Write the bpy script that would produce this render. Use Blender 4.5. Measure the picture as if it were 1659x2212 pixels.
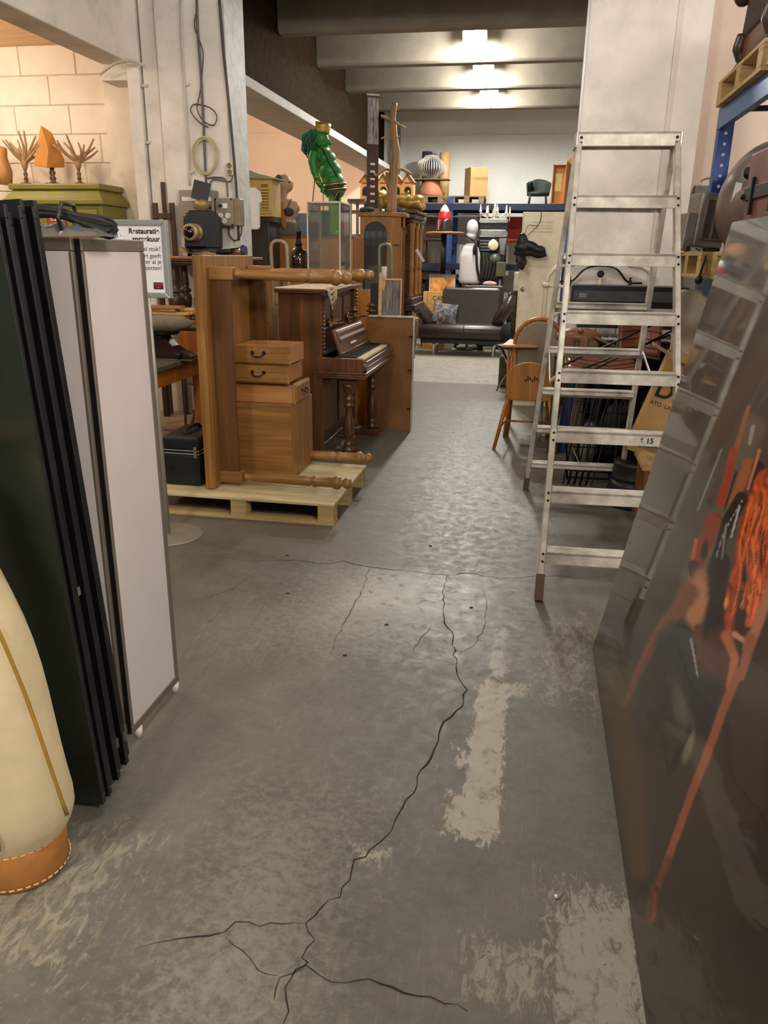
import bpy, bmesh, math, random
from mathutils import Vector, Matrix, Euler, noise
random.seed(7)
scene = bpy.context.scene
for o in list(bpy.data.objects): bpy.data.objects.remove(o)
COL = scene.collection
R = math.radians
# ---------------------------------------------------------------- camera, world, large lights, exposure
FPX, PITCH, YAW, ROLL, EYE = 1660.0, R(18.5), R(10.4), R(0.8), 1.55
_f = Vector((-math.sin(YAW)*math.cos(PITCH), math.cos(YAW)*math.cos(PITCH), -math.sin(PITCH)))
_r0 = Vector((math.cos(YAW), math.sin(YAW), 0)); _u0 = _r0.cross(_f)
_r = _r0*math.cos(ROLL) + _u0*math.sin(ROLL); _u = -_r0*math.sin(ROLL) + _u0*math.cos(ROLL)
cam_d = bpy.data.cameras.new('camera'); cam = bpy.data.objects.new('camera', cam_d); COL.objects.link(cam)
cam_d.sensor_fit = 'VERTICAL'; cam_d.sensor_height = 24.0; cam_d.lens = FPX/2212*24.0
cam_d.clip_start = 0.05; cam_d.clip_end = 100
cam.matrix_world = Matrix(((_r.x, _u.x, -_f.x, 0), (_r.y, _u.y, -_f.y, 0), (_r.z, _u.z, -_f.z, EYE), (0, 0, 0, 1)))
scene.camera = cam
world = bpy.data.worlds.new('world'); scene.world = world; world.use_nodes = True
bg = world.node_tree.nodes['Background']; bg.inputs[0].default_value = (1.0, .93, .84, 1); bg.inputs[1].default_value = 0.11
scene.view_settings.view_transform = 'Standard'; scene.view_settings.look = 'None'
scene.view_settings.exposure = 0.0; scene.view_settings.gamma = 1.0; scene.view_settings.use_curve_mapping = False
def point_light(name, loc, watts, color, radius=.1, parent=None):
    l = bpy.data.lights.new(name, 'POINT'); l.energy = watts; l.color = color; l.shadow_soft_size = radius
    o = bpy.data.objects.new(name, l); COL.objects.link(o); o.location = loc
    if parent: o.parent = parent
    return o
def at(px, py, X=None, Y=None, Z=None):
    """point of the place seen at a pixel of the 1659x2212 frame, on the plane X, Y or Z = const"""
    d = _f + _r*((px-829.5)/FPX) - _u*((py-1106)/FPX)
    t = X/d.x if X is not None else Y/d.y if Y is not None else (Z-EYE)/d.z
    return Vector((0, 0, EYE)) + d*t
# ---------------------------------------------------------------- materials
def lin(c):
    return tuple(((v/255)/12.92 if v/255 <= .04045 else ((v/255+.055)/1.055)**2.4) for v in c)
MATS = {}
class NT:
    def __init__(s, name):
        s.m = bpy.data.materials.new(name); s.m.use_nodes = True; s.t = s.m.node_tree
        s.b = s.t.nodes['Principled BSDF']; s.tc = s.n('ShaderNodeTexCoord')
    def n(s, typ, **kw):
        x = s.t.nodes.new(typ)
        for k, v in kw.items():
            if k.startswith('i_'):
                k = k[2:]; k = int(k) if k.isdigit() else k.replace('_', ' ')
                x.inputs[k].default_value = v
            else: setattr(x, k, v)
        return x
    def l(s, a, b): s.t.links.new(a, b)
    def mapping(s, scale, src='Object', rot=(0, 0, 0), loc=(0, 0, 0)):
        m = s.n('ShaderNodeMapping'); s.l(s.tc.outputs[src], m.inputs[0])
        m.inputs['Scale'].default_value = scale; m.inputs['Rotation'].default_value = rot; m.inputs['Location'].default_value = loc
        return m.outputs[0]
    def noise(s, vec, scale, detail=4, rough=.55, dist=0):
        n = s.n('ShaderNodeTexNoise'); n.inputs['Scale'].default_value = scale; n.inputs['Detail'].default_value = detail
        n.inputs['Roughness'].default_value = rough; n.inputs['Distortion'].default_value = dist
        if vec is not None: s.l(vec, n.inputs['Vector'])
        return n.outputs['Fac']
    def ramp(s, fac, stops):
        r = s.n('ShaderNodeValToRGB'); s.l(fac, r.inputs[0]); e = r.color_ramp.elements
        while len(e) < len(stops): e.new(.5)
        for k, (p, c) in enumerate(stops):
            e[k].position = p; e[k].color = (*lin(c), 1) if len(c) == 3 else c
        return r.outputs[0]
    def mix(s, fac, a, b, mode='MIX'):
        m = s.n('ShaderNodeMix', data_type='RGBA', blend_type=mode)
        for sock, v in ((m.inputs[0], fac), (m.inputs[6], a), (m.inputs[7], b)):
            if hasattr(v, 'is_output') or isinstance(v, bpy.types.NodeSocket): s.l(v, sock)
            elif isinstance(v, (int, float)): sock.default_value = v
            else: sock.default_value = (*lin(v), 1)
        return m.outputs[2]
    def math(s, op, a, b=None, clamp=False):
        m = s.n('ShaderNodeMath', operation=op, use_clamp=clamp)
        for k, v in enumerate((a, b)):
            if v is None: continue
            if isinstance(v, (int, float)): m.inputs[k].default_value = v
            else: s.l(v, m.inputs[k])
        return m.outputs[0]
    def maprange(s, v, a, b, c=0., d=1.):
        m = s.n('ShaderNodeMapRange'); s.l(v, m.inputs[0])
        for k, q in enumerate((a, b, c, d)): m.inputs[k+1].default_value = q
        return m.outputs[0]
    def bump(s, h, strength=.3, dist=.01):
        b = s.n('ShaderNodeBump'); b.inputs['Strength'].default_value = strength; b.inputs['Distance'].default_value = dist
        s.l(h, b.inputs['Height']); s.l(b.outputs[0], s.b.inputs['Normal'])
    def set(s, **kw):
        for k, v in kw.items():
            k = k.replace('_', ' '); i = s.b.inputs[k]
            if isinstance(v, bpy.types.NodeSocket): s.l(v, i)
            elif isinstance(v, tuple) and len(v) == 3: i.default_value = (*lin(v), 1)
            else: i.default_value = v
        return s
def M(name, c=None, r=.5, m=0., var=.08, sc=12., bump=0., bsc=None, dirt=0., dirtc=(60, 52, 44), spec=.5, coat=0., stretch=(1, 1, 1)):
    """painted / plain surface: base colour with soft mottling, optional grime and fine relief"""
    if name in MATS: return MATS[name]
    t = NT(name); v = t.mapping(stretch)
    n1 = t.noise(v, sc, 5)
    lo = tuple(max(0, q*(1-var)) for q in c); hi = tuple(min(255, q*(1+var*.7)) for q in c)
    col = t.ramp(n1, [(.3, lo), (.7, hi)])
    if dirt:
        n2 = t.noise(v, sc*.45, 8, .7)
        col = t.mix(t.maprange(n2, .52, .78, 0, dirt), col, dirtc)
    t.set(Base_Color=col, Roughness=r, Metallic=m, Specular_IOR_Level=spec, Coat_Weight=coat)
    if bump: t.bump(t.noise(v, bsc or sc*6, 4), bump, .004)
    MATS[name] = t.m
    return t.m
def wood(name, c1, c2, axis='z', sc=1., r=.42, coat=.1, knots=False):
    if name in MATS: return MATS[name]
    t = NT(name); k = {'x': 0, 'y': 1, 'z': 2}[axis]
    s = [22.*sc]*3; s[k] = 1.3*sc; s2 = [70.*sc]*3; s2[k] = 2.*sc
    g = t.noise(t.mapping(tuple(s)), 1, 4, .6, .6); f = t.noise(t.mapping(tuple(s2)), 1, 3, .6)
    fac = t.math('ADD', t.math('MULTIPLY', g, .7), t.math('MULTIPLY', f, .3))
    mid = tuple((a+b)/2 for a, b in zip(c1, c2))
    col = t.ramp(fac, [(.32, c1), (.5, mid), (.66, c2)])
    t.set(Base_Color=col, Roughness=r, Coat_Weight=coat, Coat_Roughness=.3); t.bump(f, .12, .002)
    MATS[name] = t.m
    return t.m
def glass(name, c=(235, 240, 240), r=.04, ior=1.45, alpha=.14):
    """thin clear sheet: mostly see-through with fresnel gloss"""
    if name in MATS: return MATS[name]
    t = NT(name); nt = t.t
    tr = t.n('ShaderNodeBsdfTransparent'); tr.inputs[0].default_value = (*lin(c), 1)
    gl = t.n('ShaderNodeBsdfGlossy'); gl.inputs['Roughness'].default_value = r
    df = t.n('ShaderNodeBsdfDiffuse'); df.inputs[0].default_value = (*lin(c), 1)
    lw = t.n('ShaderNodeLayerWeight'); lw.inputs[0].default_value = .35
    m1 = t.n('ShaderNodeMixShader'); m1.inputs[0].default_value = alpha; t.l(tr.outputs[0], m1.inputs[1]); t.l(df.outputs[0], m1.inputs[2])
    m2 = t.n('ShaderNodeMixShader'); t.l(t.math('MULTIPLY', lw.outputs['Fresnel'], .8), m2.inputs[0]); t.l(m1.outputs[0], m2.inputs[1]); t.l(gl.outputs[0], m2.inputs[2])
    t.l(m2.outputs[0], nt.nodes['Material Output'].inputs[0]); MATS[name] = t.m
    return t.m
def emit(name, c, strength):
    if name in MATS: return MATS[name]
    t = NT(name); t.set(Base_Color=c, Emission_Color=c, Emission_Strength=strength); MATS[name] = t.m
    return t.m
# ---------------------------------------------------------------- mesh building
def rotm(rx=0, ry=0, rz=0): return Euler((R(rx), R(ry), R(rz))).to_matrix()
def frame(d):
    d = Vector(d).normalized(); a = Vector((0, 0, 1)) if abs(d.z) < .95 else Vector((1, 0, 0))
    x = a.cross(d).normalized(); return x, d.cross(x), d
class MB:
    def __init__(s): s.v = []; s.f = []; s.s = []; s.X = None
    def add(s, vs, fs, smooth=False):
        k = len(s.v)
        for p in vs:
            p = Vector(p); s.v.append(s.X @ p if s.X else p)
        for f in fs: s.f.append([i+k for i in f]); s.s.append(smooth)
        return s
    def box(s, x0, x1, y0, y1, z0, z1, rot=None, piv=None):
        vs = [Vector((x, y, z)) for z in (z0, z1) for y in (y0, y1) for x in (x0, x1)]
        if rot is not None:
            p = Vector(piv) if piv else Vector(((x0+x1)/2, (y0+y1)/2, (z0+z1)/2)); vs = [p + rot @ (q-p) for q in vs]
        return s.add(vs, [(0, 2, 3, 1), (4, 5, 7, 6), (0, 1, 5, 4), (2, 6, 7, 3), (0, 4, 6, 2), (1, 3, 7, 5)])
    def cbox(s, c, d, rot=None):
        return s.box(c[0]-d[0]/2, c[0]+d[0]/2, c[1]-d[1]/2, c[1]+d[1]/2, c[2]-d[2]/2, c[2]+d[2]/2, rot)
    def bar(s, a, b, w, h, up=None):
        a, b = Vector(a), Vector(b); x, y, d = frame(b-a)
        if up is not None:
            x = Vector(up).cross(d).normalized(); y = d.cross(x)
        vs = [p + x*(i*w/2) + y*(j*h/2) for p in (a, b) for j in (-1, 1) for i in (-1, 1)]
        return s.add(vs, [(0, 2, 3, 1), (4, 5, 7, 6), (0, 1, 5, 4), (2, 6, 7, 3), (0, 4, 6, 2), (1, 3, 7, 5)])
    def lathe(s, prof, a=(0, 0, 0), d=(0, 0, 1), n=16, sx=1., sy=1., smooth=True, caps=True):
        a = Vector(a); x, y, d = frame(d)
        if abs(d.z) > .999: x, y = Vector((1, 0, 0)), Vector((0, 1, 0))*(1 if d.z > 0 else -1)
        vs = []
        for (r, z) in prof:
            for k in range(n):
                t = 2*math.pi*k/n; vs.append(a + d*z + x*(r*sx*math.cos(t)) + y*(r*sy*math.sin(t)))
        fs = [(i*n+k, i*n+(k+1) % n, (i+1)*n+(k+1) % n, (i+1)*n+k) for i in range(len(prof)-1) for k in range(n)]
        s.add(vs, fs, smooth)
        if caps:
            m = len(s.v)-len(vs)
            s.f.append([m+k for k in range(n)][::-1]); s.s.append(False)
            s.f.append([m+(len(prof)-1)*n+k for k in range(n)]); s.s.append(False)
        return s
    def cyl(s, a, b, r, r2=None, n=12, caps=True):
        a, b = Vector(a), Vector(b); return s.lathe([(r, 0), (r if r2 is None else r2, (b-a).length)], a, b-a, n, caps=caps)
    def tube(s, path, r, n=8, closed=False, flat=1.):
        P = [Vector(p) for p in path]; N = len(P); vs = []; x = None
        for i, p in enumerate(P):
            q = (P[(i+1) % N]-P[i-1]) if closed else (P[min(i+1, N-1)]-P[max(i-1, 0)])
            if q.length < 1e-9: q = Vector((0, 0, 1))
            d = q.normalized()
            if x is None: x = frame(d)[0]
            x = (x - d*x.dot(d));  x = x.normalized() if x.length > 1e-6 else frame(d)[0]
            y = d.cross(x); rr = r[i] if isinstance(r, (list, tuple)) else r
            for k in range(n):
                t = 2*math.pi*k/n; vs.append(p + x*(rr*math.cos(t)) + y*(rr*flat*math.sin(t)))
        m = N if closed else N-1
        fs = [(i*n+k, i*n+(k+1) % n, ((i+1) % N)*n+(k+1) % n, ((i+1) % N)*n+k) for i in range(m) for k in range(n)]
        if not closed: fs += [list(range(n))[::-1], [(N-1)*n+k for k in range(n)]]
        return s.add(vs, fs, True)
    def ell(s, c, d, n=16, m=10, rot=None, pw=1.):
        c = Vector(c); vs = []
        def pp(v): return math.copysign(abs(v)**pw, v)
        for i in range(m+1):
            p = math.pi*i/m
            for k in range(n):
                t = 2*math.pi*k/n
                q = Vector((d[0]*pp(math.sin(p))*pp(math.cos(t)), d[1]*pp(math.sin(p))*pp(math.sin(t)), -d[2]*pp(math.cos(p))))
                vs.append(c + (rot @ q if rot is not None else q))
        return s.add(vs, [(i*n+k, i*n+(k+1) % n, (i+1)*n+(k+1) % n, (i+1)*n+k) for i in range(m) for k in range(n)], True)
    def prism(s, poly, d0, d1, axis='y', smooth=False):
        """outline in the two other axes, extruded along axis"""
        def mk(a, b, d): return {'y': (a, d, b), 'x': (d, a, b), 'z': (a, b, d)}[axis]
        n = len(poly); vs = [mk(a, b, d0) for a, b in poly] + [mk(a, b, d1) for a, b in poly]
        fs = [list(range(n)), list(range(n, 2*n))[::-1]]
        s.add(vs, fs)
        k = len(s.v)-2*n
        for i in range(n): s.f.append([k+i, k+n+i, k+n+(i+1) % n, k+(i+1) % n]); s.s.append(smooth)
        return s
    def grid(s, fn, nu, nv, smooth=True):
        vs = [fn(i/nu, j/nv) for j in range(nv+1) for i in range(nu+1)]; w = nu+1
        return s.add(vs, [(j*w+i, j*w+i+1, (j+1)*w+i+1, (j+1)*w+i) for j in range(nv) for i in range(nu)], smooth)
    def obj(s, name, mat, parent=None, bevel=0., seg=2, solid=0., sub=0, w=True, auto=True):
        """one mesh object. w: vertices were given in world space and go into the parent's local space"""
        vs = s.v
        if parent is not None and w:
            inv = tm(parent).inverted(); vs = [inv @ p for p in vs]
        loc = None
        if parent is None:
            lo = Vector((min(p.x for p in vs), min(p.y for p in vs), min(p.z for p in vs))); hi = Vector((max(p.x for p in vs), max(p.y for p in vs), lo.z))
            loc = (lo+hi)/2; vs = [p-loc for p in vs]
        me = bpy.data.meshes.new(name); me.from_pydata([tuple(p) for p in vs], [], s.f); me.update()
        b = bmesh.new(); b.from_mesh(me); bmesh.ops.recalc_face_normals(b, faces=b.faces); b.to_mesh(me); b.free()
        me.polygons.foreach_set('use_smooth', s.s)
        for m in (mat if isinstance(mat, (list, tuple)) else [mat]): me.materials.append(m)
        o = bpy.data.objects.new(name, me); COL.objects.link(o)
        if loc is not None: o.location = loc
        if parent is not None: o.parent = parent
        if solid: q = o.modifiers.new('solid', 'SOLIDIFY'); q.thickness = solid; q.offset = 0
        if bevel: q = o.modifiers.new('bevel', 'BEVEL'); q.width = bevel; q.segments = seg; q.limit_method = 'ANGLE'; q.angle_limit = R(35)
        if sub: q = o.modifiers.new('sub', 'SUBSURF'); q.levels = sub; q.render_levels = sub
        return o
def tm(o):
    m = Matrix.LocRotScale(o.location, o.rotation_euler, o.scale)
    return tm(o.parent) @ m if o.parent else m
def tag(o, label=None, cat=None, group=None, kind=None):
    if label: o['label'] = label
    if cat: o['category'] = cat
    if group: o['group'] = group
    if kind: o['kind'] = kind
    return o
def thing(name, label, cat, loc=(0, 0, 0), rz=0., group=None, rx=0., ry=0.):
    o = bpy.data.objects.new(name, None); COL.objects.link(o); o.empty_display_size = .1
    o.location = Vector(loc); o.rotation_euler = (R(rx), R(ry), R(rz)); return tag(o, label, cat, group)
def struct(name, mb, mat, bevel=0., label=None, parent=None):
    o = mb.obj(name, mat, parent, bevel)
    if parent is None: tag(o, label, None, None, 'structure')
    return o
def copy_tree(o, parent=None, loc=None, label=None, rz=None):
    c = o.copy(); COL.objects.link(c)
    if parent is not None: c.parent = parent
    if loc is not None: c.location = Vector(loc)
    if rz is not None: c.rotation_euler[2] = R(rz)
    if label: c['label'] = label
    for ch in [q for q in bpy.data.objects if q.parent == o]: copy_tree(ch, c)
    return c
def text(body, loc, size, mat, parent, name='lettering', rot=(90, 0, 0), align='LEFT', bold=0., ext=.0004, shear=0., sx=1.):
    cu = bpy.data.curves.new(name, 'FONT'); cu.body = body; cu.size = size; cu.align_x = align; cu.extrude = ext; cu.offset = bold; cu.shear = shear
    to = bpy.data.objects.new(name, cu); COL.objects.link(to); bpy.context.view_layer.update()
    me = bpy.data.meshes.new_from_object(to); bpy.data.objects.remove(to)
    X = Matrix.Translation(Vector(loc)) @ (rot.to_4x4() if isinstance(rot, Matrix) else rotm(*rot).to_4x4()) @ Matrix.Diagonal((sx, 1, 1, 1))
    if parent is not None: X = tm(parent).inverted() @ X
    me.transform(X); me.materials.clear(); me.materials.append(mat)
    o = bpy.data.objects.new(name, me); COL.objects.link(o); o.parent = parent
    return o
def arc(cx, cz, r, a0, a1, n, rz=None): return [(cx + r*math.cos(R(a0+(a1-a0)*k/n)), cz + (rz or r)*math.sin(R(a0+(a1-a0)*k/n))) for k in range(n+1)]
def rrect(x0, x1, z0, z1, r, n=4):
    return arc(x1-r, z1-r, r, 0, 90, n) + arc(x0+r, z1-r, r, 90, 180, n) + arc(x0+r, z0+r, r, 180, 270, n) + arc(x1-r, z0+r, r, 270, 360, n)
def bez(pts, n=8):
    """smooth curve through points (Catmull-Rom)"""
    P = [Vector(p) for p in pts]; P = [2*P[0]-P[1]] + P + [2*P[-1]-P[-2]]; out = []
    for i in range(1, len(P)-2):
        for k in range(n):
            t = k/n; a, b, c, d = P[i-1:i+3]
            out.append(.5*((2*b) + (c-a)*t + (2*a-5*b+4*c-d)*t*t + (3*b-a-3*c+d)*t**3))
    return out + [P[-2]]
def organic(m, name, mat, parent, vox=.012, it=4, bevel=0, w=True):
    """overlapping forms fused into one continuous skin"""
    o = m.obj(name, mat, parent, w=w)
    q = o.modifiers.new('fuse', 'REMESH'); q.mode = 'VOXEL'; q.voxel_size = vox; q.use_smooth_shade = True
    q = o.modifiers.new('smooth', 'SMOOTH'); q.iterations = it; q.factor = .6
    return o
def bb(p, q, Y):
    """x0, x1, z0, z1 of an upright thing at depth Y whose picture spans pixels p (top left) to q (bottom right)"""
    a, b = at(p[0], p[1], Y=Y), at(q[0], q[1], Y=Y); c, d = at(p[0], q[1], Y=Y), at(q[0], p[1], Y=Y)
    return (a.x+c.x)/2, (b.x+d.x)/2, (b.z+c.z)/2, (a.z+d.z)/2
def table(name, label, x0, x1, y0, y1, z, mtop, mleg, th=.035, leg=.06, ap=.09, inset=.03, cat='table'):
    t = thing(name, label, cat, ((x0+x1)/2, (y0+y1)/2, 0))
    MB().box(x0, x1, y0, y1, z-th, z).obj('tabletop', mtop, t, .006)
    i = inset
    for a in ((x0+i, x1-i, y0+i, y0+i+.02), (x0+i, x1-i, y1-i-.02, y1-i), (x0+i, x0+i+.02, y0+i, y1-i), (x1-i-.02, x1-i, y0+i, y1-i)):
        MB().box(*a, z-th-ap, z-th).obj('apron', mleg, t)
    for x in (x0+i, x1-i-leg):
        for y in (y0+i, y1-i-leg): MB().box(x, x+leg, y, y+leg, 0, z-th).obj('leg', mleg, t, .004)
    return t
def crate(label, x0, x1, y0, y1, z0, z1, mat, name='storage_box', cat='box', bev=.005, lid=None):
    o = MB().box(x0, x1, y0, y1, z0, z1).obj(name, mat, None, bev); return tag(o, label, cat)
# ---------------------------------------------------------------- shared materials
white_paint = M('white_painted_concrete', (228, 221, 212), .8, var=.06, sc=3, bump=.6, bsc=26, dirt=.75, dirtc=(176, 170, 162))
block_paint = M('cream_painted_block', (232, 222, 206), .8, var=.04, sc=4, bump=.4, bsc=40, dirt=.25, dirtc=(190, 172, 150))
grey_conc = M('grey_concrete', (116, 109, 96), .85, var=.08, sc=3, bump=.3, bsc=40)
wall_white = M('white_wall_paint', (226, 228, 220), .8, var=.03, sc=1.5, bump=.1, dirt=.3, dirtc=(196, 198, 190))
alu = M('brushed_aluminium', (190, 186, 178), .38, .85, var=.1, sc=20)
alu_dull = M('dull_aluminium', (204, 198, 186), .5, .3, var=.14, sc=14, dirt=.6, dirtc=(120, 110, 90))
chrome = M('chrome', (215, 215, 212), .15, 1., var=.03)
steel = M('grey_steel', (120, 118, 114), .4, .7, var=.1)
iron = M('dark_iron', (38, 34, 31), .5, .6, var=.2)
blackm = M('black_satin', (18, 18, 19), .45, 0, var=.25, sc=20)
blackg = M('black_gloss', (12, 12, 13), .18, 0, var=.2)
blackr = M('black_rubber', (20, 20, 20), .7, 0, var=.2)
brass = M('aged_brass', (120, 88, 45), .35, .9, var=.2)
oak = wood('golden_oak', (112, 75, 30), (170, 122, 62), 'z')
oak_x = wood('golden_oak_along_x', (108, 72, 31), (166, 119, 62), 'x')
oak_dk = wood('dark_oak', (72, 44, 18), (112, 72, 32), 'z')
oak_in = wood('pale_drawer_wood', (150, 98, 52), (186, 132, 78), 'x')
walnut = wood('walnut', (64, 37, 17), (114, 69, 32), 'z', r=.35, coat=.3)
walnut_y = wood('walnut_along_y', (70, 42, 24), (112, 72, 44), 'y', r=.35, coat=.3)
dark_wood = wood('dark_stained_wood', (42, 26, 16), (78, 50, 30), 'z')
pine = wood('pine', (196, 150, 84), (226, 186, 122), 'x', .8)
pine_y = wood('pine_along_y', (190, 146, 84), (222, 184, 122), 'y', .8)
pal_wood = wood('pallet_wood', (164, 134, 84), (204, 176, 126), 'x', .7, r=.75, coat=0)
pal_old = wood('weathered_pallet_wood', (104, 84, 60), (156, 130, 96), 'x', .7, r=.8, coat=0)
drift = wood('driftwood', (140, 108, 74), (184, 150, 112), 'z', .8, r=.75, coat=0)
cardboard = M('cardboard', (178, 142, 92), .85, var=.06, sc=6)
white_pl = M('white_plastic', (222, 218, 210), .4, var=.03)
paper = M('white_paper', (232, 228, 228), .7, var=.02)
cream = M('cream_enamel', (240, 230, 206), .4, var=.04, dirt=.2, dirtc=(190, 170, 130))
leather_br = M('dark_brown_leather', (44, 34, 30), .33, var=.15, sc=8, bump=.15, bsc=60)
# ---------------------------------------------------------------- the setting
def floor_material():
    t = NT('worn_concrete_floor'); P = t.mapping((1, 1, 1))
    sep = t.n('ShaderNodeSeparateXYZ'); t.l(P, sep.inputs[0]); X, Y = sep.outputs[0], sep.outputs[1]
    big = t.noise(P, 1.3, 4, .55); mid = t.noise(P, 5., 8, .65, .3); fine = t.noise(P, 34, 8, .75); grit = t.noise(P, 150, 4, .7)
    rag = t.noise(P, 16, 12, .72, .5); rag2 = t.noise(t.mapping((1.6, .7, 1)), 22, 12, .75, .8); scr = t.noise(t.mapping((9, 1.2, 1), rot=(0, 0, .55)), 6, 10, .8, 1.2)
    a = t.math('ADD', t.math('MULTIPLY', big, .55), t.math('MULTIPLY', mid, .45))
    col = t.ramp(a, [(.32, (76, 73, 65)), (.5, (95, 91, 82)), (.68, (113, 108, 98))])
    col = t.mix(t.maprange(fine, .38, .72, 0, .42), col, (124, 118, 107)); col = t.mix(t.maprange(grit, .56, .72, 0, .35), col, (70, 66, 58))
    MN = lambda *v: v[0] if len(v) == 1 else t.math('MINIMUM', v[0], MN(*v[1:]))
    def patch(x0, x1, y0, y1, ex, ey, c, amt=1., tex=rag, dens=.0, w=.55, soft=.03, skew=0.):
        """area with a torn edge: ex, ey = how far the tearing reaches inwards"""
        nonlocal col
        xs = t.math('SUBTRACT', X, t.math('MULTIPLY', t.math('SUBTRACT', Y, (y0+y1)/2), skew)) if skew else X
        d = MN(t.math('DIVIDE', t.math('SUBTRACT', xs, x0), ex), t.math('DIVIDE', t.math('SUBTRACT', x1, xs), ex), t.math('DIVIDE', t.math('SUBTRACT', Y, y0), ey), t.math('DIVIDE', t.math('SUBTRACT', y1, Y), ey))
        q = t.math('MINIMUM', t.math('MAXIMUM', d, -1.), 1.)
        v = t.math('ADD', tex, t.math('MULTIPLY', q, w*.5)); th = .5 + w*.25 - dens
        m = t.maprange(v, th-soft, th+soft, 0, amt); col = t.mix(m, col, c)
    # overall scuffing
    col = t.mix(t.math('MULTIPLY', t.maprange(scr, .55, .62), t.maprange(mid, .42, .6, 0, .5)), col, (142, 134, 120))
    worn = (166, 158, 140)
    patch(-.105, .012, 1.76, 2.62, .035, .05, worn, .95, rag2, .10, .5, .035)           # strip of old floor paint
    patch(-.175, -.05, 1.76, 1.98, .07, .06, worn, .9, rag2, .0, .5, .04); patch(-.165, -.08, 2.06, 2.2, .05, .05, worn, .9, rag2, -.02, .5, .04); patch(-.15, .15, 2.5, 2.68, .10, .07, worn, .8, rag2, -.05, .5, .04)
    patch(-.09, .015, 2.6, 3.1, .04, .1, (158, 152, 138), .85, rag2, -.04, .5, .04)
    patch(.06, .40, 2.35, 3.45, .12, .3, (144, 138, 124), .7, rag2, -.08, .4, .05); patch(.10, .42, .95, 1.72, .10, .15, (154, 148, 134), .85, rag2, -.03, .45, .05); patch(-.12, .22, 1.22, 1.5, .12, .08, (150, 144, 128), .8, rag2, -.09, .4, .05)
    patch(-1.9, -.75, 1.0, 1.75, .3, .25, (146, 138, 118), .75, rag2, -.085, .4, .05); patch(-.85, -.25, .9, 2.0, .3, .4, (142, 134, 122), .55, fine, -.04, .45, .1); patch(-.42, -.24, 1.58, 1.72, .08, .06, worn, .8, rag2, -.06, .4, .05)
    patch(-1.5, -.8, 2.4, 3.3, .3, .3, (132, 124, 110), .5, scr, -.06, .4, .06)
    patch(-1.02, .02, 2.78, 3.69, .30, .42, (160, 158, 148), .62, fine, .08, .75, .22); patch(-.86, -.05, 3.1, 3.69, .25, .16, (176, 175, 166), .6, rag, .02, .6, .10)   # pale slab end before the joint, with lamp sheen painted into its colour
    patch(-2.6, 1.3, 3.70, 4.3, .3, .05, (106, 99, 88), .55, fine, .12, .4, .1)
    patch(-.75, .30, 4.0, 9.0, .25, .6, (140, 136, 126), .7, rag2, -.035, .45, .05); patch(-.6, .1, 4.6, 8.9, .3, .5, (146, 142, 132), .4, fine, .0, .5, .2)
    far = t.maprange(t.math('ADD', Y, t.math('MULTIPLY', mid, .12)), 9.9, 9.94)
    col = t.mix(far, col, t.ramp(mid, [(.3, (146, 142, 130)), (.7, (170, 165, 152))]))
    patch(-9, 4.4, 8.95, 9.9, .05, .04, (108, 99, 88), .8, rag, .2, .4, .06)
    left = t.math('MULTIPLY', t.maprange(X, -3.05, -2.85, 1, 0), t.maprange(Y, 5.2, 5.5)); col = t.mix(left, col, (176, 160, 132))  # left bay: same floor, its warm lamp light tinted into the colour
    spots = t.n('ShaderNodeTexVoronoi'); spots.inputs['Scale'].default_value = 2.6; t.l(P, spots.inputs['Vector'])
    col = t.mix(t.maprange(t.math('ADD', spots.outputs['Distance'], t.math('MULTIPLY', fine, .05)), .05, .07, .6, 0), col, (72, 67, 60))
    t.set(Base_Color=col, Roughness=t.maprange(rag, .35, .65, .42, .62), Specular_IOR_Level=.4)
    t.bump(t.math('ADD', t.math('MULTIPLY', fine, .6), t.math('MULTIPLY', rag, .4)), .07, .004)
    return t.m
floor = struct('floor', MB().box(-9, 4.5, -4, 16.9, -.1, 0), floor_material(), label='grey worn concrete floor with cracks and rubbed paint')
floor.location = (0, 0, 0)
for v in floor.data.vertices: v.co = Vector((v.co.x - 2.25, v.co.y + 6.45, v.co.z - .1))
crackm = M('crack_dark', (34, 30, 26), .9)
def crack(pts, wd):
    P = [at(x, y, Z=0) for x, y in pts]; Q = []
    for a, b in zip(P, P[1:]):
        n = max(2, int((b-a).length/.035))
        for k in range(n):
            p = a.lerp(b, k/n); s = (b-a).normalized(); o = Vector((-s.y, s.x, 0))
            Q.append(p + o*random.uniform(-.009, .009))
    Q.append(P[-1]); m = MB(); vs = []; N = len(Q)
    for i, p in enumerate(Q):
        d = (Q[min(i+1, N-1)]-Q[max(i-1, 0)]).normalized(); o = Vector((-d.y, d.x, 0)); w = wd*random.uniform(.25, .95)*(.4 + .6*min(1, 3*min(i, N-1-i)/N))
        vs += [p+o*w/2+Vector((0, 0, .0012)), p-o*w/2+Vector((0, 0, .0012)), p-Vector((0, 0, .004))]
    fs = []
    for i in range(N-1):
        a = i*3; fs += [(a, a+3, a+4, a+1)]
    m.add(vs, fs); m.obj('crack', crackm, floor)
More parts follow.
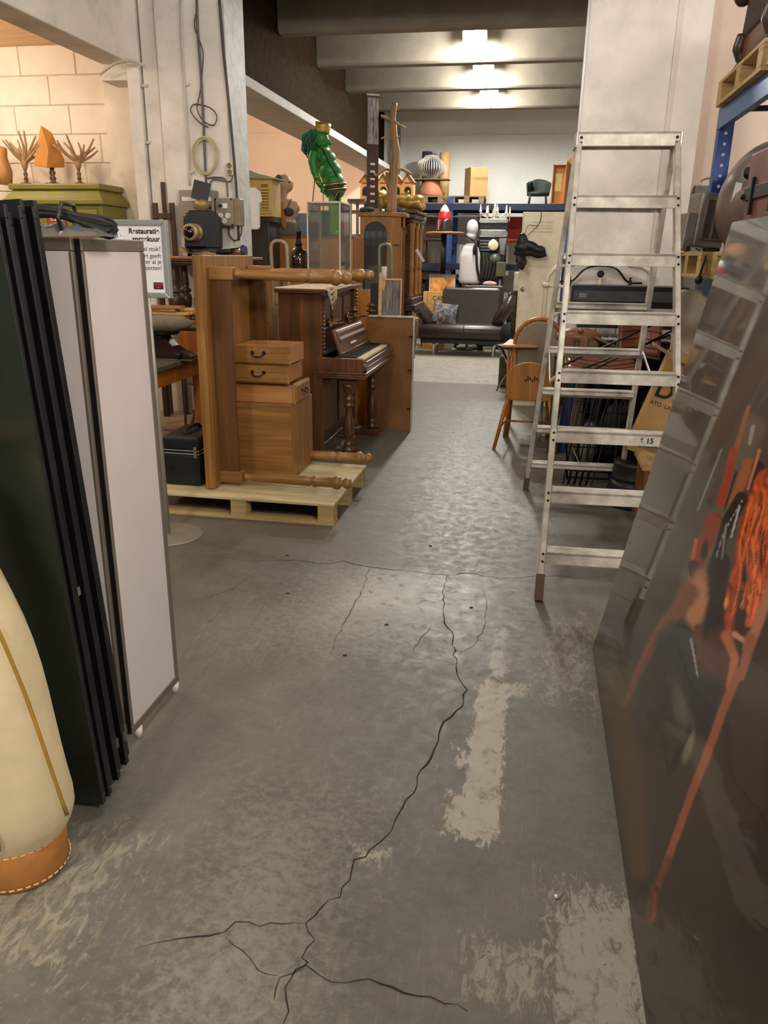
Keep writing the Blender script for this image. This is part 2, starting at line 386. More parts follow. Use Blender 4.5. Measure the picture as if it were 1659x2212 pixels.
for pts, wd in [
    ([(968, 1243), (958, 1275), (962, 1310), (957, 1337), (975, 1365), (978, 1395), (985, 1425), (992, 1460), (1006, 1490), (998, 1525), (963, 1560), (945, 1600), (932, 1640), (908, 1665), (892, 1712), (868, 1745), (840, 1795), (800, 1838), (770, 1858), (752, 1900), (735, 1938), (690, 1962), (663, 1992)], .008),
    ([(663, 1992), (610, 1998), (560, 2000), (512, 1996), (485, 2018), (420, 2030), (360, 2038), (290, 2052)], .006),
    ([(663, 1992), (675, 2030), (660, 2070), (655, 2088), (630, 2110), (618, 2160), (612, 2212)], .006),
    ([(655, 2088), (690, 2112), (745, 2124), (800, 2108), (850, 2130), (900, 2155), (960, 2168), (1010, 2185)], .006),
    ([(655, 2088), (600, 2112), (592, 2160)], .004), ([(485, 2018), (520, 2060), (560, 2092), (600, 2108)], .003),
    ([(800, 1228), (782, 1270), (765, 1310), (745, 1345), (725, 1380), (712, 1412)], .005),
    ([(1040, 1270), (1052, 1300), (1045, 1350), (1030, 1385), (1000, 1408), (986, 1425)], .003),
    ([(450, 1200), (540, 1212), (620, 1210), (700, 1218), (740, 1212), (800, 1226), (870, 1232), (968, 1243), (1010, 1238), (1080, 1250), (1200, 1243), (1270, 1250), (1330, 1240)], .006),
    ([(540, 1248), (500, 1275), (440, 1295), (400, 1300)], .003), ([(935, 1350), (905, 1380), (893, 1410)], .003)]:
    crack(pts, wd)
# near hall column on the left with its two flanges
struct('wall_left', MB().box(-3.42, -2.78, 7.2, 7.66, 0, 4.45), white_paint, .012, 'left white painted concrete pier')
o = MB().box(-3.60, -3.45, 7.27, 7.7, 0, 4.45).obj('flange', white_paint, bpy.data.objects['wall_left'], .01)
o = MB().box(-3.74, -3.62, 7.24, 7.7, 0, 4.45).obj('flange', white_paint, bpy.data.objects['wall_left'], .01)
o = MB().box(-3.63, -3.44, 7.33, 7.7, 0, 4.45).obj('groove', grey_conc, bpy.data.objects['wall_left'])
o = MB().box(-2.785, -2.77, 7.196, 7.665, 0, 4.45).obj('edge_strip', M('pale_grey_strip', (196, 198, 194), .7, var=.08, dirt=.4), bpy.data.objects['wall_left'], .004)
struct('trim_1', MB().box(-4.02, -3.72, -1, 7.4, 3.16, 4.45), white_paint, .015, 'near white concrete beam on the left')
c = MB().box(-4.02, -3.74, 7.28, 7.6, 3.02, 3.17).obj('corbel', block_paint, bpy.data.objects['trim_1'], .01)
struct('trim_2', MB().box(-3.31, -2.775, 7.66, 15.2, 3.03, 3.125), M('pale_lintel', (168, 165, 156), .8, var=.06, sc=4), .01, 'long pale lintel over the left opening')
struct('wall_left_upper', MB().box(-3.3, -3.13, 7.66, 16.5, 3.126, 4.45), M('dark_brown_brick', (38, 29, 17), .95, var=.25, sc=14, bump=.4, bsc=30, spec=.05), 0, 'dark brown brick wall above the lintel')
# block wall behind the column, block by block
bw = struct('wall_back_left', MB().box(-8.5, -4.38, 8.012, 8.2, 0, 3.55), M('block_joint', (200, 184, 162), .9), 0, 'cream painted block wall of the left bay')
rowh = .272
for r_ in range(13):
    z1 = 3.5 - r_*rowh; z0 = z1 - rowh
    if z1 < .5: break
    off = (.0, .32, .12, .42)[r_ % 4]; x = -8.4 - off
    while x < -4.4:
        x1 = min(x+.62, -4.385); xx = max(x, -8.4)
        if x1-xx > .06: MB().box(xx+.004, x1-.004, 8.0, 8.05, z0+.005, z1-.004).obj('block', block_paint, bw, .006, 1)
        x += .62
struct('trim_3', MB().box(-4.38, -3.72, 7.96, 8.2, 0, 3.6), block_paint, .008, 'smooth cream pier beside the block wall')
pc = struct('ceiling_left', MB().box(-9, -4.02, 2, 8.2, 3.53, 3.6), pine, 0, 'pine board ceiling of the left bay')
for k in range(14): MB().box(-9, -4.03, 4.6+k*.25+.003, 4.85+k*.25-.003, 3.50, 3.53).obj('plank', pine, pc, .004, 1)
# left hall far wall
peach = M('cream_plaster', (232, 214, 196), .85, var=.03, sc=2, dirt=.2, dirtc=(204, 178, 150))
struct('wall_far_left', MB().box(-9, -3.31, 15.0, 15.2, 0, 4.2).box(-3.31, -2.775, 15.0, 15.2, 0, 3.03).box(-9, -3.31, 14.98, 15.0, 3.66, 3.68), peach, 0, 'cream plaster wall at the end of the left hall')
struct('ceiling_left_hall', MB().box(-9, -3.3, 8.2, 15.2, 4.2, 4.3), peach, 0, 'pale ceiling of the left hall')
struct('wall_outer_left', MB().box(-9.1, -9, -4, 15.2, 0, 4.45), peach, 0, 'outer wall of the left hall')
# far hall
struct('wall_left_far', MB().box(-3.3, -3.0, 15.2, 16.5, 0, 3.03), grey_conc, 0, 'grey wall between the lintel end and the back wall')
struct('wall_back', MB().box(-3.3, 4.5, 16.5, 16.7, 0, 4.45).box(-3.3, 4.5, 16.485, 16.5, 3.76, 3.775), wall_white, 0, 'white back wall of the hall')
MB().box(-2.98, -2.80, 16.42, 16.5, 0, 4.0).obj('brick_strip', M('grey_brick_strip', (150, 146, 138), .9, var=.2, sc=20, bump=.5), bpy.data.objects['wall_back'])
ce = struct('ceiling', MB().box(-3.3, 4.5, -4, 16.7, 4.42, 4.6), grey_conc, 0, 'grey concrete ribbed ceiling')
for k in range(-3, 5):
    y = 9.8 + k*1.68
    MB().prism([(y, 4.0), (y+.03, 3.97), (y+.19, 3.97), (y+.24, 4.42), (y-.04, 4.42)], -3.13, 4.5, 'x').obj('rib', grey_conc, ce, .01)
# right pier and walls
pr = struct('wall_right', MB().box(.28, .95, 7.2, 7.75, 0, 4.45), white_paint, .012, 'right white painted concrete pier')
MB().prism([(.95, 7.2), (1.0, 7.235), (1.22, 7.235), (1.22, 7.75), (.95, 7.75)], 0, 4.45, 'z').obj('flange', white_paint, pr, .006)
rosy = M('rosy_plaster', (232, 212, 198), .85, var=.04, sc=2, bump=.3, bsc=20, dirt=.3, dirtc=(196, 172, 158))
struct('wall_right_end', MB().box(1.2, 4.5, 7.6, 7.8, 0, 4.45), rosy, 0, 'rosy plaster wall behind the rack')
struct('wall_right_side', MB().box(2.6, 2.8, -4, 16.5, 0, 4.45), rosy, 0, 'plaster wall along the right side')
MB().box(1.30, 1.42, 7.52, 7.6, 0, 2.15).box(1.42, 2.5, 7.52, 7.6, 2.08, 2.15).obj('frame', M('grey_green_frame', (120, 120, 110), .6), bpy.data.objects['wall_right_end'])
MB().box(1.42, 2.5, 7.56, 7.6, 0, 2.08).obj('panel', M('grey_panel', (158, 156, 148), .6), bpy.data.objects['wall_right_end'])
# ---------------------------------------------------------------- lamps of the place
housing = M('lamp_housing', (210, 210, 206), .4, .3)
def flood(label, loc, watts, color=(1, .97, .92), size=.26, tilt=-20, group='ceiling floodlights', rad=.10):
    t = thing('ceiling_floodlight', label, 'ceiling light', loc, 0, group)
    s = size; X = Matrix.Translation(Vector(loc)) @ rotm(tilt, 0, 0).to_4x4()
    m = MB(); m.X = X; m.prism([(-s*.5, .0), (s*.5, .0), (s*.42, .07), (-s*.42, .07)], -s*.4, s*.4, 'y').obj('housing', housing, t)
    m = MB(); m.X = X; m.box(-s*.46, s*.46, -s*.36, s*.36, -.012, -.002).obj('lens', emit('lamp_lens', (255, 250, 240), 40), t)
    for sx in (-1, 1):
        m = MB(); m.X = X; m.prism([(-s*.4, 0), (s*.4, 0), (s*.40, -.10), (-.0, -.03)], sx*s*.5-.003, sx*s*.5+.003, 'x').obj('barn_door', housing, t)
    MB().cyl(Vector(loc)+Vector((0, .05, .06)), (loc[0], loc[1]+.05, 4.42), .008).obj('stem', steel, t)
    point_light('bulb', rotm(tilt, 0, 0) @ Vector((0, 0, -.12)), watts, color, rad, t)
    return t
warm = (1, .955, .885)
for (px, py, yy, w_, lab_) in ((1026, 80, 11.22, 250, 'nearest of the three glaring floodlights under the ribbed ceiling'), (1045, 143, 12.92, 250, 'middle one of the three glaring floodlights under the ribbed ceiling'), (1057, 195, 14.62, 250, 'farthest of the three glaring floodlights under the ribbed ceiling')):
    p_ = at(px, py, Y=yy); f_ = flood(lab_, tuple(p_), w_, (1, .97, .92), .30, -38)
    MB().cyl((p_.x+.03, yy+.22, 3.98), (p_.x+.03, yy+.22, p_.z), .009).obj('conduit', steel, f_)
# lamps of the near hall, above and behind the viewer, and of the left bays
for loc, w, lab in [((-.85, 5.6, 3.9), 50, 'floodlight of the near hall above the pallet'), ((-1.9, -1.2, 3.5), 330, 'floodlight of the near hall left behind the viewer'),
                    ((1.9, -.7, 3.4), 430, 'floodlight of the near hall right behind the viewer'), ((-.85, 2.2, 3.9), 60, 'floodlight of the near hall over the aisle'),
                    ((1.75, 5.0, 3.9), 75, 'added floodlight above the blue rack, brightening the wall behind')]:  # the rack floodlight is unseen, added to brighten rack top and wall
    flood(lab, loc, w, warm, tilt=0, rad=.25)
flood('spotlight washing the block wall above the green cabinet', (-5.6, 6.6, 3.38), 46, (1, .76, .56), .3, 30, 'left bay spotlights')
flood('small spotlight on the far cream wall of the left hall', (-4.22, 12.0, 3.62), 125, (1, .76, .58), .2, 25, 'left bay spotlights')
flood('spotlight over the workbench in the left bay', (-4.6, 4.6, 3.35), 60, (1, .8, .6), .3, 0, 'left bay spotlights')
flood('spotlight in the left hall over the dark cabinet', (-5.0, 9.8, 3.9), 90, (1, .78, .6), .2, 0, 'left bay spotlights')
# ================================================================ foreground left
# golf bag of cream canvas
def golf_bag():
    sil = [(0, 1231, .135), (47, 1324, .14), (87, 1432, .148), (119, 1548, .155), (145, 1656, .16), (166, 1736, .165), (155, 1775, .15)]
    t = thing('golf_bag', 'stained cream canvas golf bag with tan leather base leaning by the black panels', 'golf bag', (-1.2, 1.44, 0))
    rings = []
    for px, py, r in sil[::-1]:
        p = at(px, py, Y=1.44); h_ = math.hypot(p.x, p.y); d_ = (p.x/h_, p.y/h_); t_ = (1.44-d_[0]*r*.92)/d_[1]; rings.append((t_*d_[0]-d_[1]*r*.92, 1.44, EYE+(p.z-EYE)*t_/h_, r))
    rings[0] = (rings[0][0]-.01, 1.44, .125, .145); rings[1] = (rings[1][0], 1.44, .19, rings[1][3])
    rings.append((rings[-1][0]-.07, 1.45, 1.0, .13)); rings.append((rings[-1][0]-.02, 1.45, 1.04, .125))
    n = 40; canvas = M('cream_canvas', (200, 184, 146), .85, var=.07, sc=6, bump=.35, bsc=300, dirt=.45, dirtc=(158, 134, 88))
    m = MB(); vs = []
    for i, (x, y, z, r) in enumerate(rings):
        for k in range(n):
            a = 2*math.pi*k/n; w = 1 + .03*math.sin(3*a+z*9) + .025*noise.noise(Vector((a*1.5, z*7, 1)))
            vs.append((x + r*w*math.cos(a), y + r*w*math.sin(a)*.85, z))
    N = len(rings); fs = [(i*n+k, i*n+(k+1) % n, (i+1)*n+(k+1) % n, (i+1)*n+k) for i in range(N-1) for k in range(n)]
    m.add(vs, fs, True); m.add([vs[k] for k in range(n)], [list(range(n))[::-1]])
    m.obj('canvas_body', canvas, t, sub=1)
    x0, y0, z0, r0 = rings[0]
    lea = M('tan_leather', (158, 104, 50), .5, var=.12, sc=10, bump=.2)
    m = MB(); m.lathe([(.128, 0), (.136, .012), (.14, .06), (.142, z0+.012), (.13, z0+.016)], (x0, y0, 0), (0, 0, 1), 36, 1, .85).obj('leather_base', lea, t)
    st = M('pale_stitching', (214, 180, 130), .8)
    for zz in (.022, z0-.004):
        m = MB()
        for k in range(44):
            a = 2*math.pi*k/44; b = a + .09
            m.bar((x0+.1415*math.cos(a), y0+.121*math.sin(a), zz), (x0+.1415*math.cos(b), y0+.121*math.sin(b), zz), .0025, .0025)
        tag(m.obj('stitching', st, t), kind='stuff')
    def ridge(ang, z_from, z_to, name, mat, rr, off=1.012):
        pts = []
        for k in range(21):
            z = z_from + (z_to-z_from)*k/20
            for (a, b) in zip(rings, rings[1:]):
                if a[2] <= z <= b[2]+1e-6:
                    u = (z-a[2])/max(1e-6, b[2]-a[2]); x = a[0]+(b[0]-a[0])*u; r = a[3]+(b[3]-a[3])*u
                    aa = R(ang(z)); w = 1 + .03*math.sin(3*aa+z*9) + .025*noise.noise(Vector(((aa % (2*math.pi))*1.5, z*7, 1)))
                    pts.append((x + r*w*off*math.cos(aa), 1.44 + r*w*off*math.sin(aa)*.85, z)); break
        MB().tube(pts, rr, 8).obj(name, mat, t)
    pip = M('ochre_piping', (150, 116, 44), .7)
    ridge(lambda z: -6-26*(z-.2), .2, 1.0, 'piping', pip, .0045)
    ridge(lambda z: -82-8*z, .16, .95, 'piping', pip, .004, 1.02); ridge(lambda z: -68-8*z, .16, .95, 'piping', pip, .004, 1.02)
    ridge(lambda z: -75-8*z, .16, .95, 'zipper', M('grey_zipper', (150, 140, 132), .5), .0105, 1.005)
    rt = rings[-1]; MB().lathe([(.124, 0), (.132, .008), (.132, .05), (.12, .055)], (rt[0], rt[1], rt[2]-.01), (0, 0, 1), 30, 1, .85).obj('leather_collar', lea, t)
    m = MB().tube([(rings[-1][0]+.10, 1.37, .95), (rings[4][0]+.02, 1.25, .8), (rings[4][0]-.05, 1.27, .5)], .012, 8, flat=.4); m.obj('strap', lea, t)
golf_bag()
# leaning black panels
pan_face = M('dark_glass_panel', (30, 36, 28), .25, 0, var=.2, sc=2, spec=.6); pan_edge = M('black_scuffed_edge', (14, 13, 13), .5, 0, var=.4, sc=12, dirt=.35, dirtc=(84, 78, 68))
pan_black = M('black_panel_face', (14, 14, 14), .35, 0, var=.2)
names = ['frontmost black panel with dark green glossy face beside the golf bag', 'second black panel from the golf bag in the leaning stack', 'third black panel from the golf bag in the leaning stack',
         'fourth black panel from the golf bag in the leaning stack', 'fifth black panel from the golf bag in the leaning stack', 'sixth black panel from the golf bag in the leaning stack',
         'rearmost black panel of the leaning stack against the white display board']
for k in range(7):
    u = k/6; xr = -1.113 - .035*u + (.012 if k % 2 else 0) - (.0 if k == 0 else .008); y = 1.655 + .036*k
    ht = 1.60 + .012*math.sin(k*2.1) + .006*k; wd = .62
    rot = rotm(0, -3.2, 0); piv = (xr-wd, y, .002)
    t = thing('black_panel', names[k], 'panel', (xr-wd/2, y, 0), 0, 'black panels leaning in a stack')
    MB().box(xr-wd, xr, y, y+.005, .002, ht, rot, piv).obj('face', pan_face if k == 0 else pan_black, t)
    m = MB()
    for a in ((xr-wd, xr, .002, .03), (xr-wd, xr, ht-.03, ht), (xr-.03, xr, .03, ht-.03), (xr-wd, xr-wd+.03, .03, ht-.03)):
        m.box(a[0], a[1], y+.005, y+.019, a[2], a[3], rot, piv)
    m.obj('back_frame', pan_edge, t, .002, 1)
    if k in (2, 4, 5, 6):
        MB().box(xr-.002, xr+.004, y+.006, y+.02, .08 if k > 3 else .62, .11 if k > 3 else .645, rot, piv).obj('clip', chrome if k == 2 else steel, t)
# hinged white display board
fr = M('grey_anodised_frame', (112, 104, 92), .5, .15, var=.05); bface = M('white_board_face', (214, 207, 206), .45, var=.02, sc=3)
bd = thing('display_board', 'white two leaf display board with grey metal frame', 'display board', (-1.19, 2.0, 0))
def leaf(p0, p1, z0, z1, name, wl=.014, wr=.028):
    p0, p1 = Vector((*p0, 0)), Vector((*p1, 0)); d = (p1-p0).normalized(); nrm = Vector((-d.y, d.x, 0)); L = (p1-p0).length
    X = Matrix(((d.x, nrm.x, 0, p0.x), (d.y, nrm.y, 0, p0.y), (0, 0, 1, 0), (0, 0, 0, 1)))
    m = MB(); m.X = X; f = m.box(.008, L-.008, -.006, .006, z0+.02, z1-.02).obj(name, bface, bd)
    for a in ((0, L, z0, z0+.03), (0, L, z1-.035, z1), (0, wl, z0+.03, z1-.035), (L-wr, L, z0+.03, z1-.035)):
        m = MB(); m.X = X; m.box(a[0], a[1], -.009, .009, a[2], a[3]).obj('frame_rail', fr, f, .003, 1)
    for q in (.05, L-.02):
        m = MB(); m.X = X; m.cyl((q, 0, 0), (q, 0, z0), .014).obj('foot', white_pl, f)
leaf((-1.205, 1.985), (-1.205, 2.338), .035, 1.583, 'leaf'); leaf((-1.72, 1.990), (-1.216, 1.978), .035, 1.583, 'leaf', .028, .012)
MB().box(-1.222, -1.2, 1.982, 1.990, .04, 1.58).obj('hinge', iron, bd)
# cable bundle in plastic on top of the board
cb = thing('cable_bundle', 'coiled black cable bundle with zip tie on top of the white display board', 'cable', (-1.32, 2.01, 1.60))
for k in range(22):
    a, b = random.uniform(-.5, .5), random.uniform(0, 1)
    z = 1.613 + .028*b + .004*(k % 3); y = 2.0 + .03*a
    sag = .012*random.random(); rr = .0055
    pts = bez([(-1.55, y, z-.01), (-1.42, y+.01*a, z+.005+sag), (-1.29, y, z+.022*(1-b)+sag), (-1.19, y-.015*a, z-.004), (-1.135, y+.01, z-.03+.02*b), (-1.12, y+.03, 1.607+.01*b)], 5)
    MB().tube(pts, rr, 6).obj('cable', blackr, cb)
tie = MB().tube([(-1.235, 1.965, 1.60), (-1.237, 1.955, 1.63), (-1.237, 1.98, 1.668), (-1.235, 2.03, 1.665), (-1.235, 2.05, 1.62), (-1.235, 2.03, 1.597)], .006, 6, True).obj('zip_tie', blackm, cb)
pb = MB().grid(lambda u, v: (-1.42+.31*u+.012*noise.noise(Vector((u*9, v*9, 0))), 1.945+.12*v, 1.586 + .028*math.sin(math.pi*v)**.5*math.sin(math.pi*min(1, u*1.02))**.4*(1+.7*noise.noise(Vector((u*11, v*7, 3))))), 30, 14)
pb = pb.obj('plastic_bag', glass('clear_plastic_film', (225, 225, 220), .15, alpha=.45))
tag(pb, 'crumpled clear plastic bag under the black cable coil', 'plastic bag')
# sign on a stand
sg = thing('sign_stand', 'grey framed sign on a pole with round foot plate, behind the white display board', 'sign', (-1.97, 3.84, 0))
galv = M('pale_grey_metal', (176, 172, 164), .4, .5, var=.05)
MB().lathe([(.19, 0), (.19, .006), (.165, .012), (.0, .014)], (-1.965, 3.87, 0), n=40).obj('foot_plate', M('beige_grey_plate', (150, 143, 128), .45, .4, var=.05), sg, .001, 1)
MB().cyl((-1.985, 3.87, .012), (-1.985, 3.85, 1.36), .024, n=16).obj('pole', galv, sg)
sx0, sx1, sz0, sz1, sy = -2.115, -1.815, 1.325, 1.70, 3.80
snap = M('silver_snap_frame', (178, 178, 176), .35, .6, var=.03)
fx = MB().box(sx0, sx1, sy, sy+.018, sz0, sz1).obj('backing', snap, sg)
for poly in ([(sx0, sz0), (sx1, sz0), (sx1-.028, sz0+.028), (sx0+.028, sz0+.028)], [(sx0, sz1), (sx1, sz1), (sx1-.028, sz1-.028), (sx0+.028, sz1-.028)],
             [(sx0, sz0), (sx0, sz1), (sx0+.028, sz1-.028), (sx0+.028, sz0+.028)], [(sx1, sz0), (sx1, sz1), (sx1-.028, sz1-.028), (sx1-.028, sz0+.028)]):
    MB().prism(poly, sy-.012, sy+.002).obj('frame_rail', snap, sg, .004)
MB().box(sx0+.026, sx1-.026, sy-.003, sy-.001, sz0+.026, sz1-.026).obj('poster', paper, sg)
ink = M('black_ink', (24, 24, 28), .7, var=0); rx = sx1-.04
for s_, z, h, b in (('Restauratie', 1.635, .036, .0011), ('spreekuur', 1.598, .036, .0011), ('el stuk?', 1.553, .031, 0), ('rt geeft', 1.520, .031, 0), ('ver al je', 1.491, .031, 0), ('ojecten!', 1.462, .031, 0)):
    text(s_, (rx, sy-.0035, z), h, ink, sg, align='RIGHT', bold=b)
MB().box(rx-.052, rx, sy-.005, sy-.003, 1.368, 1.402).obj('logo_plate', M('logo_black', (28, 22, 24), .6), sg)
red = M('logo_red', (200, 48, 56), .6, var=0)
text('GARAGE', (rx-.026, sy-.0055, 1.388), .0135, red, sg, 'logo_lettering', align='CENTER', bold=.0004)
text('SALE', (rx-.026, sy-.0055, 1.374), .0135, red, sg, 'logo_lettering', align='CENTER', bold=.0004)
# ================================================================ pallet, upended desk, drawers, case
def pallet(label, x0, x1, y0, y1, z0, along='x', group='wooden pallets', mat=pal_wood, ply=False, cat='pallet', board_h=.022):
    """four-way pallet: deck boards, stringers, nine blocks, three skids. blocks/skids along the chosen side"""
    t = thing('wooden_pallet', label, cat, ((x0+x1)/2, (y0+y1)/2, z0), 0, group); h = board_h
    xs = (x0, (x0+x1)/2-.05, x1-.10); ys = (y0, (y0+y1)/2-.05, y1-.10)
    sk = []
    if along == 'x':
        for y in ys: MB().box(x0, x1, y, y+.10, z0, z0+h).obj('skid', mat, t, .002, 1)
        for x in xs: MB().box(x, x+.10, y0, y1, z0+h+.078, z0+2*h+.078).obj('stringer', mat, t, .002, 1)
    else:
        for x in xs: MB().box(x, x+.10, y0, y1, z0, z0+h).obj('skid', mat, t, .002, 1)
        for y in ys: MB().box(x0, x1, y, y+.10, z0+h+.078, z0+2*h+.078).obj('stringer', mat, t, .002, 1)
    for x in xs:
        for y in ys: MB().box(x, x+.098, y+.001, y+.099, z0+h, z0+h+.078).obj('block', mat, t, .002, 1)
    zt = z0+2*h+.078
    if ply: MB().box(x0-.004, x1+.004, y0-.004, y1+.004, zt, zt+.018).obj('plywood_deck', M('pale_plywood', (204, 186, 144), .7, var=.1, sc=5, dirt=.5, dirtc=(150, 124, 84), stretch=(.4, 3, 3)), t, .002, 1); return t
    n = 5 if along == 'x' else 6
    if along == 'x':
        for k in range(n): y = y0 + (y1-y0-.11)*k/(n-1); MB().box(x0, x1, y, y+.11, zt, zt+h).obj('deck_board', mat, t, .002, 1)
    else:
        for k in range(n): x = x0 + (x1-x0-.11)*k/(n-1); MB().box(x, x+.11, y0, y1, zt, zt+h).obj('deck_board', mat, t, .002, 1)
    return t
pallet('pale pallet with plywood deck carrying the upended oak desk', -2.28, -1.08, 4.22, 5.14, 0, 'x', ply=True)
PZ = .141
dk = thing('oak_desk', 'oak desk standing on its end on the pallet, turned legs pointing right', 'desk', (-1.9, 4.8, PZ))
m = MB().prism([(-1.935, 4.34), (-1.90, 4.325), (-1.882, 4.34), (-1.872, 4.365), (-1.872, 5.18), (-1.882, 5.20), (-1.90, 5.215), (-1.935, 5.20)], PZ+.005, 1.535, 'z')
m.obj('tabletop', oak, dk, .004)
MB().box(-1.872, -1.745, 4.43, 4.452, .20, 1.45).obj('apron', oak_dk, dk, .003); MB().box(-1.872, -1.745, 5.06, 5.082, .20, 1.45).obj('apron', oak_dk, dk, .003)
MB().box(-1.872, -1.745, 4.45, 5.06, 1.40, 1.42).obj('apron', oak_dk, dk, .003)
MB().box(-1.874, -1.868, 4.45, 5.06, .22, 1.40).obj('underside', oak, dk)
legp = [(.017, 0), (.026, .012), (.026, .022), (.020, .032), (.026, .06), (.0275, .15), (.031, .36), (.032, .40), (.024, .412), (.036, .425), (.036, .437), (.030, .448), (.031, .50), (.031, .535), (.040, .548), (.043, .565), (.036, .582), (.022, .590), (.022, .598), (.030, .606), (.034, .622), (.026, .642), (.0, .648)]
for y, z in ((4.455, 1.435), (5.10, 1.435), (4.455, .205), (5.10, .205)):
    lg = MB().box(-1.872, -1.725, y-.036, y+.036, z-.036, z+.036).obj('leg', oak_x, dk, .004)
    MB().lathe([(a_*1.03, b_*1.085) for a_, b_ in legp], (-1.726, y, z-.002), (1, 0, -.02 if z > 1 else 0), 18).obj('turning', oak_x, lg)
pd = thing('desk_pedestal', 'plain oak pedestal box standing on the pallet below the drawers', 'cabinet', (-1.67, 4.95, PZ))
m = MB().box(-1.735, -1.475, 4.68, 5.14, PZ, .632); m.obj('carcass', oak_x, pd, .003)
MB().box(-1.862, -1.735, 4.68, 5.04, PZ, .632).obj('side_block', oak_x, pd, .002)
for k in range(5):
    y = 4.69 + k*.09; MB().box(-1.478, -1.462, y, y+.085, PZ+.004, .63).obj('slat', oak, pd, .002, 1)
def bail(c, nx, ny, parent, drop=.022):
    """drop handle with two rosettes on a drawer front; (nx, ny) outward"""
    c = Vector(c); n = Vector((nx, ny, 0)); s = Vector((-ny, nx, 0))
    h = MB().tube(bez([c-s*.038+n*.012, c-s*.034+n*.022-Vector((0, 0, .012)), c-s*.012+n*.026-Vector((0, 0, drop)), c+n*.027-Vector((0, 0, drop-.002)), c+s*.012+n*.026-Vector((0, 0, drop)), c+s*.034+n*.022-Vector((0, 0, .012)), c+s*.038+n*.012], 4), .0042, 8)
    h = h.obj('handle', iron, parent)
    for q in (-1, 1): MB().lathe([(.011, 0), (.012, .004), (.006, .008), (.007, .014), (.0, .018)], c+s*.038*q, n, 12).obj('rosette', iron, h)
def drawer(label, x0, x1, y0, y1, z0, z1, fr='-y', fh=None):
    t = thing('loose_desk_drawer', label, 'drawer', ((x0+x1)/2, (y0+y1)/2, z0), 0, 'loose oak drawers'); zf = z1 + .0  # a drawer pulled out of the oak desk
    if fr == '-y':
        MB().box(x0+.02, x0+.032, y0+.02, y1, z0, z1-.012).obj('side', oak_in, t); MB().box(x1-.032, x1-.02, y0+.02, y1, z0, z1-.012).obj('side', oak_in, t)
        MB().box(x0+.032, x1-.032, y1-.012, y1, z0, z1-.012).obj('back', oak_in, t); MB().box(x0+.032, x1-.032, y0+.02, y1-.012, z0+.004, z0+.010).obj('bottom', oak_in, t)
        f = MB().prism([(x0, z0-.0), (x1, z0-.0), (x1, z1), (x0, z1)], y0+.012, y0+.022).obj('front', oak_x, t)
        X = [(x0, y0+.012, z0), (x1, y0+.012, z0), (x1, y0+.012, z1), (x0, y0+.012, z1), (x0+.014, y0, z0+.014), (x1-.014, y0, z0+.014), (x1-.014, y0, z1-.014), (x0+.014, y0, z1-.014)]
        MB().add(X, [(4, 5, 6, 7), (0, 1, 5, 4), (1, 2, 6, 5), (2, 3, 7, 6), (3, 0, 4, 7)]).obj('bevelled_face', oak_x, f)
        bail(((x0+x1)/2-.01, y0, (z0+z1)/2+.012), 0, -1, f)
    else:
        MB().box(x0, x1-.02, y0+.02, y0+.032, z0, z1-.012).obj('side', oak_in, t); MB().box(x0, x1-.02, y1-.032, y1-.02, z0, z1-.012).obj('side', oak_in, t)
        MB().box(x0, x0+.012, y0+.032, y1-.032, z0, z1-.012).obj('back', oak_in, t); MB().box(x0+.012, x1-.02, y0+.032, y1-.032, z0+.004, z0+.010).obj('bottom', oak_in, t)
        z1 = fh or z1
        f = MB().box(x1-.022, x1-.010, y0, y1, z0, z1).obj('front', oak, t)
        X = [(x1-.010, y0, z0), (x1-.010, y1, z0), (x1-.010, y1, z1), (x1-.010, y0, z1), (x1, y0+.014, z0+.014), (x1, y1-.014, z0+.014), (x1, y1-.014, z1-.014), (x1, y0+.014, z1-.014)]
        MB().add(X, [(4, 5, 6, 7), (0, 1, 5, 4), (1, 2, 6, 5), (2, 3, 7, 6), (3, 0, 4, 7)]).obj('bevelled_face', oak, f)
        bail((x1, (y0+y1)/2, (z0+z1)/2+.012), 1, 0, f)
drawer('lowest of the three stacked drawers, its handled front turned to the right', -1.86, -1.44, 4.70, 5.02, .634, .762, '+x')
drawer('middle drawer of the stack on the oak pedestal, handle facing front', -1.855, -1.478, 4.66, 5.03, .764, .884)
drawer('topmost drawer of the stack on the oak pedestal, handle facing front', -1.85, -1.462, 4.645, 5.02, .886, 1.008)
# black flight case on the pallet
fc = thing('flight_case', 'black hard shell case with silver rims on the pallet behind the sign', 'case', (-2.12, 4.55, PZ))
shell = M('black_shell', (22, 22, 24), .4, 0, var=.15, bump=.2, bsc=120)
MB().box(-2.235, -1.985, 4.38, 4.78, PZ, .345).obj('lower_shell', shell, fc, .012, 3); MB().box(-2.235, -1.985, 4.38, 4.78, .372, .455).obj('lid', shell, fc, .018, 3)
for z in (.345, .366): MB().box(-2.239, -1.981, 4.376, 4.784, z, z+.007).obj('metal_rim', chrome, fc, .002, 1)
MB().box(-2.23, -1.99, 4.385, 4.775, .352, .366).obj('seam', blackm, fc)
MB().box(-2.02, -1.998, 4.372, 4.38, .325, .395).obj('latch', chrome, fc, .002, 1); MB().box(-1.985, -1.976, 4.44, 4.47, .33, .392).obj('latch', chrome, fc, .002, 1)
MB().tube(bez([(-2.11, 4.46, .455), (-2.11, 4.49, .478), (-2.11, 4.58, .485), (-2.11, 4.67, .478), (-2.11, 4.70, .455)], 4), .011, 8).obj('handle', blackr, fc)
MB().lathe([(.014, 0), (.014, .003)], (-2.17, 4.381, .25), (0, -1, 0), 12).obj('round_mark', M('near_black', (8, 8, 8), .4), fc)
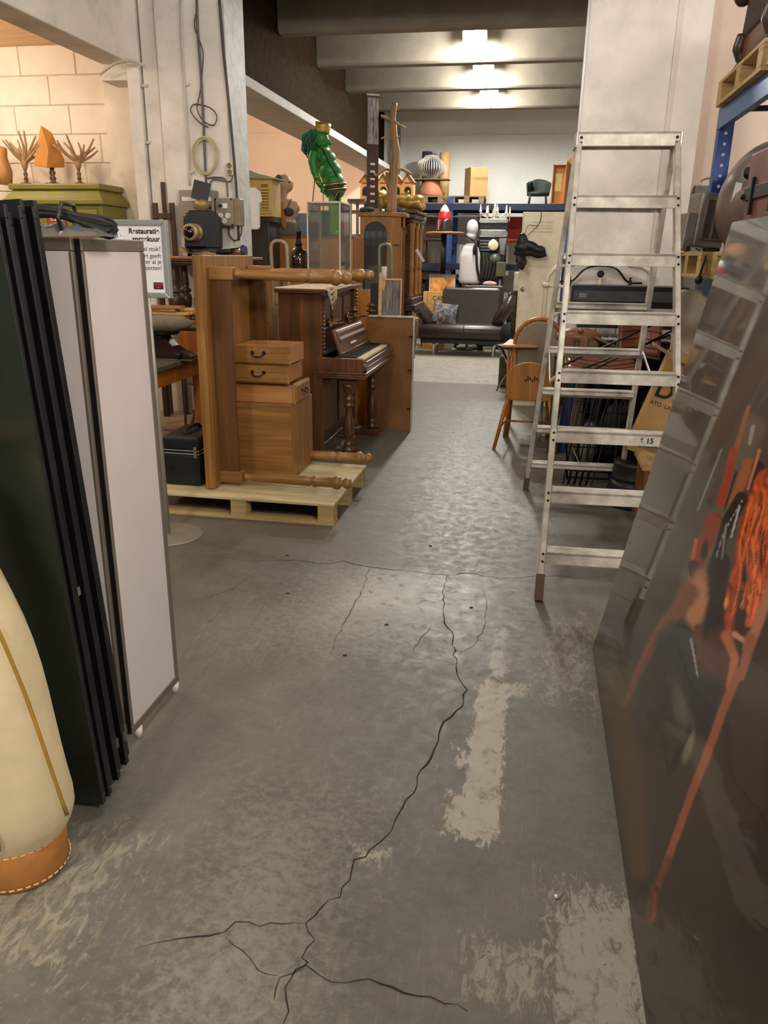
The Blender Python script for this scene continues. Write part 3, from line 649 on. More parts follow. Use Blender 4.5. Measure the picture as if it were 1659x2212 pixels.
# ================================================================ upright piano
pn = thing('upright_piano', 'carved walnut upright piano with open lid and two brass candle holders', 'piano', (-1.6, 6.3, 0))
Y0, Y1 = 5.72, 6.90
for y in (Y0, Y1-.04): MB().box(-1.88, -1.545, y, y+.04, .0, 1.272).obj('side_panel', walnut, pn, .004)
MB().box(-1.88, -1.86, Y0+.04, Y1-.04, .03, 1.27).obj('back_panel', dark_wood, pn)
MB().box(-1.90, -1.515, Y0-.025, Y1+.02, 1.272, 1.285).box(-1.905, -1.505, Y0-.03, Y1+.025, 1.285, 1.303).obj('lid', walnut_y, pn, .004)
MB().box(-1.60, -1.58, Y0+.04, Y1-.04, .80, 1.27).obj('upper_panel', walnut_y, pn)
for a, b in ((Y0+.08, Y0+.37), (Y0+.42, Y1-.42), (Y1-.37, Y1-.08)):
    p = MB(); p.box(-1.58, -1.57, a, b, 1.02, 1.22); q = p.obj('raised_panel', walnut, pn, .006)
    for r4 in ((a-.02, b+.02, 1.0, 1.015), (a-.02, b+.02, 1.225, 1.24), (a-.02, a-.005, 1.015, 1.225), (b+.005, b+.02, 1.015, 1.225)):
        MB().box(-1.58, -1.563, *r4).obj('moulding', dark_wood, q, .003, 1)
for y in (Y0, Y1-.04):
    for k in range(15):
        z = .83 + k*.029; MB().box(-1.55, -1.527, y+.002, y+.038, z, z+.019).obj('carved_tooth', dark_wood, pn, .004, 1)
# key bed
bed = [(-1.60, .70), (-1.235, .70), (-1.205, .715), (-1.20, .745), (-1.222, .77), (-1.225, .80), (-1.60, .80)]
for y in (Y0-.005, Y1-.07): MB().prism(bed, y, y+.075).obj('key_block', walnut, pn, .004)
MB().box(-1.60, -1.21, Y0+.07, Y1-.07, .70, .735).box(-1.235, -1.212, Y0+.07, Y1-.07, .735, .775).obj('key_bed', walnut_y, pn, .003)
for z0, z1, xx in ((.682, .70, -1.195), (.664, .680, -1.205), (.650, .663, -1.215)): MB().box(-1.58, xx, Y0-.012+.004*(xx+1.2), Y1+.005, z0, z1).obj('ridged_moulding', walnut_y, pn, .005)
ky = MB(); kb = MB(); nk = 44; kw = (Y1-Y0-.16)/nk
for k in range(nk):
    y = Y0+.08+k*kw; ky.box(-1.40, -1.245, y+.0006, y+kw-.0006, .775, .793)
    if k % 7 not in (2, 6): kb.box(-1.40, -1.30, y+kw-.006, y+kw+.006, .79, .806)
tag(ky.obj('white_keys', M('ivory', (232, 216, 170), .35, var=.05), pn), kind='stuff'); tag(kb.obj('black_keys', M('ebony', (16, 14, 13), .3), pn), kind='stuff')
MB().box(-1.42, -1.40, Y0+.07, Y1-.07, .775, .83).obj('key_slip', dark_wood, pn)
fb = MB().prism([(-1.425, .80), (-1.405, .81), (-1.475, 1.005), (-1.495, .997)], Y0+.075, Y1-.075).obj('fallboard', walnut_y, pn, .003)
MB().prism([(-1.452, .905), (-1.430, .905), (-1.425, .925), (-1.445, .945), (-1.452, .975), (-1.470, .995), (-1.492, .985)], Y0+.14, Y1-.14, smooth=False).obj('rolled_lip', walnut_y, fb, .006)
MB().box(-1.418, -1.4165, 6.13, 6.33, .868, .884, rotm(0, -20, 0)).obj('paper_slip', paper, fb)
for y in (Y0+.08, Y1-.10):
    for k in range(10):
        u = k/10; MB().box(-1.43-.07*u, -1.412-.07*u, y, y+.014, .82+.19*u, .831+.19*u).obj('carved_tooth', dark_wood, fb, .003, 1)
MB().box(-1.60, -1.58, Y0+.04, Y1-.04, .12, .70).obj('lower_panel', dark_wood, pn)
for a, b in ((Y0+.1, Y0+.55), (Y1-.55, Y1-.1)): MB().box(-1.58, -1.565, a, b, .2, .6).obj('raised_panel', walnut, pn, .008)
MB().box(-1.86, -1.55, Y0+.04, Y1-.04, .0, .12).obj('plinth', dark_wood, pn, .005)
plp = [(.040, 0), (.046, .01), (.046, .03), (.032, .045), (.040, .06), (.040, .075), (.028, .09), (.036, .11), (.044, .15), (.047, .19), (.040, .24), (.027, .30), (.024, .34), (.028, .355), (.042, .37), (.042, .385), (.027, .40), (.040, .415), (.040, .43), (.026, .45), (.034, .475), (.044, .49), (.044, .515), (.05, .52), (.05, .545)]
for y in (Y0+.10, Y1-.16):
    lg = MB().lathe(plp, (-1.36, y, .055), (0, 0, 1), 20).obj('leg', walnut, pn)
    MB().prism([(-1.56, .65), (-1.26, .65), (-1.285, .63), (-1.31, .60), (-1.41, .60), (-1.45, .63), (-1.48, .64), (-1.56, .56)], y-.03, y+.03).obj('bracket', walnut, lg, .003)
    MB().box(-1.60, -1.29, y-.06, y+.06, 0, .055).obj('shoe', walnut, lg, .008)
for k in range(2): MB().box(-1.57, -1.45, 6.22+k*.12, 6.26+k*.12, .07, .085).obj('pedal', brass, pn, .004)
for y in (6.0, 6.62):
    s = MB().tube(bez([(-1.575, y, 1.05), (-1.52, y+.02, 1.03), (-1.45, y+.05, 1.045), (-1.40, y+.03, 1.05), (-1.37, y+.06, 1.07)], 5), .006, 8).obj('candle_arm', brass, pn)
    MB().tube(bez([(-1.57, y-.02, 1.12), (-1.53, y+.01, 1.09), (-1.55, y+.04, 1.06), (-1.50, y+.05, 1.03), (-1.47, y+.0, 1.06)], 5), .004, 6).obj('scroll', brass, s)
    MB().lathe([(.02, 0), (.03, .01), (.034, .03)], (-1.576, y, 1.04), (1, 0, 0), 12).obj('wall_plate', brass, s)
    MB().lathe([(.010, 0), (.012, .02), (.040, .03), (.043, .036), (.013, .036), (.013, .07), (.034, .075), (.036, .080), (.014, .080), (.014, .10), (.011, .10)], (-1.37, y+.06, 1.06), (0, 0, 1), 16).obj('candle_cup', brass, s)
# crochet runner on the piano lid
lace = M('lace_thread', (206, 188, 160), .9); dz = thing('lace_runner', 'beige crocheted lace runner draped over the piano lid', 'doily', (-1.7, 5.9, 1.304))
def lx(u, v):
    if u <= .8: return Vector((-1.895+.388*u/.8, 5.70+.86*v, 1.3055+.0015*math.sin(u*40)*math.sin(v*30)))
    q = (u-.8)/.2; return Vector((-1.4985+.004*math.sin(v*9), 5.72+.24*v+.04*q, 1.306-.13*q*(.35+.65*math.sin(math.pi*min(1, v*1.1)))))
m = MB()
for i in range(16):
    for j in range(30):
        c = lx((i+.5)/16, (j+.5)/30)
        r1 = .0098; rg = [c+Vector((r1*math.cos(a*math.pi/3), r1*math.sin(a*math.pi/3)*1.1, .001*(a % 2))) for a in range(6)] if i < 12 else [c+Vector((.002, r1*math.sin(a*math.pi/3)*1.1, r1*math.cos(a*math.pi/3))) for a in range(6)]
        m.tube(rg, .0034, 4, True)
        if (i+j) % 2 == 0: m.ell(c, (.004, .004, .003), 6, 4)
tag(m.obj('lace_mesh', lace, dz), kind='stuff')
for vv in (0, 1): MB().tube([lx(u/20, vv) for u in range(21)], .0045, 6).obj('edge_cord', lace, dz)
MB().tube([lx(0, v/10) for v in range(11)], .006, 6).obj('edge_cord', lace, dz)
m = MB()
for k in range(16):
    p = lx(1, k/15); m.bar(p, p+Vector((.003, .004, -.028)), .003, .003)
tag(m.obj('fringe', lace, dz), kind='stuff')
# back of a framed picture leaning behind the piano, plank and stump
fp = thing('framed_hardboard', 'brown hardboard back of a framed panel leaning beyond the piano keyboard', 'panel', (-1.2, 6.95, 0), rx=-3)
hb = M('brown_hardboard', (122, 80, 34), .7, var=.1, sc=6); Lm = lambda: MB()
MB().box(-.25, .16, 0, .012, .0, 1.02).obj('back_board', hb, fp, w=False)
MB().box(.16, .172, -.01, .022, 0, 1.035).obj('frame_rail', alu, fp, w=False); MB().box(-.25, .16, -.01, .022, 1.02, 1.035).obj('frame_rail', alu, fp, w=False)
for z in (.2, .55, .85): MB().box(.125, .16, -.012, 0, z, z+.012).obj('clip', iron, fp, w=False)
tag(MB().box(-1.66, -1.47, 7.14, 7.16, 0, 1.25).obj('loose_plank', wood('orange_board', (150, 94, 36), (184, 124, 58), 'z'), None, .003), 'upright orange board standing behind the far end of the piano', 'board')

tg = MB().prism([(4.56, 1.02)]+[(4.59+.03*math.cos(R(q)), 1.10+.03*math.sin(R(q))) for q in range(180, -1, -30)]+[(4.62, 1.02)], -1.866, -1.862, 'x').obj('paper_tag', paper, dk)
# ================================================================ workbench corner in front of the column
orange_w = wood('orange_stained_wood', (150, 84, 24), (188, 116, 46), 'z')
bench_top = M('grey_bench_top', (96, 88, 72), .5, var=.12, sc=5, dirt=.4, dirtc=(64, 58, 48))
table('work_table', 'orange wood work table with grey top carrying the upholstered seat', -3.75, -2.66, 4.95, 6.2, .748, bench_top, orange_w, .04, .085, .12)
# upholstered saddle seat on a curved glossy foot
sx, sy_ = -2.83, 5.72; T0 = .749
us = thing('upholstered_stool', 'grey upholstered seat on a curved dark glossy foot, standing on the work table', 'stool', (sx, sy_, T0))
MB().ell((sx+.01, sy_, 1.02), (.225, .17, .062), 28, 12, None, .85).obj('cushion', M('grey_wool', (122, 112, 94), .9, var=.08, sc=30, bump=.3, bsc=200), us)
MB().lathe([(.12, 0), (.13, .012), (.13, .025), (.05, .03)], (sx, sy_, .94), n=24).obj('seat_plate', iron, us)
gl = M('oxblood_gloss', (52, 24, 22), .15, 0, var=.2, coat=.5)
prof = [(-.10, .94), (.02, .94), (.06, .90), (.10, .855), (.16, .82), (.235, .795), (.25, .775), (.245, T0+.012), (-.22, T0+.012), (-.2, .80), (-.12, .86)]
MB().prism([(sx+a, b) for a, b in prof], sy_-.07, sy_+.07).obj('curved_foot', gl, us, .02, 3)
MB().box(sx-.22, sx+.26, sy_-.08, sy_+.08, T0, T0+.012).obj('base_plate', chrome, us, .003)
MB().lathe([(.018, 0), (.026, .004), (.026, .03), (.018, .034)], (sx+.15, sy_-.075, .79), (0, -1, 0), 14).obj('knob', blackm, us); MB().lathe([(.01, 0), (.015, .004), (.015, .05), (.008, .06)], (sx+.03, sy_-.06, .925), (0, -1, 0), 10).obj('screw', blackm, us)
# plywood chair behind the table
pc2 = thing('plywood_chair', 'orange bent plywood chair behind the work table', 'chair', (-2.8, 6.45, 0))
MB().prism(rrect(-2.99, -2.60, .70, .905, .05), 6.30, 6.318).obj('backrest', orange_w, pc2, .004); MB().prism(rrect(-2.98, -2.61, 6.32, 6.70, .06), .44, .456, 'z').obj('seat', orange_w, pc2, .004)
for x in (-2.96, -2.63):
    MB().tube([(x, 6.325, .88), (x, 6.33, .45), (x, 6.28, 0)], .011, 8).obj('leg', steel, pc2); MB().tube([(x, 6.68, .44), (x, 6.73, 0)], .011, 8).obj('leg', steel, pc2)
# long side table with timber, trestle
table('side_table', 'dark wooden side table under the timber offcuts', -3.55, -2.42, 6.40, 7.08, .95, wood('brown_board', (104, 66, 34), (150, 100, 58), 'x'), dark_wood, .03, .05, .06)
tr = thing('folding_trestle', 'grey folding trestle crossed under the side table', 'trestle', (-2.9, 6.87, 0)); gp = M('grey_painted_wood', (104, 94, 82), .6)
for a, b in (((-2.80, 6.83, .72), (-3.12, 6.77, .0)), ((-3.12, 6.91, .72), (-2.72, 6.95, .0))): MB().bar(a, b, .045, .025).obj('leg', gp, tr)
MB().bar((-3.1, 6.77, .12), (-2.4, 6.85, .12), .04, .025).obj('rail', gp, tr); MB().bar((-3.12, 6.87, .735), (-2.78, 6.87, .735), .05, .03).obj('top_rail', gp, tr)
for k in range(11):
    y = 6.42+random.uniform(0, .03)+(k % 2)*.12; z = .951 + (k//2)*.026; L = random.uniform(.26, .40); x = -3.35 + random.uniform(0, .1)
    tag(MB().box(x, x+L, y, y+.10, z, z+.024, rotm(0, 0, random.uniform(-5, 5))).obj('timber_offcut', [pine, oak_in, pal_old][k % 3], None, .002, 1),
        'short timber offcut in the pile on the side table', 'timber', 'timber offcuts on the side table')
ty = thing('wooden_tray', 'grey wooden tray with scooped sides on the side table', 'tray', (-2.72, 6.57, .951)); tw = wood('greyed_wood', (84, 68, 50), (120, 100, 76), 'x')
for y in (6.45, 6.68): MB().prism([(-2.88, .951), (-2.45, .951), (-2.45, 1.09), (-2.62, 1.085), (-2.76, 1.05), (-2.82, 1.02), (-2.88, 1.015)], y, y+.012).obj('side', tw, ty, .002)
MB().box(-2.88, -2.45, 6.46, 6.68, .951, .961).obj('bottom', tw, ty); MB().box(-2.462, -2.45, 6.462, 6.68, .961, 1.09).obj('end', tw, ty); MB().box(-2.88, -2.868, 6.462, 6.68, .961, 1.0).obj('end', tw, ty)
# baluster table carrying the old projector
bt = thing('baluster_table', 'low table with dark turned baluster legs under the black projector', 'table', (-2.95, 6.9, .951))
for z0, z1, e in ((1.49, 1.515, .02), (1.468, 1.488, .01), (1.45, 1.466, 0), (1.435, 1.449, -.012)): MB().box(-3.32-e, -2.5+e, 6.76-e, 7.12+e, z0, z1).obj('top_layer', wood('reddish_board', (120, 72, 38), (168, 112, 66), 'x') if z0 > 1.48 else dark_wood, bt, .006)
bal = [(.05, 0), (.052, .02), (.04, .035), (.054, .05), (.045, .065), (.06, .10), (.063, .16), (.055, .19), (.04, .20), (.06, .215), (.06, .235), (.038, .25), (.045, .28), (.036, .40), (.034, .43), (.05, .45), (.05, .455)]
for x in (-3.23, -2.98, -2.62): 
    for y in (6.83, 7.05): MB().lathe(bal, (x, y, .985), n=16).obj('leg', dark_wood, bt)
MB().box(-3.32, -2.52, 6.77, 7.11, .951, .985).obj('shelf', dark_wood, bt, .01)
# magic lantern projector
TZ = 1.516; pj = thing('slide_projector', 'antique black slide projector with brass lens on the baluster table', 'projector', (-2.98, 6.92, TZ))
jm = M('black_crackle', (26, 27, 28), .55, .2, var=.25, bump=.3, bsc=150)
XB = Matrix.Translation((-2.96, 6.93, TZ)) @ rotm(0, 0, 18).to_4x4()
def pm(): m = MB(); m.X = XB; return m
pm().prism([(-.16, .07), (.16, .07), (.16, .33), (.10, .385), (-.10, .385), (-.16, .30)], -.10, .12).obj('lamp_house', jm, pj, .012)
pm().box(-.15, .15, -.09, .11, .035, .07).obj('base', blackm, pj, .004)
for x in (-.13, .12):
    for y in (-.07, .08): pm().cyl((x, y, 0), (x, y, .036), .014).obj('foot', iron, pj)
vents = M('pale_tin', (178, 160, 128), .5, .3)
pm().prism([(-.155, .312), (-.105, .378), (-.10, .386), (-.162, .305)], -.095, .10).obj('vent_plate', vents, pj)
for k in range(6):
    for j in range(2): pm().cyl((-.150+.022*j, -.075+k*.032, .325+.029*j), (-.158+.022*j, -.075+k*.032, .331+.029*j), .007, n=8).obj('vent_hole', blackm, pj)
for k in range(7): pm().cyl((-.08+k*.027, -.1015, .35), (-.08+k*.027, -.103, .35), .007, n=8).obj('vent_hole', blackm, pj)
ln = pm().lathe([(.075, 0), (.075, .02), (.06, .025), (.055, .07), (.07, .08), (.074, .10), (.07, .12), (.058, .124)], (-.06, -.10, .20), (-.35, -1, 0), 24).obj('lens_barrel', M('worn_brass', (168, 144, 100), .4, .4, var=.1), pj)
pm().ell((-.1015, -.215, .20), (.05, .03, .05), 16, 10).obj('lens', blackg, ln)
pm().box(-.15, .02, -.22, -.10, .085, .095).obj('front_shelf', iron, pj); pm().box(-.13, -.11, -.26, -.1, .04, .06).obj('rack_bar', iron, pj)
pm().lathe([(.055, 0), (.055, .02), (.065, .03), (.065, .08), (.055, .085), (.03, .1)], (.0, .02, .385), n=20).obj('chimney', M('brass_cylinder', (160, 132, 84), .45, .35), pj)
pm().box(-.075, .075, -.005, .003, .47, .63, rotm(-10, 14, 0)).obj('flap', blackm, pj, .002)
cp = MB().grid(lambda u, v: (-3.12+.36*u, 6.74+.12*v-.02*u, 1.521+.06*(1-u)**2*(.4+v*.6)+.022*math.sin(u*9+v*4)*math.sin(math.pi*v)+.012), 16, 6).obj('leather_scrap', M('raw_hide', (164, 128, 82), .8, var=.1), None, solid=.004)
tag(cp, 'curled tan leather scrap on the baluster table below the projector', 'leather')
fl = thing('torch', 'silver and black torch lying on the baluster table', 'torch', (-2.62, 6.86, TZ))
MB().lathe([(.02, 0), (.026, .01), (.026, .12), (.03, .13)], (-2.80, 6.86, TZ+.036), (1, 0, .05), 14).obj('grip', blackm, fl); MB().lathe([(.03, 0), (.032, .07), (.045, .09), (.048, .10)], (-2.672, 6.86, TZ+.043), (1, 0, .05), 16).obj('barrel', chrome, fl); MB().lathe([(.05, 0), (.055, .01), (.055, .03), (.048, .032)], (-2.573, 6.86, TZ+.048), (1, 0, .05), 18).obj('head', M('navy_rubber', (40, 44, 70), .4), fl)
# easel
es = thing('easel', 'dark brown wooden studio easel by the column', 'easel', (-3.35, 7.15, 0)); ew = wood('easel_wood', (54, 34, 24), (84, 56, 40), 'z')
a = at(345, 392, Y=7.12); MB().box(a.x-.018, a.x+.018, 7.165, 7.195, .8, a.z).obj('mast', ew, es, .003)
for px in (330, 366):
    q = at(px, 445, Y=7.10); MB().box(q.x-.022, q.x+.022, 7.135, 7.165, .0, q.z+.03).obj('upright', ew, es, .003)
q = at(330, 465, Y=7.10); q2 = at(366, 465, Y=7.10); MB().box(q.x, q2.x, 7.12, 7.135, q.z-.03, q.z+.02).obj('crossbar', ew, es, .003); MB().box(q.x, q2.x, 7.12, 7.135, .5, .55).obj('crossbar', ew, es, .003)
# ---------------------------------------------------------------- electrical fittings on the column
gbox = M('grey_switch_box', (150, 140, 122), .5, .2, var=.06, dirt=.3)
x0, x1, z0, z1 = bb((388, 410), (462, 492), 7.06); sb = thing('distribution_box', 'large grey electrical distribution box on the column behind the projector', 'electrical box', ((x0+x1)/2, 7.1, z0))
MB().box(x0, x1, 7.06, 7.199, z0, z1).obj('body', gbox, sb, .01); MB().box(x0-.004, x1+.004, 7.045, 7.06, z0-.004, z1-.10).obj('cover', gbox, sb, .008); MB().box(x0+.03, x1-.02, 7.052, 7.06, z1-.095, z1-.06).obj('label_strip', paper, sb)
MB().box(x0+.01, x1-.08, 7.05, 7.056, z1-.19, z1-.115).obj('window', blackm, sb)
for k in range(4): MB().cyl((x1-.03-.045*k, 7.058, z1-.15), (x1-.03-.045*k, 7.035, z1-.15), .012, n=10).obj('fuse_cap', iron, sb)
x0, x1, z0, z1 = bb((466, 428), (518, 488), 7.08); sk = thing('socket_box', 'clear fronted switch box with three white fuses on the column edge', 'electrical box', ((x0+x1)/2, 7.1, z0))
MB().box(x0, x1, 7.08, 7.199, z0, z1).obj('body', M('brown_grey_box', (134, 118, 96), .45), sk, .008); MB().box(x0+.005, x1-.06, 7.068, 7.08, z0+.005, z1-.005).obj('cover', M('smoky_cover', (150, 136, 112), .2, var=.1), sk, .004)
for px, pz in ((.05, .085), (.12, .085), (.085, .04)): MB().lathe([(.026, 0), (.026, .008), (.012, .012), (.012, .009)], (x0+px, 7.068, z0+pz), (0, -1, 0), 16).obj('fuse_cap', white_pl, sk)
MB().box(x0+.05, x0+.12, 7.062, 7.068, z0+.15, z0+.19).obj('label', paper, sk); MB().cyl((x0+.06, 7.062, z0+.17), (x0+.06, 7.045, z0+.17), .016, n=10).obj('switch', blackm, sk)
for xx in (x0+.01, x1-.07):
    for zz in (z0+.01, z1-.01): MB().cyl((xx, 7.07, zz), (xx, 7.06, zz), .008, n=8).obj('screw', blackm, sk)
so = at(497, 365, Y=7.18); s2 = thing('wall_socket', 'small white double socket on the column', 'socket', so)
MB().box(so.x-.032, so.x+.032, 7.165, 7.199, so.z-.055, so.z+.055).obj('plate', M('ivory_plastic', (206, 192, 158), .5), s2, .008)
for q in (-.025, .025): MB().lathe([(.02, 0), (.022, .004), (.014, .004), (.014, .001)], (so.x, 7.165, so.z+q), (0, -1, 0), 14).obj('outlet', M('ivory_dark', (120, 108, 84), .5), s2)
def pipe(name, label, pts, r, mat, Y=7.185, smooth=True, cat='cable'):
    P = [at(px, py, Y=Y) for px, py in pts]; return tag(MB().tube(bez(P, 6) if smooth else P, r, 8).obj(name, mat), label, cat)
greyc = M('grey_cable', (96, 90, 84), .6); whc = M('painted_conduit', (196, 188, 176), .7, var=.06); dkc = M('dark_conduit', (70, 64, 60), .6)
pipe('conduit', 'white painted conduit running down the column left of the grey cable', [(390, 0), (396, 150), (403, 260), (410, 400)], .011, whc, 7.187, cat='conduit')
pipe('conduit', 'dark grey conduit along the right edge of the column', [(474, 0), (482, 100), (496, 240), (510, 400), (516, 520)], .013, dkc, 7.185, cat='conduit')
pipe('hanging_cable', 'thick grey cable hanging down the middle of the column', [(425, 0), (427, 60), (432, 130), (436, 200), (440, 280), (444, 370), (446, 410)], .012, greyc, 7.183)
pipe('looped_cable', 'thin dark cable tied in a loose loop on the column', [(423, 30), (420, 55), (428, 80), (438, 110), (438, 140), (432, 200), (426, 235), (440, 262), (462, 270), (468, 250), (452, 232), (420, 225), (412, 240), (428, 262), (450, 275)], .005, dkc, 7.178)
pipe('box_lead', 'cable bending from the wall socket to the grey box', [(503, 380), (496, 392), (460, 388), (452, 408)], .006, greyc)
pipe('box_lead', 'arched cable between the two electrical boxes', [(446, 385), (470, 383), (488, 390), (492, 425)], .007, greyc)
pipe('box_lead', 'cable loop hanging under the clear fronted switch box', [(494, 490), (496, 508), (508, 520), (520, 508), (522, 488)], .008, greyc)
cc = at(443, 337, Y=7.17); wc = thing('wire_coil', 'coil of pale wire hung on the column cable', 'wire', cc); pw = M('pale_wire', (190, 178, 138), .6)
for k in range(9):
    e = 1 + .07*random.uniform(-1, 1); dx, dz_ = random.uniform(-.012, .012), random.uniform(-.012, .012)
    MB().tube([(cc.x+dx+.105*e*math.cos(a*math.pi/15), 7.172-.005*(k % 3), cc.z+dz_+.145*e*math.sin(a*math.pi/15)) for a in range(30)], .0042, 6, True).obj('turn', pw, wc)
hk = [at(x, y, Y=7.2) for x, y in ((222, 163), (245, 152), (270, 140), (295, 137), (318, 145))]
tag(MB().tube(bez([(p.x, 7.15-.06*math.sin(k*.8), p.z) for k, p in enumerate(hk)], 6), .013, 8).obj('grab_hose', whc), 'bent white hose between the corbel and the column', 'hose')
for (px, py) in ((312, 185), (318, 308), (402, 183), (412, 372)):
    p = at(px, py, Y=7.26 if px < 350 else 7.19); yy = 7.269 if px < 350 else 7.199
    tag(MB().box(p.x-.03, p.x+.03, yy-.02, yy, p.z-.012, p.z+.012).obj('pipe_clamp', whc, None, .004), 'small white pipe clamp on the column', 'clamp', 'pipe clamps on the column')
# ================================================================ left bay: green cabinet and what stands on it
gc_ = thing('green_cabinet', 'olive green painted cabinet with stepped cornice and glass door by the block wall', 'cabinet', (-4.72, 7.65, 0)); grn = M('olive_paint', (126, 124, 52), .45, var=.06, sc=5)
gx0, gx1 = -5.26, -4.21
MB().box(gx0+.03, gx1-.02, 7.46, 7.94, 0, 1.98).obj('body', grn, gc_, .006)
def frus(x0, x1, y0, y1, z0, z1, i): return [(x0, y0, z0), (x1, y0, z0), (x1, y1, z0), (x0, y1, z0), (x0+i, y0+i, z1), (x1-i, y0+i, z1), (x1-i, y1-i*.2, z1), (x0+i, y1-i*.2, z1)]
QF = [(0, 3, 2, 1), (4, 5, 6, 7), (0, 1, 5, 4), (1, 2, 6, 5), (2, 3, 7, 6), (3, 0, 4, 7)]
MB().box(gx0-.02, gx1+.02, 7.41, 7.95, 1.98, 2.03).obj('cornice', grn, gc_, .01); MB().add(frus(gx0-.01, gx1+.01, 7.42, 7.95, 2.03, 2.12, .07), QF).obj('cornice', grn, gc_, .004); MB().box(gx0+.03, gx1-.03, 7.46, 7.95, 2.12, 2.175).obj('cornice', grn, gc_, .012)
MB().box(-4.86, -4.28, 7.44, 7.46, .3, 1.93).obj('door', grn, gc_, .004)
for a, b in ((-4.83, -4.60), (-4.55, -4.34)):
    p = MB().box(a, b, 7.436, 7.4405, 1.58, 1.88).obj('pane', M('copper_reflecting_pane', (150, 78, 44), .25, .2, var=.3, sc=6), gc_)
text('€250,-', (-4.80, 7.434, 1.83), .075, M('chalk_white', (240, 236, 230), .8), gc_, 'chalk_lettering', shear=.2)
MB().box(-4.286, -4.276, 7.43, 7.46, 1.72, 1.82).obj('hinge', iron, gc_); MB().box(-4.60, -4.55, 7.43, 7.437, 1.58, 1.88).obj('glazing_bar', grn, gc_)
GZ = 2.176
def turned_base(t, x, y, z, h, s=1.):
    MB().lathe([(.055*s, 0), (.055*s, .012), (.022*s, .02), (.014*s, .04), (.024*s, h*.35), (.013*s, h*.5), (.022*s, h*.7), (.012*s, h*.85), (.018*s, h)], (x, y, z), n=16).obj('turned_base', walnut, t)
def branch_sculpture(label, px, top, seed):
    rnd = random.Random(seed); p = at(px, 390, Y=7.6); x = p.x; H = at(px, top, Y=7.6).z - GZ
    t = thing('driftwood_sculpture', label, 'sculpture', (x, 7.6, GZ), group='driftwood on turned bases'); turned_base(t, x, 7.6, GZ, .14)
    c = Vector((x, 7.6, GZ+.20)); MB().ell(c, (.035, .03, .07), 10, 8).obj('root_knot', drift, t)
    for k in range(13):
        a = 2*math.pi*k/13 + rnd.uniform(-.2, .2); up = rnd.uniform(.25, 1.1); L = rnd.uniform(.15, .27)
        d = Vector((math.cos(a)*1.0, math.sin(a)*.5, up)).normalized(); mid = c + d*L*.5 + Vector((rnd.uniform(-.03, .03), 0, .02)); e = c + d*L + Vector((rnd.uniform(-.02, .02), 0, .05))
        MB().tube(bez([c, mid, e], 4), [.017-.009*i/8 for i in range(9)], 7).obj('branch', drift, t)
branch_sculpture('left driftwood branch cluster on a turned base on the green cabinet', 57, 308, 3); branch_sculpture('right driftwood branch cluster on a turned base on the green cabinet', 172, 295, 5)
p = at(115, 390, Y=7.62); st = thing('faceted_stone', 'orange faceted pyramid stone on a turned foot on the green cabinet', 'sculpture', (p.x, 7.62, GZ)); turned_base(st, p.x, 7.62, GZ, .16, 1.5)
V = [(-.15, -.08, .17), (.03, -.14, .14), (.13, .02, .16), (-.05, .12, .17), (.15, .0, .23), (-.05, -.03, .54), (.03, .02, .48), (.06, -.12, .30)]
MB().add([(p.x+a, 7.62+b, GZ+c) for a, b, c in V], [(0, 1, 5), (1, 7, 5), (7, 6, 5), (1, 2, 4, 7), (7, 4, 6), (2, 3, 4), (4, 3, 6), (3, 0, 5, 6), (0, 3, 2, 1)]).obj('stone', M('orange_stone', (196, 132, 56), .6, var=.08, sc=4, bump=.3, bsc=20), st, .006)
p = at(6, 390, Y=7.62); tag(MB().tube([(p.x, 7.62, GZ), (p.x+.01, 7.62, GZ+.12), (p.x-.01, 7.61, GZ+.25), (p.x+.0, 7.63, GZ+.35)], [.085, .095, .085, .075], 14).obj('log', wood('bare_log', (168, 112, 60), (204, 150, 92), 'z', .5, r=.8)), 'short bare log standing at the left end of the green cabinet', 'log')
# ================================================================ middle of the hall, left side
cab_top = 1.345
kd = wood('brown_cabinet', (110, 68, 28), (150, 98, 46), 'z')
cb2 = thing('storage_cabinet', 'brown wooden cabinet behind the piano carrying the brown demijohn', 'cabinet', (-2.1, 7.5, 0))
MB().box(-2.55, -1.70, 7.36, 7.9, 0, cab_top).obj('body', kd, cb2, .006)
for a, b in ((-2.53, -2.13), (-2.11, -1.72)):
    d = MB().box(a, b, 7.345, 7.36, .08, cab_top-.05).obj('door', oak, cb2, .004); MB().ell((b-.04 if a < -2.3 else a+.04, 7.34, .8), (.012, .012, .012), 10, 6).obj('knob', brass, d)
# demijohn
dj = at(646, 585, Y=7.55); djt = thing('demijohn', 'big dark brown glass demijohn bottle on the cabinet behind the desk', 'bottle', (dj.x, 7.55, cab_top))
amber = M('dark_amber_glass', (40, 14, 8), .05, 0, var=.1, spec=.8, coat=.6)
b = MB().lathe([(.07, 0), (.095, .01), (.102, .05), (.102, .15), (.096, .19), (.075, .23), (.045, .255), (.032, .27), (.027, .30), (.025, .395), (.03, .397), (.03, .41), (.02, .412)], (dj.x, 7.55, cab_top), n=32).obj('bottle_body', amber, djt)
MB().lathe([(.034, 0), (.034, .035), (.02, .04)], (dj.x, 7.55, cab_top+.275), n=16).obj('neck_collar', blackg, djt)
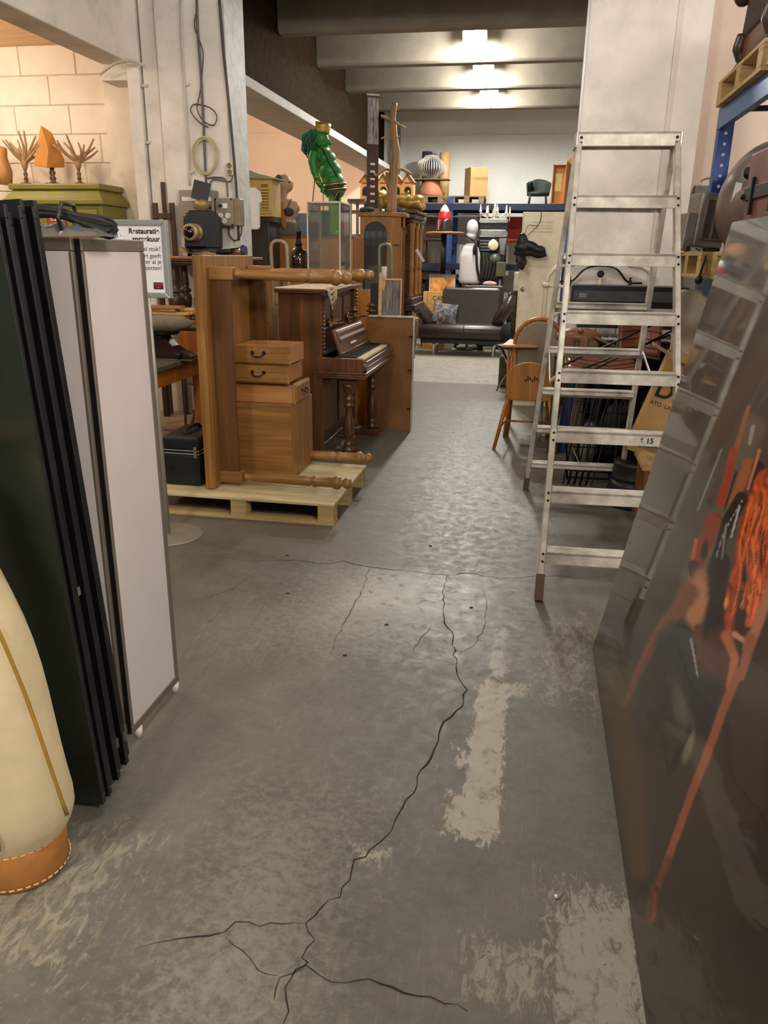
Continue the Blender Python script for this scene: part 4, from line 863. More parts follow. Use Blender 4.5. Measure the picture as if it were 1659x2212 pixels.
# bent tube trolleys
def trolley(label, px0, px1, pyt, Y, mat):
    a, b = at(px0, pyt, Y=Y), at(px1, pyt, Y=Y); x0, x1, zt = a.x+.012, b.x-.012, a.z; t = thing('hand_trolley', label, 'trolley', ((x0+x1)/2, Y, 0))
    r = .06
    MB().tube([(x0, Y+.1, .12)] + [(x0, Y, zt-r)] + [(x0+r-r*math.cos(R(q)), Y, zt-r+r*math.sin(R(q))) for q in (30, 60, 90)] + [(x1-r+r*math.sin(R(q)), Y, zt-r+r*math.cos(R(q))) for q in (0, 30, 60, 90)] + [(x1, Y+.1, .12)], .017, 10).obj('bent_tube', mat, t)
    for z in (.35, .75, 1.1): MB().cyl((x0, Y+.07, z), (x1, Y+.07, z), .012).obj('crossbar', mat, t)
    MB().box(x0-.03, x1+.03, Y-.13, Y+.12, .0, .015).obj('toe_plate', mat, t)
    for x in (x0-.05, x1+.05): MB().lathe([(.03, -.02), (.09, -.02), (.1, 0), (.09, .02), (.03, .02)], (x, Y+.17, .1), (1, 0, 0), 18).obj('wheel', blackr, t)
    MB().cyl((x0-.05, Y+.17, .1), (x1+.05, Y+.17, .1), .01).obj('axle', steel, t); MB().box(x0, x1, Y+.085, Y+.12, .10, .16).obj('axle_plate', mat, t)
trolley('pale bent tube hand trolley in front of the dark cabinet', 582, 622, 520, 7.02, M('beige_tube', (160, 140, 118), .45, .2)); trolley('grey green bent tube hand trolley before the glazed vitrine', 817, 848, 527, 8.75, M('greenish_tube', (132, 134, 116), .45, .3))
# clear acrylic box
x0, x1, z0, z1 = bb((676, 440), (744, 585), 7.6); z0 = cab_top; ac = thing('acrylic_box', 'tall clear acrylic display box behind the piano', 'display case', ((x0+x1)/2, 7.7, z0)); acm = glass('acrylic', (246, 244, 240), .06, alpha=.035); ace = M('acrylic_edge', (206, 198, 184), .25, var=.05)
x1 = min(x1, -1.72)
for a in ((x0, x1, 7.42, 7.425), (x0, x1, 7.86, 7.865), (x0, x0+.005, 7.425, 7.86), (x1-.005, x1, 7.425, 7.86)): MB().box(*a, z0, z1).obj('pane', acm, ac)
MB().box(x0, x1, 7.42, 7.865, z1, z1+.005).obj('pane', acm, ac)
for x in (x0, x1):
    for y in (7.42, 7.862): MB().box(x-.006, x+.006, y-.006, y+.006, z0, z1+.006).obj('glued_edge', ace, ac)
for y in (7.42, 7.862): MB().box(x0, x1, y-.006, y+.006, z1-.004, z1+.010).obj('glued_edge', ace, ac)
for x in (x0, x1): MB().box(x-.006, x+.006, 7.42, 7.862, z1-.004, z1+.010).obj('glued_edge', ace, ac)
# tall dark cabinet, beige cabinet, shirt
bk = thing('dark_wardrobe', 'tall black cabinet just behind the column', 'cabinet', (-2.95, 8.8, 0)); MB().box(-3.28, -2.90, 8.55, 8.95, 0, 1.875).obj('body', M('black_brown', (30, 27, 25), .5, var=.15), bk, .006)
MB().box(-3.26, -2.92, 8.535, 8.55, .05, 1.84).obj('door', M('black_brown_door', (34, 31, 29), .45, var=.15), bk, .004); MB().box(-2.96, -2.945, 8.52, 8.535, .9, 1.05).obj('handle', iron, bk)
bc = thing('small_wall_cabinet', 'small beige cabinet with green curved roof and lattice door on the black cabinet', 'cabinet', (-3.0, 8.75, 1.876)); bm = M('beige_paint', (196, 166, 100), .6, var=.06)
x0, x1, z0, z1 = bb((530, 385), (588, 470), 8.6); 
MB().box(x0, x1, 8.6, 8.9, 1.93, z1).obj('body', bm, bc, .004)
MB().prism([(x0-.03, z1+.10), (x0+.08, z1+.075), (x0+.18, z1+.04), (x1+.06, z1+.0), (x1+.06, z1-.012), (x0+.1, z1-.005), (x0-.03, z1+.0)], 8.55, 8.92).obj('roof', M('pale_green_paint', (150, 152, 118), .6), bc, .004)
mx = (x0+x1)/2
for a, b, c, d in ((x0+.015, mx-.01, 1.98, z1-.13), (mx+.01, x1-.015, 1.96, z1-.03)):
    f = MB().box(a, b, 8.588, 8.6, c, d).obj('door', bm, bc, .003); MB().box(a+.025, b-.025, 8.582, 8.588, c+.03, d-.03).obj('lattice_back', M('rattan_shadow', (130, 100, 48), .8), f)
    n = int((d-c-.06)/.03)
    for k in range(n): MB().box(a+.025, b-.025, 8.576, 8.582, c+.034+k*.03, c+.05+k*.03).obj('slat', bm, f)
MB().box(x0+.015, mx-.01, 8.588, 8.6, z1-.115, z1-.02).obj('drawer', bm, bc, .003)
MB().box(x0, x1, 8.62, 8.88, 1.876, 1.93).obj('slatted_foot', dark_wood, bc)
sh = at(548, 405, Y=8.42); tsm = M('white_cotton', (222, 222, 222), .9, var=.03, bump=.2, bsc=60)
ts = thing('hanging_shirt', 'white shirt on a hanger just behind the column edge', 'shirt', (sh.x, 8.42, 1.6))
pts = [(-.10, 0), (-.03, .02), (.02, .02), (.07, -.02), (.09, -.12), (.06, -.14), (.055, -.38), (.03, -.40), (-.10, -.40)]
MB().prism([(sh.x+a, sh.z+b-.02) for a, b in pts], 8.40, 8.44).obj('shirt_body', tsm, ts, .012); MB().tube(bez([(sh.x-.01, 8.42, sh.z), (sh.x-.015, 8.42, sh.z+.05), (sh.x-.05, 8.47, sh.z+.06), (sh.x-.10, 8.535, sh.z+.05)], 4), .005, 6).obj('hanger', drift, ts)
rp = [at(590, 388, Y=9.0), at(600, 470, Y=9.0)]; tag(MB().bar((rp[0].x, 9.12, rp[0].z), (rp[1].x+.03, 9.10, 1.1), .045, .03).obj('dark_red_post', M('dark_red', (84, 22, 22), .5)), 'dark red slanting post beside the beige cabinet', 'post')
# cabinet under bust and puppet
cz = 1.745; oc = thing('oak_sideboard', 'plain golden brown cupboard under the mannequin bust', 'cabinet', (-2.5, 9.3, 0)); MB().box(-2.95, -2.05, 9.05, 9.6, 0, cz).obj('body', kd, oc, .006)
for a, b in ((-2.94, -2.51), (-2.49, -2.06)): MB().box(a, b, 9.035, 9.05, .08, cz-.03).obj('door', wood('light_oak', (164, 110, 46), (196, 144, 76), 'z'), oc, .004)
MB().box(-2.53, -2.46, 9.03, 9.036, cz-.14, cz-.06).obj('paper_tag', paper, oc)
crate('teal green box behind the bust on the cupboard', -2.66, -2.36, 9.36, 9.56, cz, cz+.29, M('teal', (24, 108, 92), .5)); crate('blue grey box behind the bust on the cupboard', -2.94, -2.70, 9.40, 9.58, cz, cz+.26, M('blue_grey', (110, 124, 136), .5))
# mannequin bust
bu = at(628, 505, Y=9.2); bx, by, bz = 0, 0, 0
bt2 = thing('mannequin_bust', 'painted mannequin bust with tie and green skirt looking up to the right', 'mannequin', (bu.x-.06, 9.2, cz)); bt2.scale = (1.2, 1.2, 1.2)
skin = M('mannequin_skin', (176, 146, 116), .6, var=.08, sc=8, dirt=.5, dirtc=(60, 56, 60))
m = MB(); m.ell((bx, by, bz+.10), (.105, .08, .12)); m.ell((bx, by, bz+.21), (.12, .085, .10)); m.ell((bx-.01, by, bz+.28), (.135, .075, .06)); m.tube([(bx-.01, by, bz+.30), (bx-.012, by, bz+.38), (bx-.0, by, bz+.42)], [.05, .04, .042], 12)
m.ell((bx-.012, by, bz+.475), (.075, .062, .085), 16, 10, rotm(0, 25, 0)); m.ell((bx+.04, by, bz+.445), (.045, .045, .055), 12, 8, rotm(0, 30, 0)); m.ell((bx+.078, by, bz+.475), (.014, .012, .02)); m.ell((bx+.065, by, bz+.43), (.016, .02, .012)); m.ell((bx-.115, by, bz+.255), (.045, .05, .055)); m.ell((bx+.105, by, bz+.26), (.045, .05, .055)); m.ell((bx-.03, by-.055, bz+.47), (.014, .012, .025))
organic(m, 'body', skin, bt2, .009, 3, w=False)
for s in (-1, 1): MB().ell((bx+.058, by+s*.032, bz+.485), (.010, .008, .008), 10, 6).obj('eye', blackm, bt2, w=False)
MB().ell((bx-.045, by-.052, bz+.505), (.035, .012, .045), 12, 8, rotm(0, 20, 0)).obj('head_tattoo', M('ink_blue', (70, 74, 84), .7), bt2, w=False); MB().ell((bx-.10, by-.052, bz+.265), (.02, .008, .025)).obj('arm_tattoo', M('ink_blue', (70, 74, 84), .7), bt2, w=False)
MB().lathe([(.15, 0), (.142, .02), (.135, .05), (.118, .10), (.110, .125), (.1, .126)], (bx, by, bz), n=28, sy=.75).obj('skirt', M('moss_cloth', (84, 88, 70), .85, bump=.4, bsc=40), bt2, w=False)
for s in (-.055, .055): MB().ell((bx+s, by-.07, bz+.215), (.055, .035, .04)).obj('bra_cup', M('dark_lace', (62, 50, 46), .8, bump=.4, bsc=90), bt2, w=False)
MB().prism([(bx-.015, bz+.30), (bx+.015, bz+.30), (bx+.012, bz+.27), (bx+.045, bz+.10), (bx+.025, bz+.05), (bx-.003, bz+.10), (bx-.012, bz+.27)], by-.118, by-.106).obj('tie', M('ochre_tie', (150, 96, 42), .7), bt2, .004, w=False)
for s in (-1, 1): MB().tube(bez([(bx+s*.05, by-.085, bz+.25), (bx+s*.075, by-.055, bz+.32), (bx+s*.06, by+.02, bz+.335)], 4), .007, 6).obj('strap', M('strap_grey', (92, 84, 78), .8), bt2, w=False)
# green puppet with a crown
gx = at(712, 440, Y=9.25).x; gy, gz = 9.25, cz; pu = thing('crowned_puppet', 'bright green carved puppet with gold crown and wild hair on the cupboard', 'figure', (gx, gy, gz))
gs = M('green_skin', (34, 118, 40), .45, var=.18, sc=5); Zt = lambda py: at(712, py, Y=9.25).z; Xt = lambda px: at(px, 380, Y=9.25).x
m = MB()
m.ell((Xt(720), gy, Zt(393)), (.125, .12, .12)); m.ell((Xt(714), gy, Zt(370)), (.125, .12, .12)); m.ell((Xt(705), gy, Zt(343)), (.115, .13, .10)); m.ell((Xt(699), gy, Zt(326)), (.085, .13, .06)); m.tube([(Xt(699), gy, Zt(330)), (Xt(698), gy, Zt(312))], [.05, .045], 10)
m.ell((Xt(694), gy, Zt(298)), (.088, .08, .10)); m.ell((Xt(706), gy, Zt(306)), (.035, .04, .05)); m.tube([(Xt(702), gy, Zt(298)), (Xt(711), gy, Zt(306)), (Xt(717), gy, Zt(312))], [.024, .024, .018], 8); m.ell((Xt(704), gy, Zt(317)), (.034, .034, .03))
m.ell((Xt(722), gy, Zt(412)), (.125, .12, .09))
for s, e in ((-1, 0), (1, .02)):
    P = [(Xt(686)+e, gy+s*.12, Zt(330)), (Xt(683)+e, gy+s*.145, Zt(352)), (Xt(688)+e, gy+s*.15, Zt(375)), (Xt(694)+e, gy+s*.15, Zt(393)), (Xt(701)+e, gy+s*.14, Zt(405))]
    m.tube(bez(P, 4), [.052]*5+[.046]*4+[.038]*4+[.034]*4, 10)
    hx, hz = Xt(704)+e, Zt(412); m.ell((hx, gy+s*.14, hz), (.028, .022, .04), 10, 8, rotm(0, 35, 0))
    for k in range(4): m.tube([(hx+.005, gy+s*(.125+.012*k), hz-.02), (hx+.03+.006*k, gy+s*(.122+.012*k), hz-.055), (hx+.05+.004*k, gy+s*(.122+.012*k), hz-.075-.006*k)], [.011, .010, .008], 7)
    m.tube([(hx+.015, gy+s*.12, hz+.01), (hx+.045, gy+s*.11, hz-.01)], [.011, .009], 7)
organic(m, 'body', gs, pu, .010, 3)
m = MB()
for s in (-1, 1): m.tube([(Xt(725), gy+s*.05, Zt(405)), (Xt(722), gy+s*.06, Zt(440)), (Xt(721), gy+s*.06, gz+.05)], [.07, .055, .045], 12); m.ell((Xt(726), gy+s*.06, gz+.025), (.09, .04, .03))
organic(m, 'legs', M('pale_green_skin', (74, 150, 52), .5, var=.2), pu, .011, 2)
hair = M('green_hair', (30, 92, 62), .7, var=.3); rn = random.Random(11)
for k in range(70):
    a = rn.uniform(0, 2*math.pi); st_ = Vector((Xt(686)+.04*math.cos(a)-.02, gy+.06*math.sin(a), Zt(292)+rn.uniform(-.04, .05)))
    e1 = st_+Vector((-rn.uniform(.02, .10), rn.uniform(-.05, .05), -rn.uniform(.02, .07))); e2 = e1+Vector((rn.uniform(-.05, .02), rn.uniform(-.02, .02), -rn.uniform(.05, .11))); e3 = e2+Vector((rn.uniform(-.01, .03), 0, -rn.uniform(.0, .08)))
    MB().tube(bez([st_, e1, e2, e3], 4), [.019]*5+[.014]*4+[.007]*4, 6).obj('hair_lock', hair, pu)
gold = M('gold_leaf', (184, 152, 66), .3, .85, var=.15, sc=10, bump=.3, bsc=25)
cr = MB().lathe([(.076, 0), (.08, .02), (.08, .06), (.09, .10), (.08, .10), (.07, .06)], (Xt(697), gy, Zt(287)), (.15, 0, 1), 20, caps=False).obj('crown', M('crown_gold', (168, 150, 70), .4, .5), pu, solid=.004)
for k in range(5): MB().ell((Xt(697)+.072*math.cos(k*1.25), gy+.072*math.sin(k*1.25), Zt(284)), (.012, .012, .012), 8, 6).obj('crown_knob', gold, cr)
for s in (-1, 1): MB().ell((Xt(702), gy+s*.045, Zt(298)), (.013, .011, .011), 10, 6).obj('eye', M('pale_eye', (210, 214, 120), .3), pu)
MB().tube([(Xt(700), gy-.058, Zt(294)), (Xt(707), gy-.045, Zt(296))], .008, 6).obj('eyebrow', blackm, pu); MB().tube([(Xt(700), gy-.035, Zt(313)), (Xt(707), gy-.03, Zt(312))], .006, 6).obj('mouth', blackm, pu)
for z_, r_ in ((400, .132), (411, .136)): MB().tube([(Xt(722)+r_*math.cos(a*math.pi/12), gy+r_*.95*math.sin(a*math.pi/12), Zt(z_)+.02*math.cos(a*math.pi/12)) for a in range(24)], .012, 8, True).obj('belt_rim', gold, pu)
MB().lathe([(.130, 0), (.132, .03), (.130, .06)], (Xt(722), gy, Zt(412)), n=26, sy=.95, caps=False).obj('belt', M('dark_teal_cloth', (18, 56, 62), .6, var=.4, sc=30, stretch=(8, 8, .2)), pu, solid=.006)
MB().prism([(Xt(714), Zt(414)), (Xt(737), Zt(414)), (Xt(730), Zt(432))], gy-.145, gy-.132).obj('loincloth', M('dark_teal_cloth', (18, 56, 62), .6), pu); MB().tube([(Xt(714), gy-.147, Zt(414)), (Xt(730), gy-.147, Zt(432)), (Xt(737), gy-.147, Zt(414))], .008, 6).obj('cloth_trim', gold, pu)
for s in (-1, 1):
    for k in range(3): MB().lathe([(.034, 0), (.038, .004), (.038, .014), (.034, .018)], (Xt(691+k*1.5)+(.02 if s > 0 else 0), gy+s*.15, Zt(386+k*6)), (.25, 0, 1), 14).obj('bracelet', gold if k != 1 else M('dark_teal_cloth', (18, 56, 62), .6), pu)
vine = M('dark_vine', (30, 34, 20), .7)
MB().tube(bez([(Xt(690), gy-.11, Zt(318)), (Xt(705), gy-.12, Zt(328)), (Xt(716), gy-.115, Zt(352)), (Xt(730), gy-.09, Zt(378)), (Xt(736), gy-.05, Zt(402)), (Xt(735), gy-.09, Zt(428))], 5), .011, 7).obj('vine', vine, pu)
for k in range(8): MB().ell((Xt(733)+.012*math.sin(k*2), gy-.11, Zt(416)-.012*k), (.02, .015, .012), 8, 6).obj('vine_leaf', vine, pu)
MB().cyl((Xt(683), gy+.02, Zt(345)), (Xt(664), gy+.05, gz), .006).obj('support_rod', M('red_rod', (110, 30, 34), .5), pu); MB().cyl((Xt(693), gy+.08, Zt(380)), (Xt(694), gy+.1, gz), .005).obj('support_rod', M('red_rod', (110, 30, 34), .5), pu)
# shelf with packages behind the acrylic box
sf = thing('steel_shelf', 'grey slotted steel shelf with packages left of the vitrine', 'shelf', (-2.3, 10.6, 0)); z_t = 2.08
for x in (-2.62, -2.02):
    for y in (10.45, 10.85): MB().box(x-.018, x+.018, y-.018, y+.018, 0, 2.16).obj('post', steel, sf)
for z in (.5, 1.15, 1.56, 2.07): MB().box(-2.64, -2.0, 10.43, 10.87, z, z+.025).obj('shelf_board', steel, sf)
crate('blue and white printed package on the steel shelf', -2.44, -2.22, 10.46, 10.7, 1.586, 1.80, M('blue_white_print', (128, 146, 178), .5, var=.6, sc=9), 'printed_package', 'package'); crate('beige wooden chest on the steel shelf', -2.40, -2.06, 10.46, 10.8, 1.176, 1.50, bm, 'wooden_chest', 'chest')
crate('black box beyond the piano', -1.98, -1.72, 8.1, 8.4, 0, 1.40, M('matte_black', (20, 19, 18), .7), 'black_crate', 'box')
tag(MB().box(-2.66, -2.46, 10.46, 10.8, 1.176, 1.42).obj('cardboard_box', cardboard, None, .004), 'small cardboard box beside the beige chest on the steel shelf', 'box')
# ================================================================ vitrine, carved cabinet and what stands on them
oakv = wood('honey_oak', (128, 86, 36), (176, 128, 66), 'z'); vi = thing('glazed_vitrine', 'honey oak vitrine with arched glass front holding wine glasses', 'cabinet', (-1.95, 10.2, 0)); VZ = 2.05
vx0, vx1, vy = -2.19, -1.80, 10.0; cx = -1.68
MB().prism([(vx0-.03, vy-.03), (vx1+.02, vy-.03), (cx+.05, vy+.13), (cx+.05, 10.43), (vx0-.03, 10.43)], VZ-.05, VZ, 'z').obj('cornice', oakv, vi, .008); MB().prism([(vx0, vy), (vx1, vy), (cx, vy+.14), (cx, 10.42), (vx0, 10.42)], 0, .75, 'z').obj('lower_case', oakv, vi, .004)
arch = [(vx0, VZ-.05), (vx0, VZ-.25), (vx0+.05, VZ-.25)] + [(vx0+.195+.14*math.cos(R(180-q)), VZ-.23+.12*math.sin(R(180-q))) for q in range(0, 181, 15)] + [(vx1-.05, VZ-.25), (vx1, VZ-.25), (vx1, VZ-.05)]
MB().prism(arch, vy, vy+.03).obj('arched_rail', oakv, vi, .003)
for x in (vx0, vx1-.05): MB().box(x, x+.05, vy, vy+.03, .75, VZ-.25).obj('stile', oakv, vi, .003)
MB().box(vx0, vx0+.02, vy+.03, 10.42, .75, VZ-.05).obj('side', dark_wood, vi); MB().box(vx0, cx, 10.40, 10.42, .75, VZ-.05).obj('back', dark_wood, vi)
MB().box(cx-.03, cx, vy+.14, vy+.18, .75, VZ-.05).box(cx-.03, cx, 10.38, 10.42, .75, VZ-.05).box(cx-.03, cx, vy+.14, 10.42, VZ-.17, VZ-.05).obj('stile', oakv, vi)
MB().bar((vx1-.02, vy+.015, 1.4), (cx-.015, vy+.15, 1.4), .02, 1.3).obj('corner_stile', oakv, vi)
MB().box(vx0+.05, vx1-.05, vy+.012, vy+.016, .75, VZ-.1).obj('pane', glass('cabinet_glass', (225, 230, 228), .03, alpha=.06), vi)
for z in (1.18, 1.66): MB().box(vx0+.02, cx-.03, vy+.05, 10.40, z, z+.015).obj('shelf', dark_wood, vi)
wg = glass('wine_glass', (240, 244, 244), .03, alpha=.3)
for k in range(8):
    x = -2.13 + (k % 4)*.085; y = 10.12 + (k//4)*.12
    tag(MB().lathe([(.028, 0), (.028, .003), (.004, .006), (.004, .06), (.02, .075), (.034, .10), (.034, .13), (.028, .155)], (x, y, 1.676), n=14, caps=False).obj('wine_glass', wg), 'clear wine glass on the upper shelf of the vitrine', 'glass', 'wine glasses in the vitrine')
cs = thing('small_suitcase', 'beige suitcase with dark corners on the lower shelf of the vitrine', 'suitcase', (-1.98, 10.2, 1.196)); MB().box(-2.14, -1.83, 10.08, 10.3, 1.196, 1.42).obj('body', M('beige_canvas', (186, 172, 148), .7), cs, .015)
for x in (-2.14, -1.87):
    for z in (1.196, 1.38): MB().box(x-.003, x+.043, 10.075, 10.09, z-.002, z+.042).obj('corner', dark_wood, cs, .004)
MB().box(-2.0, -1.97, 10.07, 10.08, 1.34, 1.38).obj('clasp', steel, cs)
# carved cabinet
cv = thing('carved_cabinet', 'dark carved oak cabinet with corner columns right of the vitrine', 'cabinet', (-1.5, 10.9, 0)); a0, a1, y0, y1, CZ = -1.83, -1.62, 10.55, 11.4, 2.10
MB().box(a0, a1-.03, y0+.03, y1, 1.0, 1.95).obj('body', walnut, cv, .005)
for z0, z1, e in ((1.95, 2.0, .02), (2.0, 2.06, .05), (2.06, CZ, .08)): MB().box(a0-.02, a1+e, y0-e, y1, z0, z1).obj('cornice', dark_wood, cv, .012)
for z0, z1, e in ((.92, 1.0, .04), (.84, .92, .08)): MB().box(a0-.02, a1+e, y0-e, y1+.02, z0, z1).obj('plinth', dark_wood, cv, .012)
for y in (y0+.02, y0+.42, y1-.08):
    c = MB().lathe([(.035, 0), (.042, .02), (.03, .05), (.034, .1), (.036, .3), (.028, .34), (.038, .36), (.034, .4), (.034, .84), (.045, .88), (.045, .93)], (a1, y, 1.02), n=14).obj('column', oakv, cv)
MB().box(a0+.04, a1-.06, y0+.015, y0+.03, 1.08, 1.70).obj('panel', wood('mahogany', (78, 34, 18), (116, 58, 32), 'z'), cv, .01); MB().box(a0+.08, a1-.10, y0-.02, y0+.03, 1.72, 1.94).obj('corbel', dark_wood, cv, .015); MB().ell((a0+.13, y0-.02, 1.84), (.03, .02, .08)).obj('carved_drop', dark_wood, cv)
for x in (a0+.012, a1-.045):
    for k in range(14): MB().ell((x, y0+.022, 1.06+k*.062), (.012, .012, .026), 8, 6).obj('beading', walnut, cv)
for x in (a0+.04, a1-.02): MB().ell((x, y0+.02, .805), (.06, .06, .05)).obj('bun_foot', dark_wood, cv)
for x in (a0+.04, a1-.02): MB().ell((x, y1-.06, .805), (.06, .06, .05)).obj('bun_foot', dark_wood, cv)
p = at(905, 552, Y=10.35); lb = MB().box(p.x-.018, p.x+.018, 10.45, 10.453, p.z-.09, p.z+.09, rotm(0, -35, 0)).obj('paper_label', paper, cv)
crate('dark low cupboard under the carved cabinet', -1.98, -1.79, 10.62, 11.42, 0, .755, dark_wood, 'low_cupboard', 'cupboard')
# yellow wardrobe behind it
yw = thing('pine_wardrobe', 'yellow stripped pine wardrobe just behind the carved cabinet', 'wardrobe', (-1.9, 12.0, 0)); MB().box(-2.30, -1.78, 11.85, 12.25, 0, 1.85).obj('body', wood('old_pine', (118, 82, 40), (162, 120, 66), 'z'), yw, .006)
for k in range(4): MB().box(-2.29+.128*k, -2.175+.128*k, 11.835, 11.85, .1, 1.8).obj('panel', wood('old_pine', (118, 82, 40), (162, 120, 66), 'z'), yw, .006)
# gold figure, tree, banner, cap on top
GG = thing('gilded_sculpture', 'gilded sculpture of a lying forearm and fist on the carved cabinet', 'sculpture', (-1.72, 10.62, CZ)); gmat = M('gilding', (190, 162, 90), .32, .65, var=.2, sc=12, bump=.35, bsc=22)
m = MB(); zc = CZ+.12
gxl, gxr = at(815, 430, Y=10.72).x, at(918, 430, Y=10.72).x; L = gxr-gxl; f = lambda u: gxl+L*u
m.tube(bez([(f(.12), 10.72, zc), (f(.35), 10.72, zc+.01), (f(.6), 10.72, zc-.01), (f(.8), 10.72, zc-.02)], 5), [.10]*4+[.075]*4+[.08]*4+[.09]*4, 14)
m.ell((f(.86), 10.72, zc-.01), (.09, .085, .095)); m.ell((f(.95), 10.70, zc-.07), (.05, .06, .05)); m.ell((f(.10), 10.72, zc+.04), (.08, .09, .11)); m.ell((f(.55), 10.72, zc+.06), (.06, .03, .05)); m.tube([(f(.60), 10.72, zc+.05), (f(.66), 10.72, zc+.13)], [.04, .015], 8)
for k in range(5): m.ell((f(.05), 10.66+.012*k, zc+.10-.045*k), (.045, .05, .028))
organic(m, 'gilded_body', gmat, GG, .012, 3)
tp = at(853, 455, Y=10.05); td = thing('driftwood_tree', 'tall bare driftwood trunk with stub branches on the vitrine', 'driftwood', (tp.x-.02, 10.07, VZ))
trunk = [at(x, y, Y=10.07) for x, y in ((846, 455), (847, 410), (852, 370), (856, 330), (851, 290), (849, 255), (853, 222))]; trunk[0].z = VZ
MB().tube(bez(trunk, 4), [.062]*5+[.055]*4+[.048]*5+[.042]*5+[.032]*6, 12).obj('trunk', drift, td)
for P, r in (([(846, 420), (838, 395), (837, 372)], .026), ([(850, 375), (835, 366), (815, 378), (808, 376)], .016), ([(853, 380), (866, 366), (888, 376)], .018), ([(852, 262), (838, 256), (823, 250)], .016), ([(853, 262), (862, 270), (874, 276)], .014), ([(850, 300), (838, 296), (823, 299)], .012), ([(855, 335), (862, 328)], .010), ([(848, 345), (840, 328)], .010), ([(852, 300), (862, 295)], .010)):
    Q = [at(x, y, Y=10.05) for x, y in P]; MB().tube(bez(Q, 4) if len(Q) > 2 else Q, [r]*(len(Q) if len(Q) < 3 else 4*(len(Q)-1)+1), 8).obj('branch', drift, td)
x0, x1, z0, z1 = bb((795, 207), (815, 455), 10.12); bn = thing('roll_banner', 'narrow dark roll up banner standing on the vitrine', 'banner', ((x0+x1)/2, 10.12, VZ))
XX = Matrix.Translation(((x0+x1)/2, 10.12, 0)) @ rotm(0, 0, 30).to_4x4(); m = MB(); m.X = XX; m.box(-.075, .075, -.004, .004, VZ+.05, z1).obj('sheet', M('banner_print', (70, 40, 38), .5, var=.5, sc=3, stretch=(2, 2, .6)), bn)
m = MB(); m.X = XX; m.box(-.07, .07, -.006, -.004, VZ+.78, z1-.02).obj('picture_strip', M('blurred_figures', (126, 120, 124), .5, var=.75, sc=14, stretch=(3, 3, .5)), bn); m = MB(); m.X = XX; m.box(-.08, .08, -.03, .03, VZ, VZ+.05).obj('base', steel, bn); m = MB(); m.X = XX; m.box(-.08, .08, -.01, .01, z1, z1+.02).obj('top_rail', alu, bn)
for k in range(6): m = MB(); m.X = XX; m.box(-.03, .03, -.0065, -.0045, VZ+.12+k*.085, VZ+.145+k*.085).obj('print_line', paper, bn)
cp_ = thing('flat_cap', 'dark green cap at the left end of the vitrine top', 'cap', (-2.12, 10.08, VZ)); MB().ell((-2.12, 10.10, VZ+.035), (.10, .10, .034)).obj('crown', M('bottle_green_felt', (50, 58, 50), .8), cp_); MB().ell((-2.15, 10.0, VZ+.012), (.06, .06, .008)).obj('peak', blackm, cp_)
tag(MB().ell((-2.14, 10.32, VZ+.10), (.07, .08, .10)).obj('black_bag', blackm), 'small black bag behind the cap on the vitrine', 'bag')
# framed picture and pole leaning before the vitrine
fp2 = thing('framed_picture', 'grey streaked picture in a pale wood frame leaning before the vitrine', 'picture', (-1.5, 8.3, 0), rx=-6)
x0, x1, z0, z1 = bb((828, 605), (858, 695), 8.3)
MB().box(-.10, .10, 0, .012, .10, z1).obj('canvas', M('streaked_canvas', (120, 112, 106), .7, var=.6, sc=10, stretch=(4, 1, .4)), fp2, w=False)
for a in ((-.135, -.10, .0, z1+.08), (.10, .112, .05, z1)): MB().box(a[0], a[1], -.01, .02, a[2], a[3]).obj('frame_rail', pine, fp2, w=False)
MB().box(-.13, .11, -.012, .02, z1, z1+.02).obj('frame_rail', pine, fp2, w=False); MB().box(-.13, .11, -.012, .02, .08, .10).obj('frame_rail', pine, fp2, w=False)
pl = at(830, 580, Y=8.45); po = thing('painted_stick', 'wooden stick with white painted tip beside the framed picture', 'stick', (pl.x, 8.45, 0)); MB().cyl((pl.x, 8.45, 0), (pl.x, 8.45, pl.z-.12), .026).obj('shaft', pine, po); MB().cyl((pl.x, 8.45, pl.z-.12), (pl.x, 8.45, pl.z+.02), .028).obj('painted_tip', white_pl, po)
# tree trunk stool
tz = thing('trunk_stool', 'tapering tree trunk block standing upright beyond the leaning panel', 'stool', (-1.80, 11.6, 0)); bark = wood('bark', (64, 48, 32), (110, 84, 56), 'z', .6, r=.9, coat=0)
MB().prism([(-2.06, .66), (-1.66, .66), (-1.67, .50), (-1.73, .05), (-1.77, .0), (-1.86, .0), (-1.99, .35)], 11.45, 11.8).obj('block', bark, tz, .03, 3); MB().prism(rrect(-2.05, -1.665, 11.46, 11.79, .1), .66, .668, 'z').obj('cut_face', wood('fresh_cut', (170, 124, 72), (206, 164, 106), 'x', .6), tz)
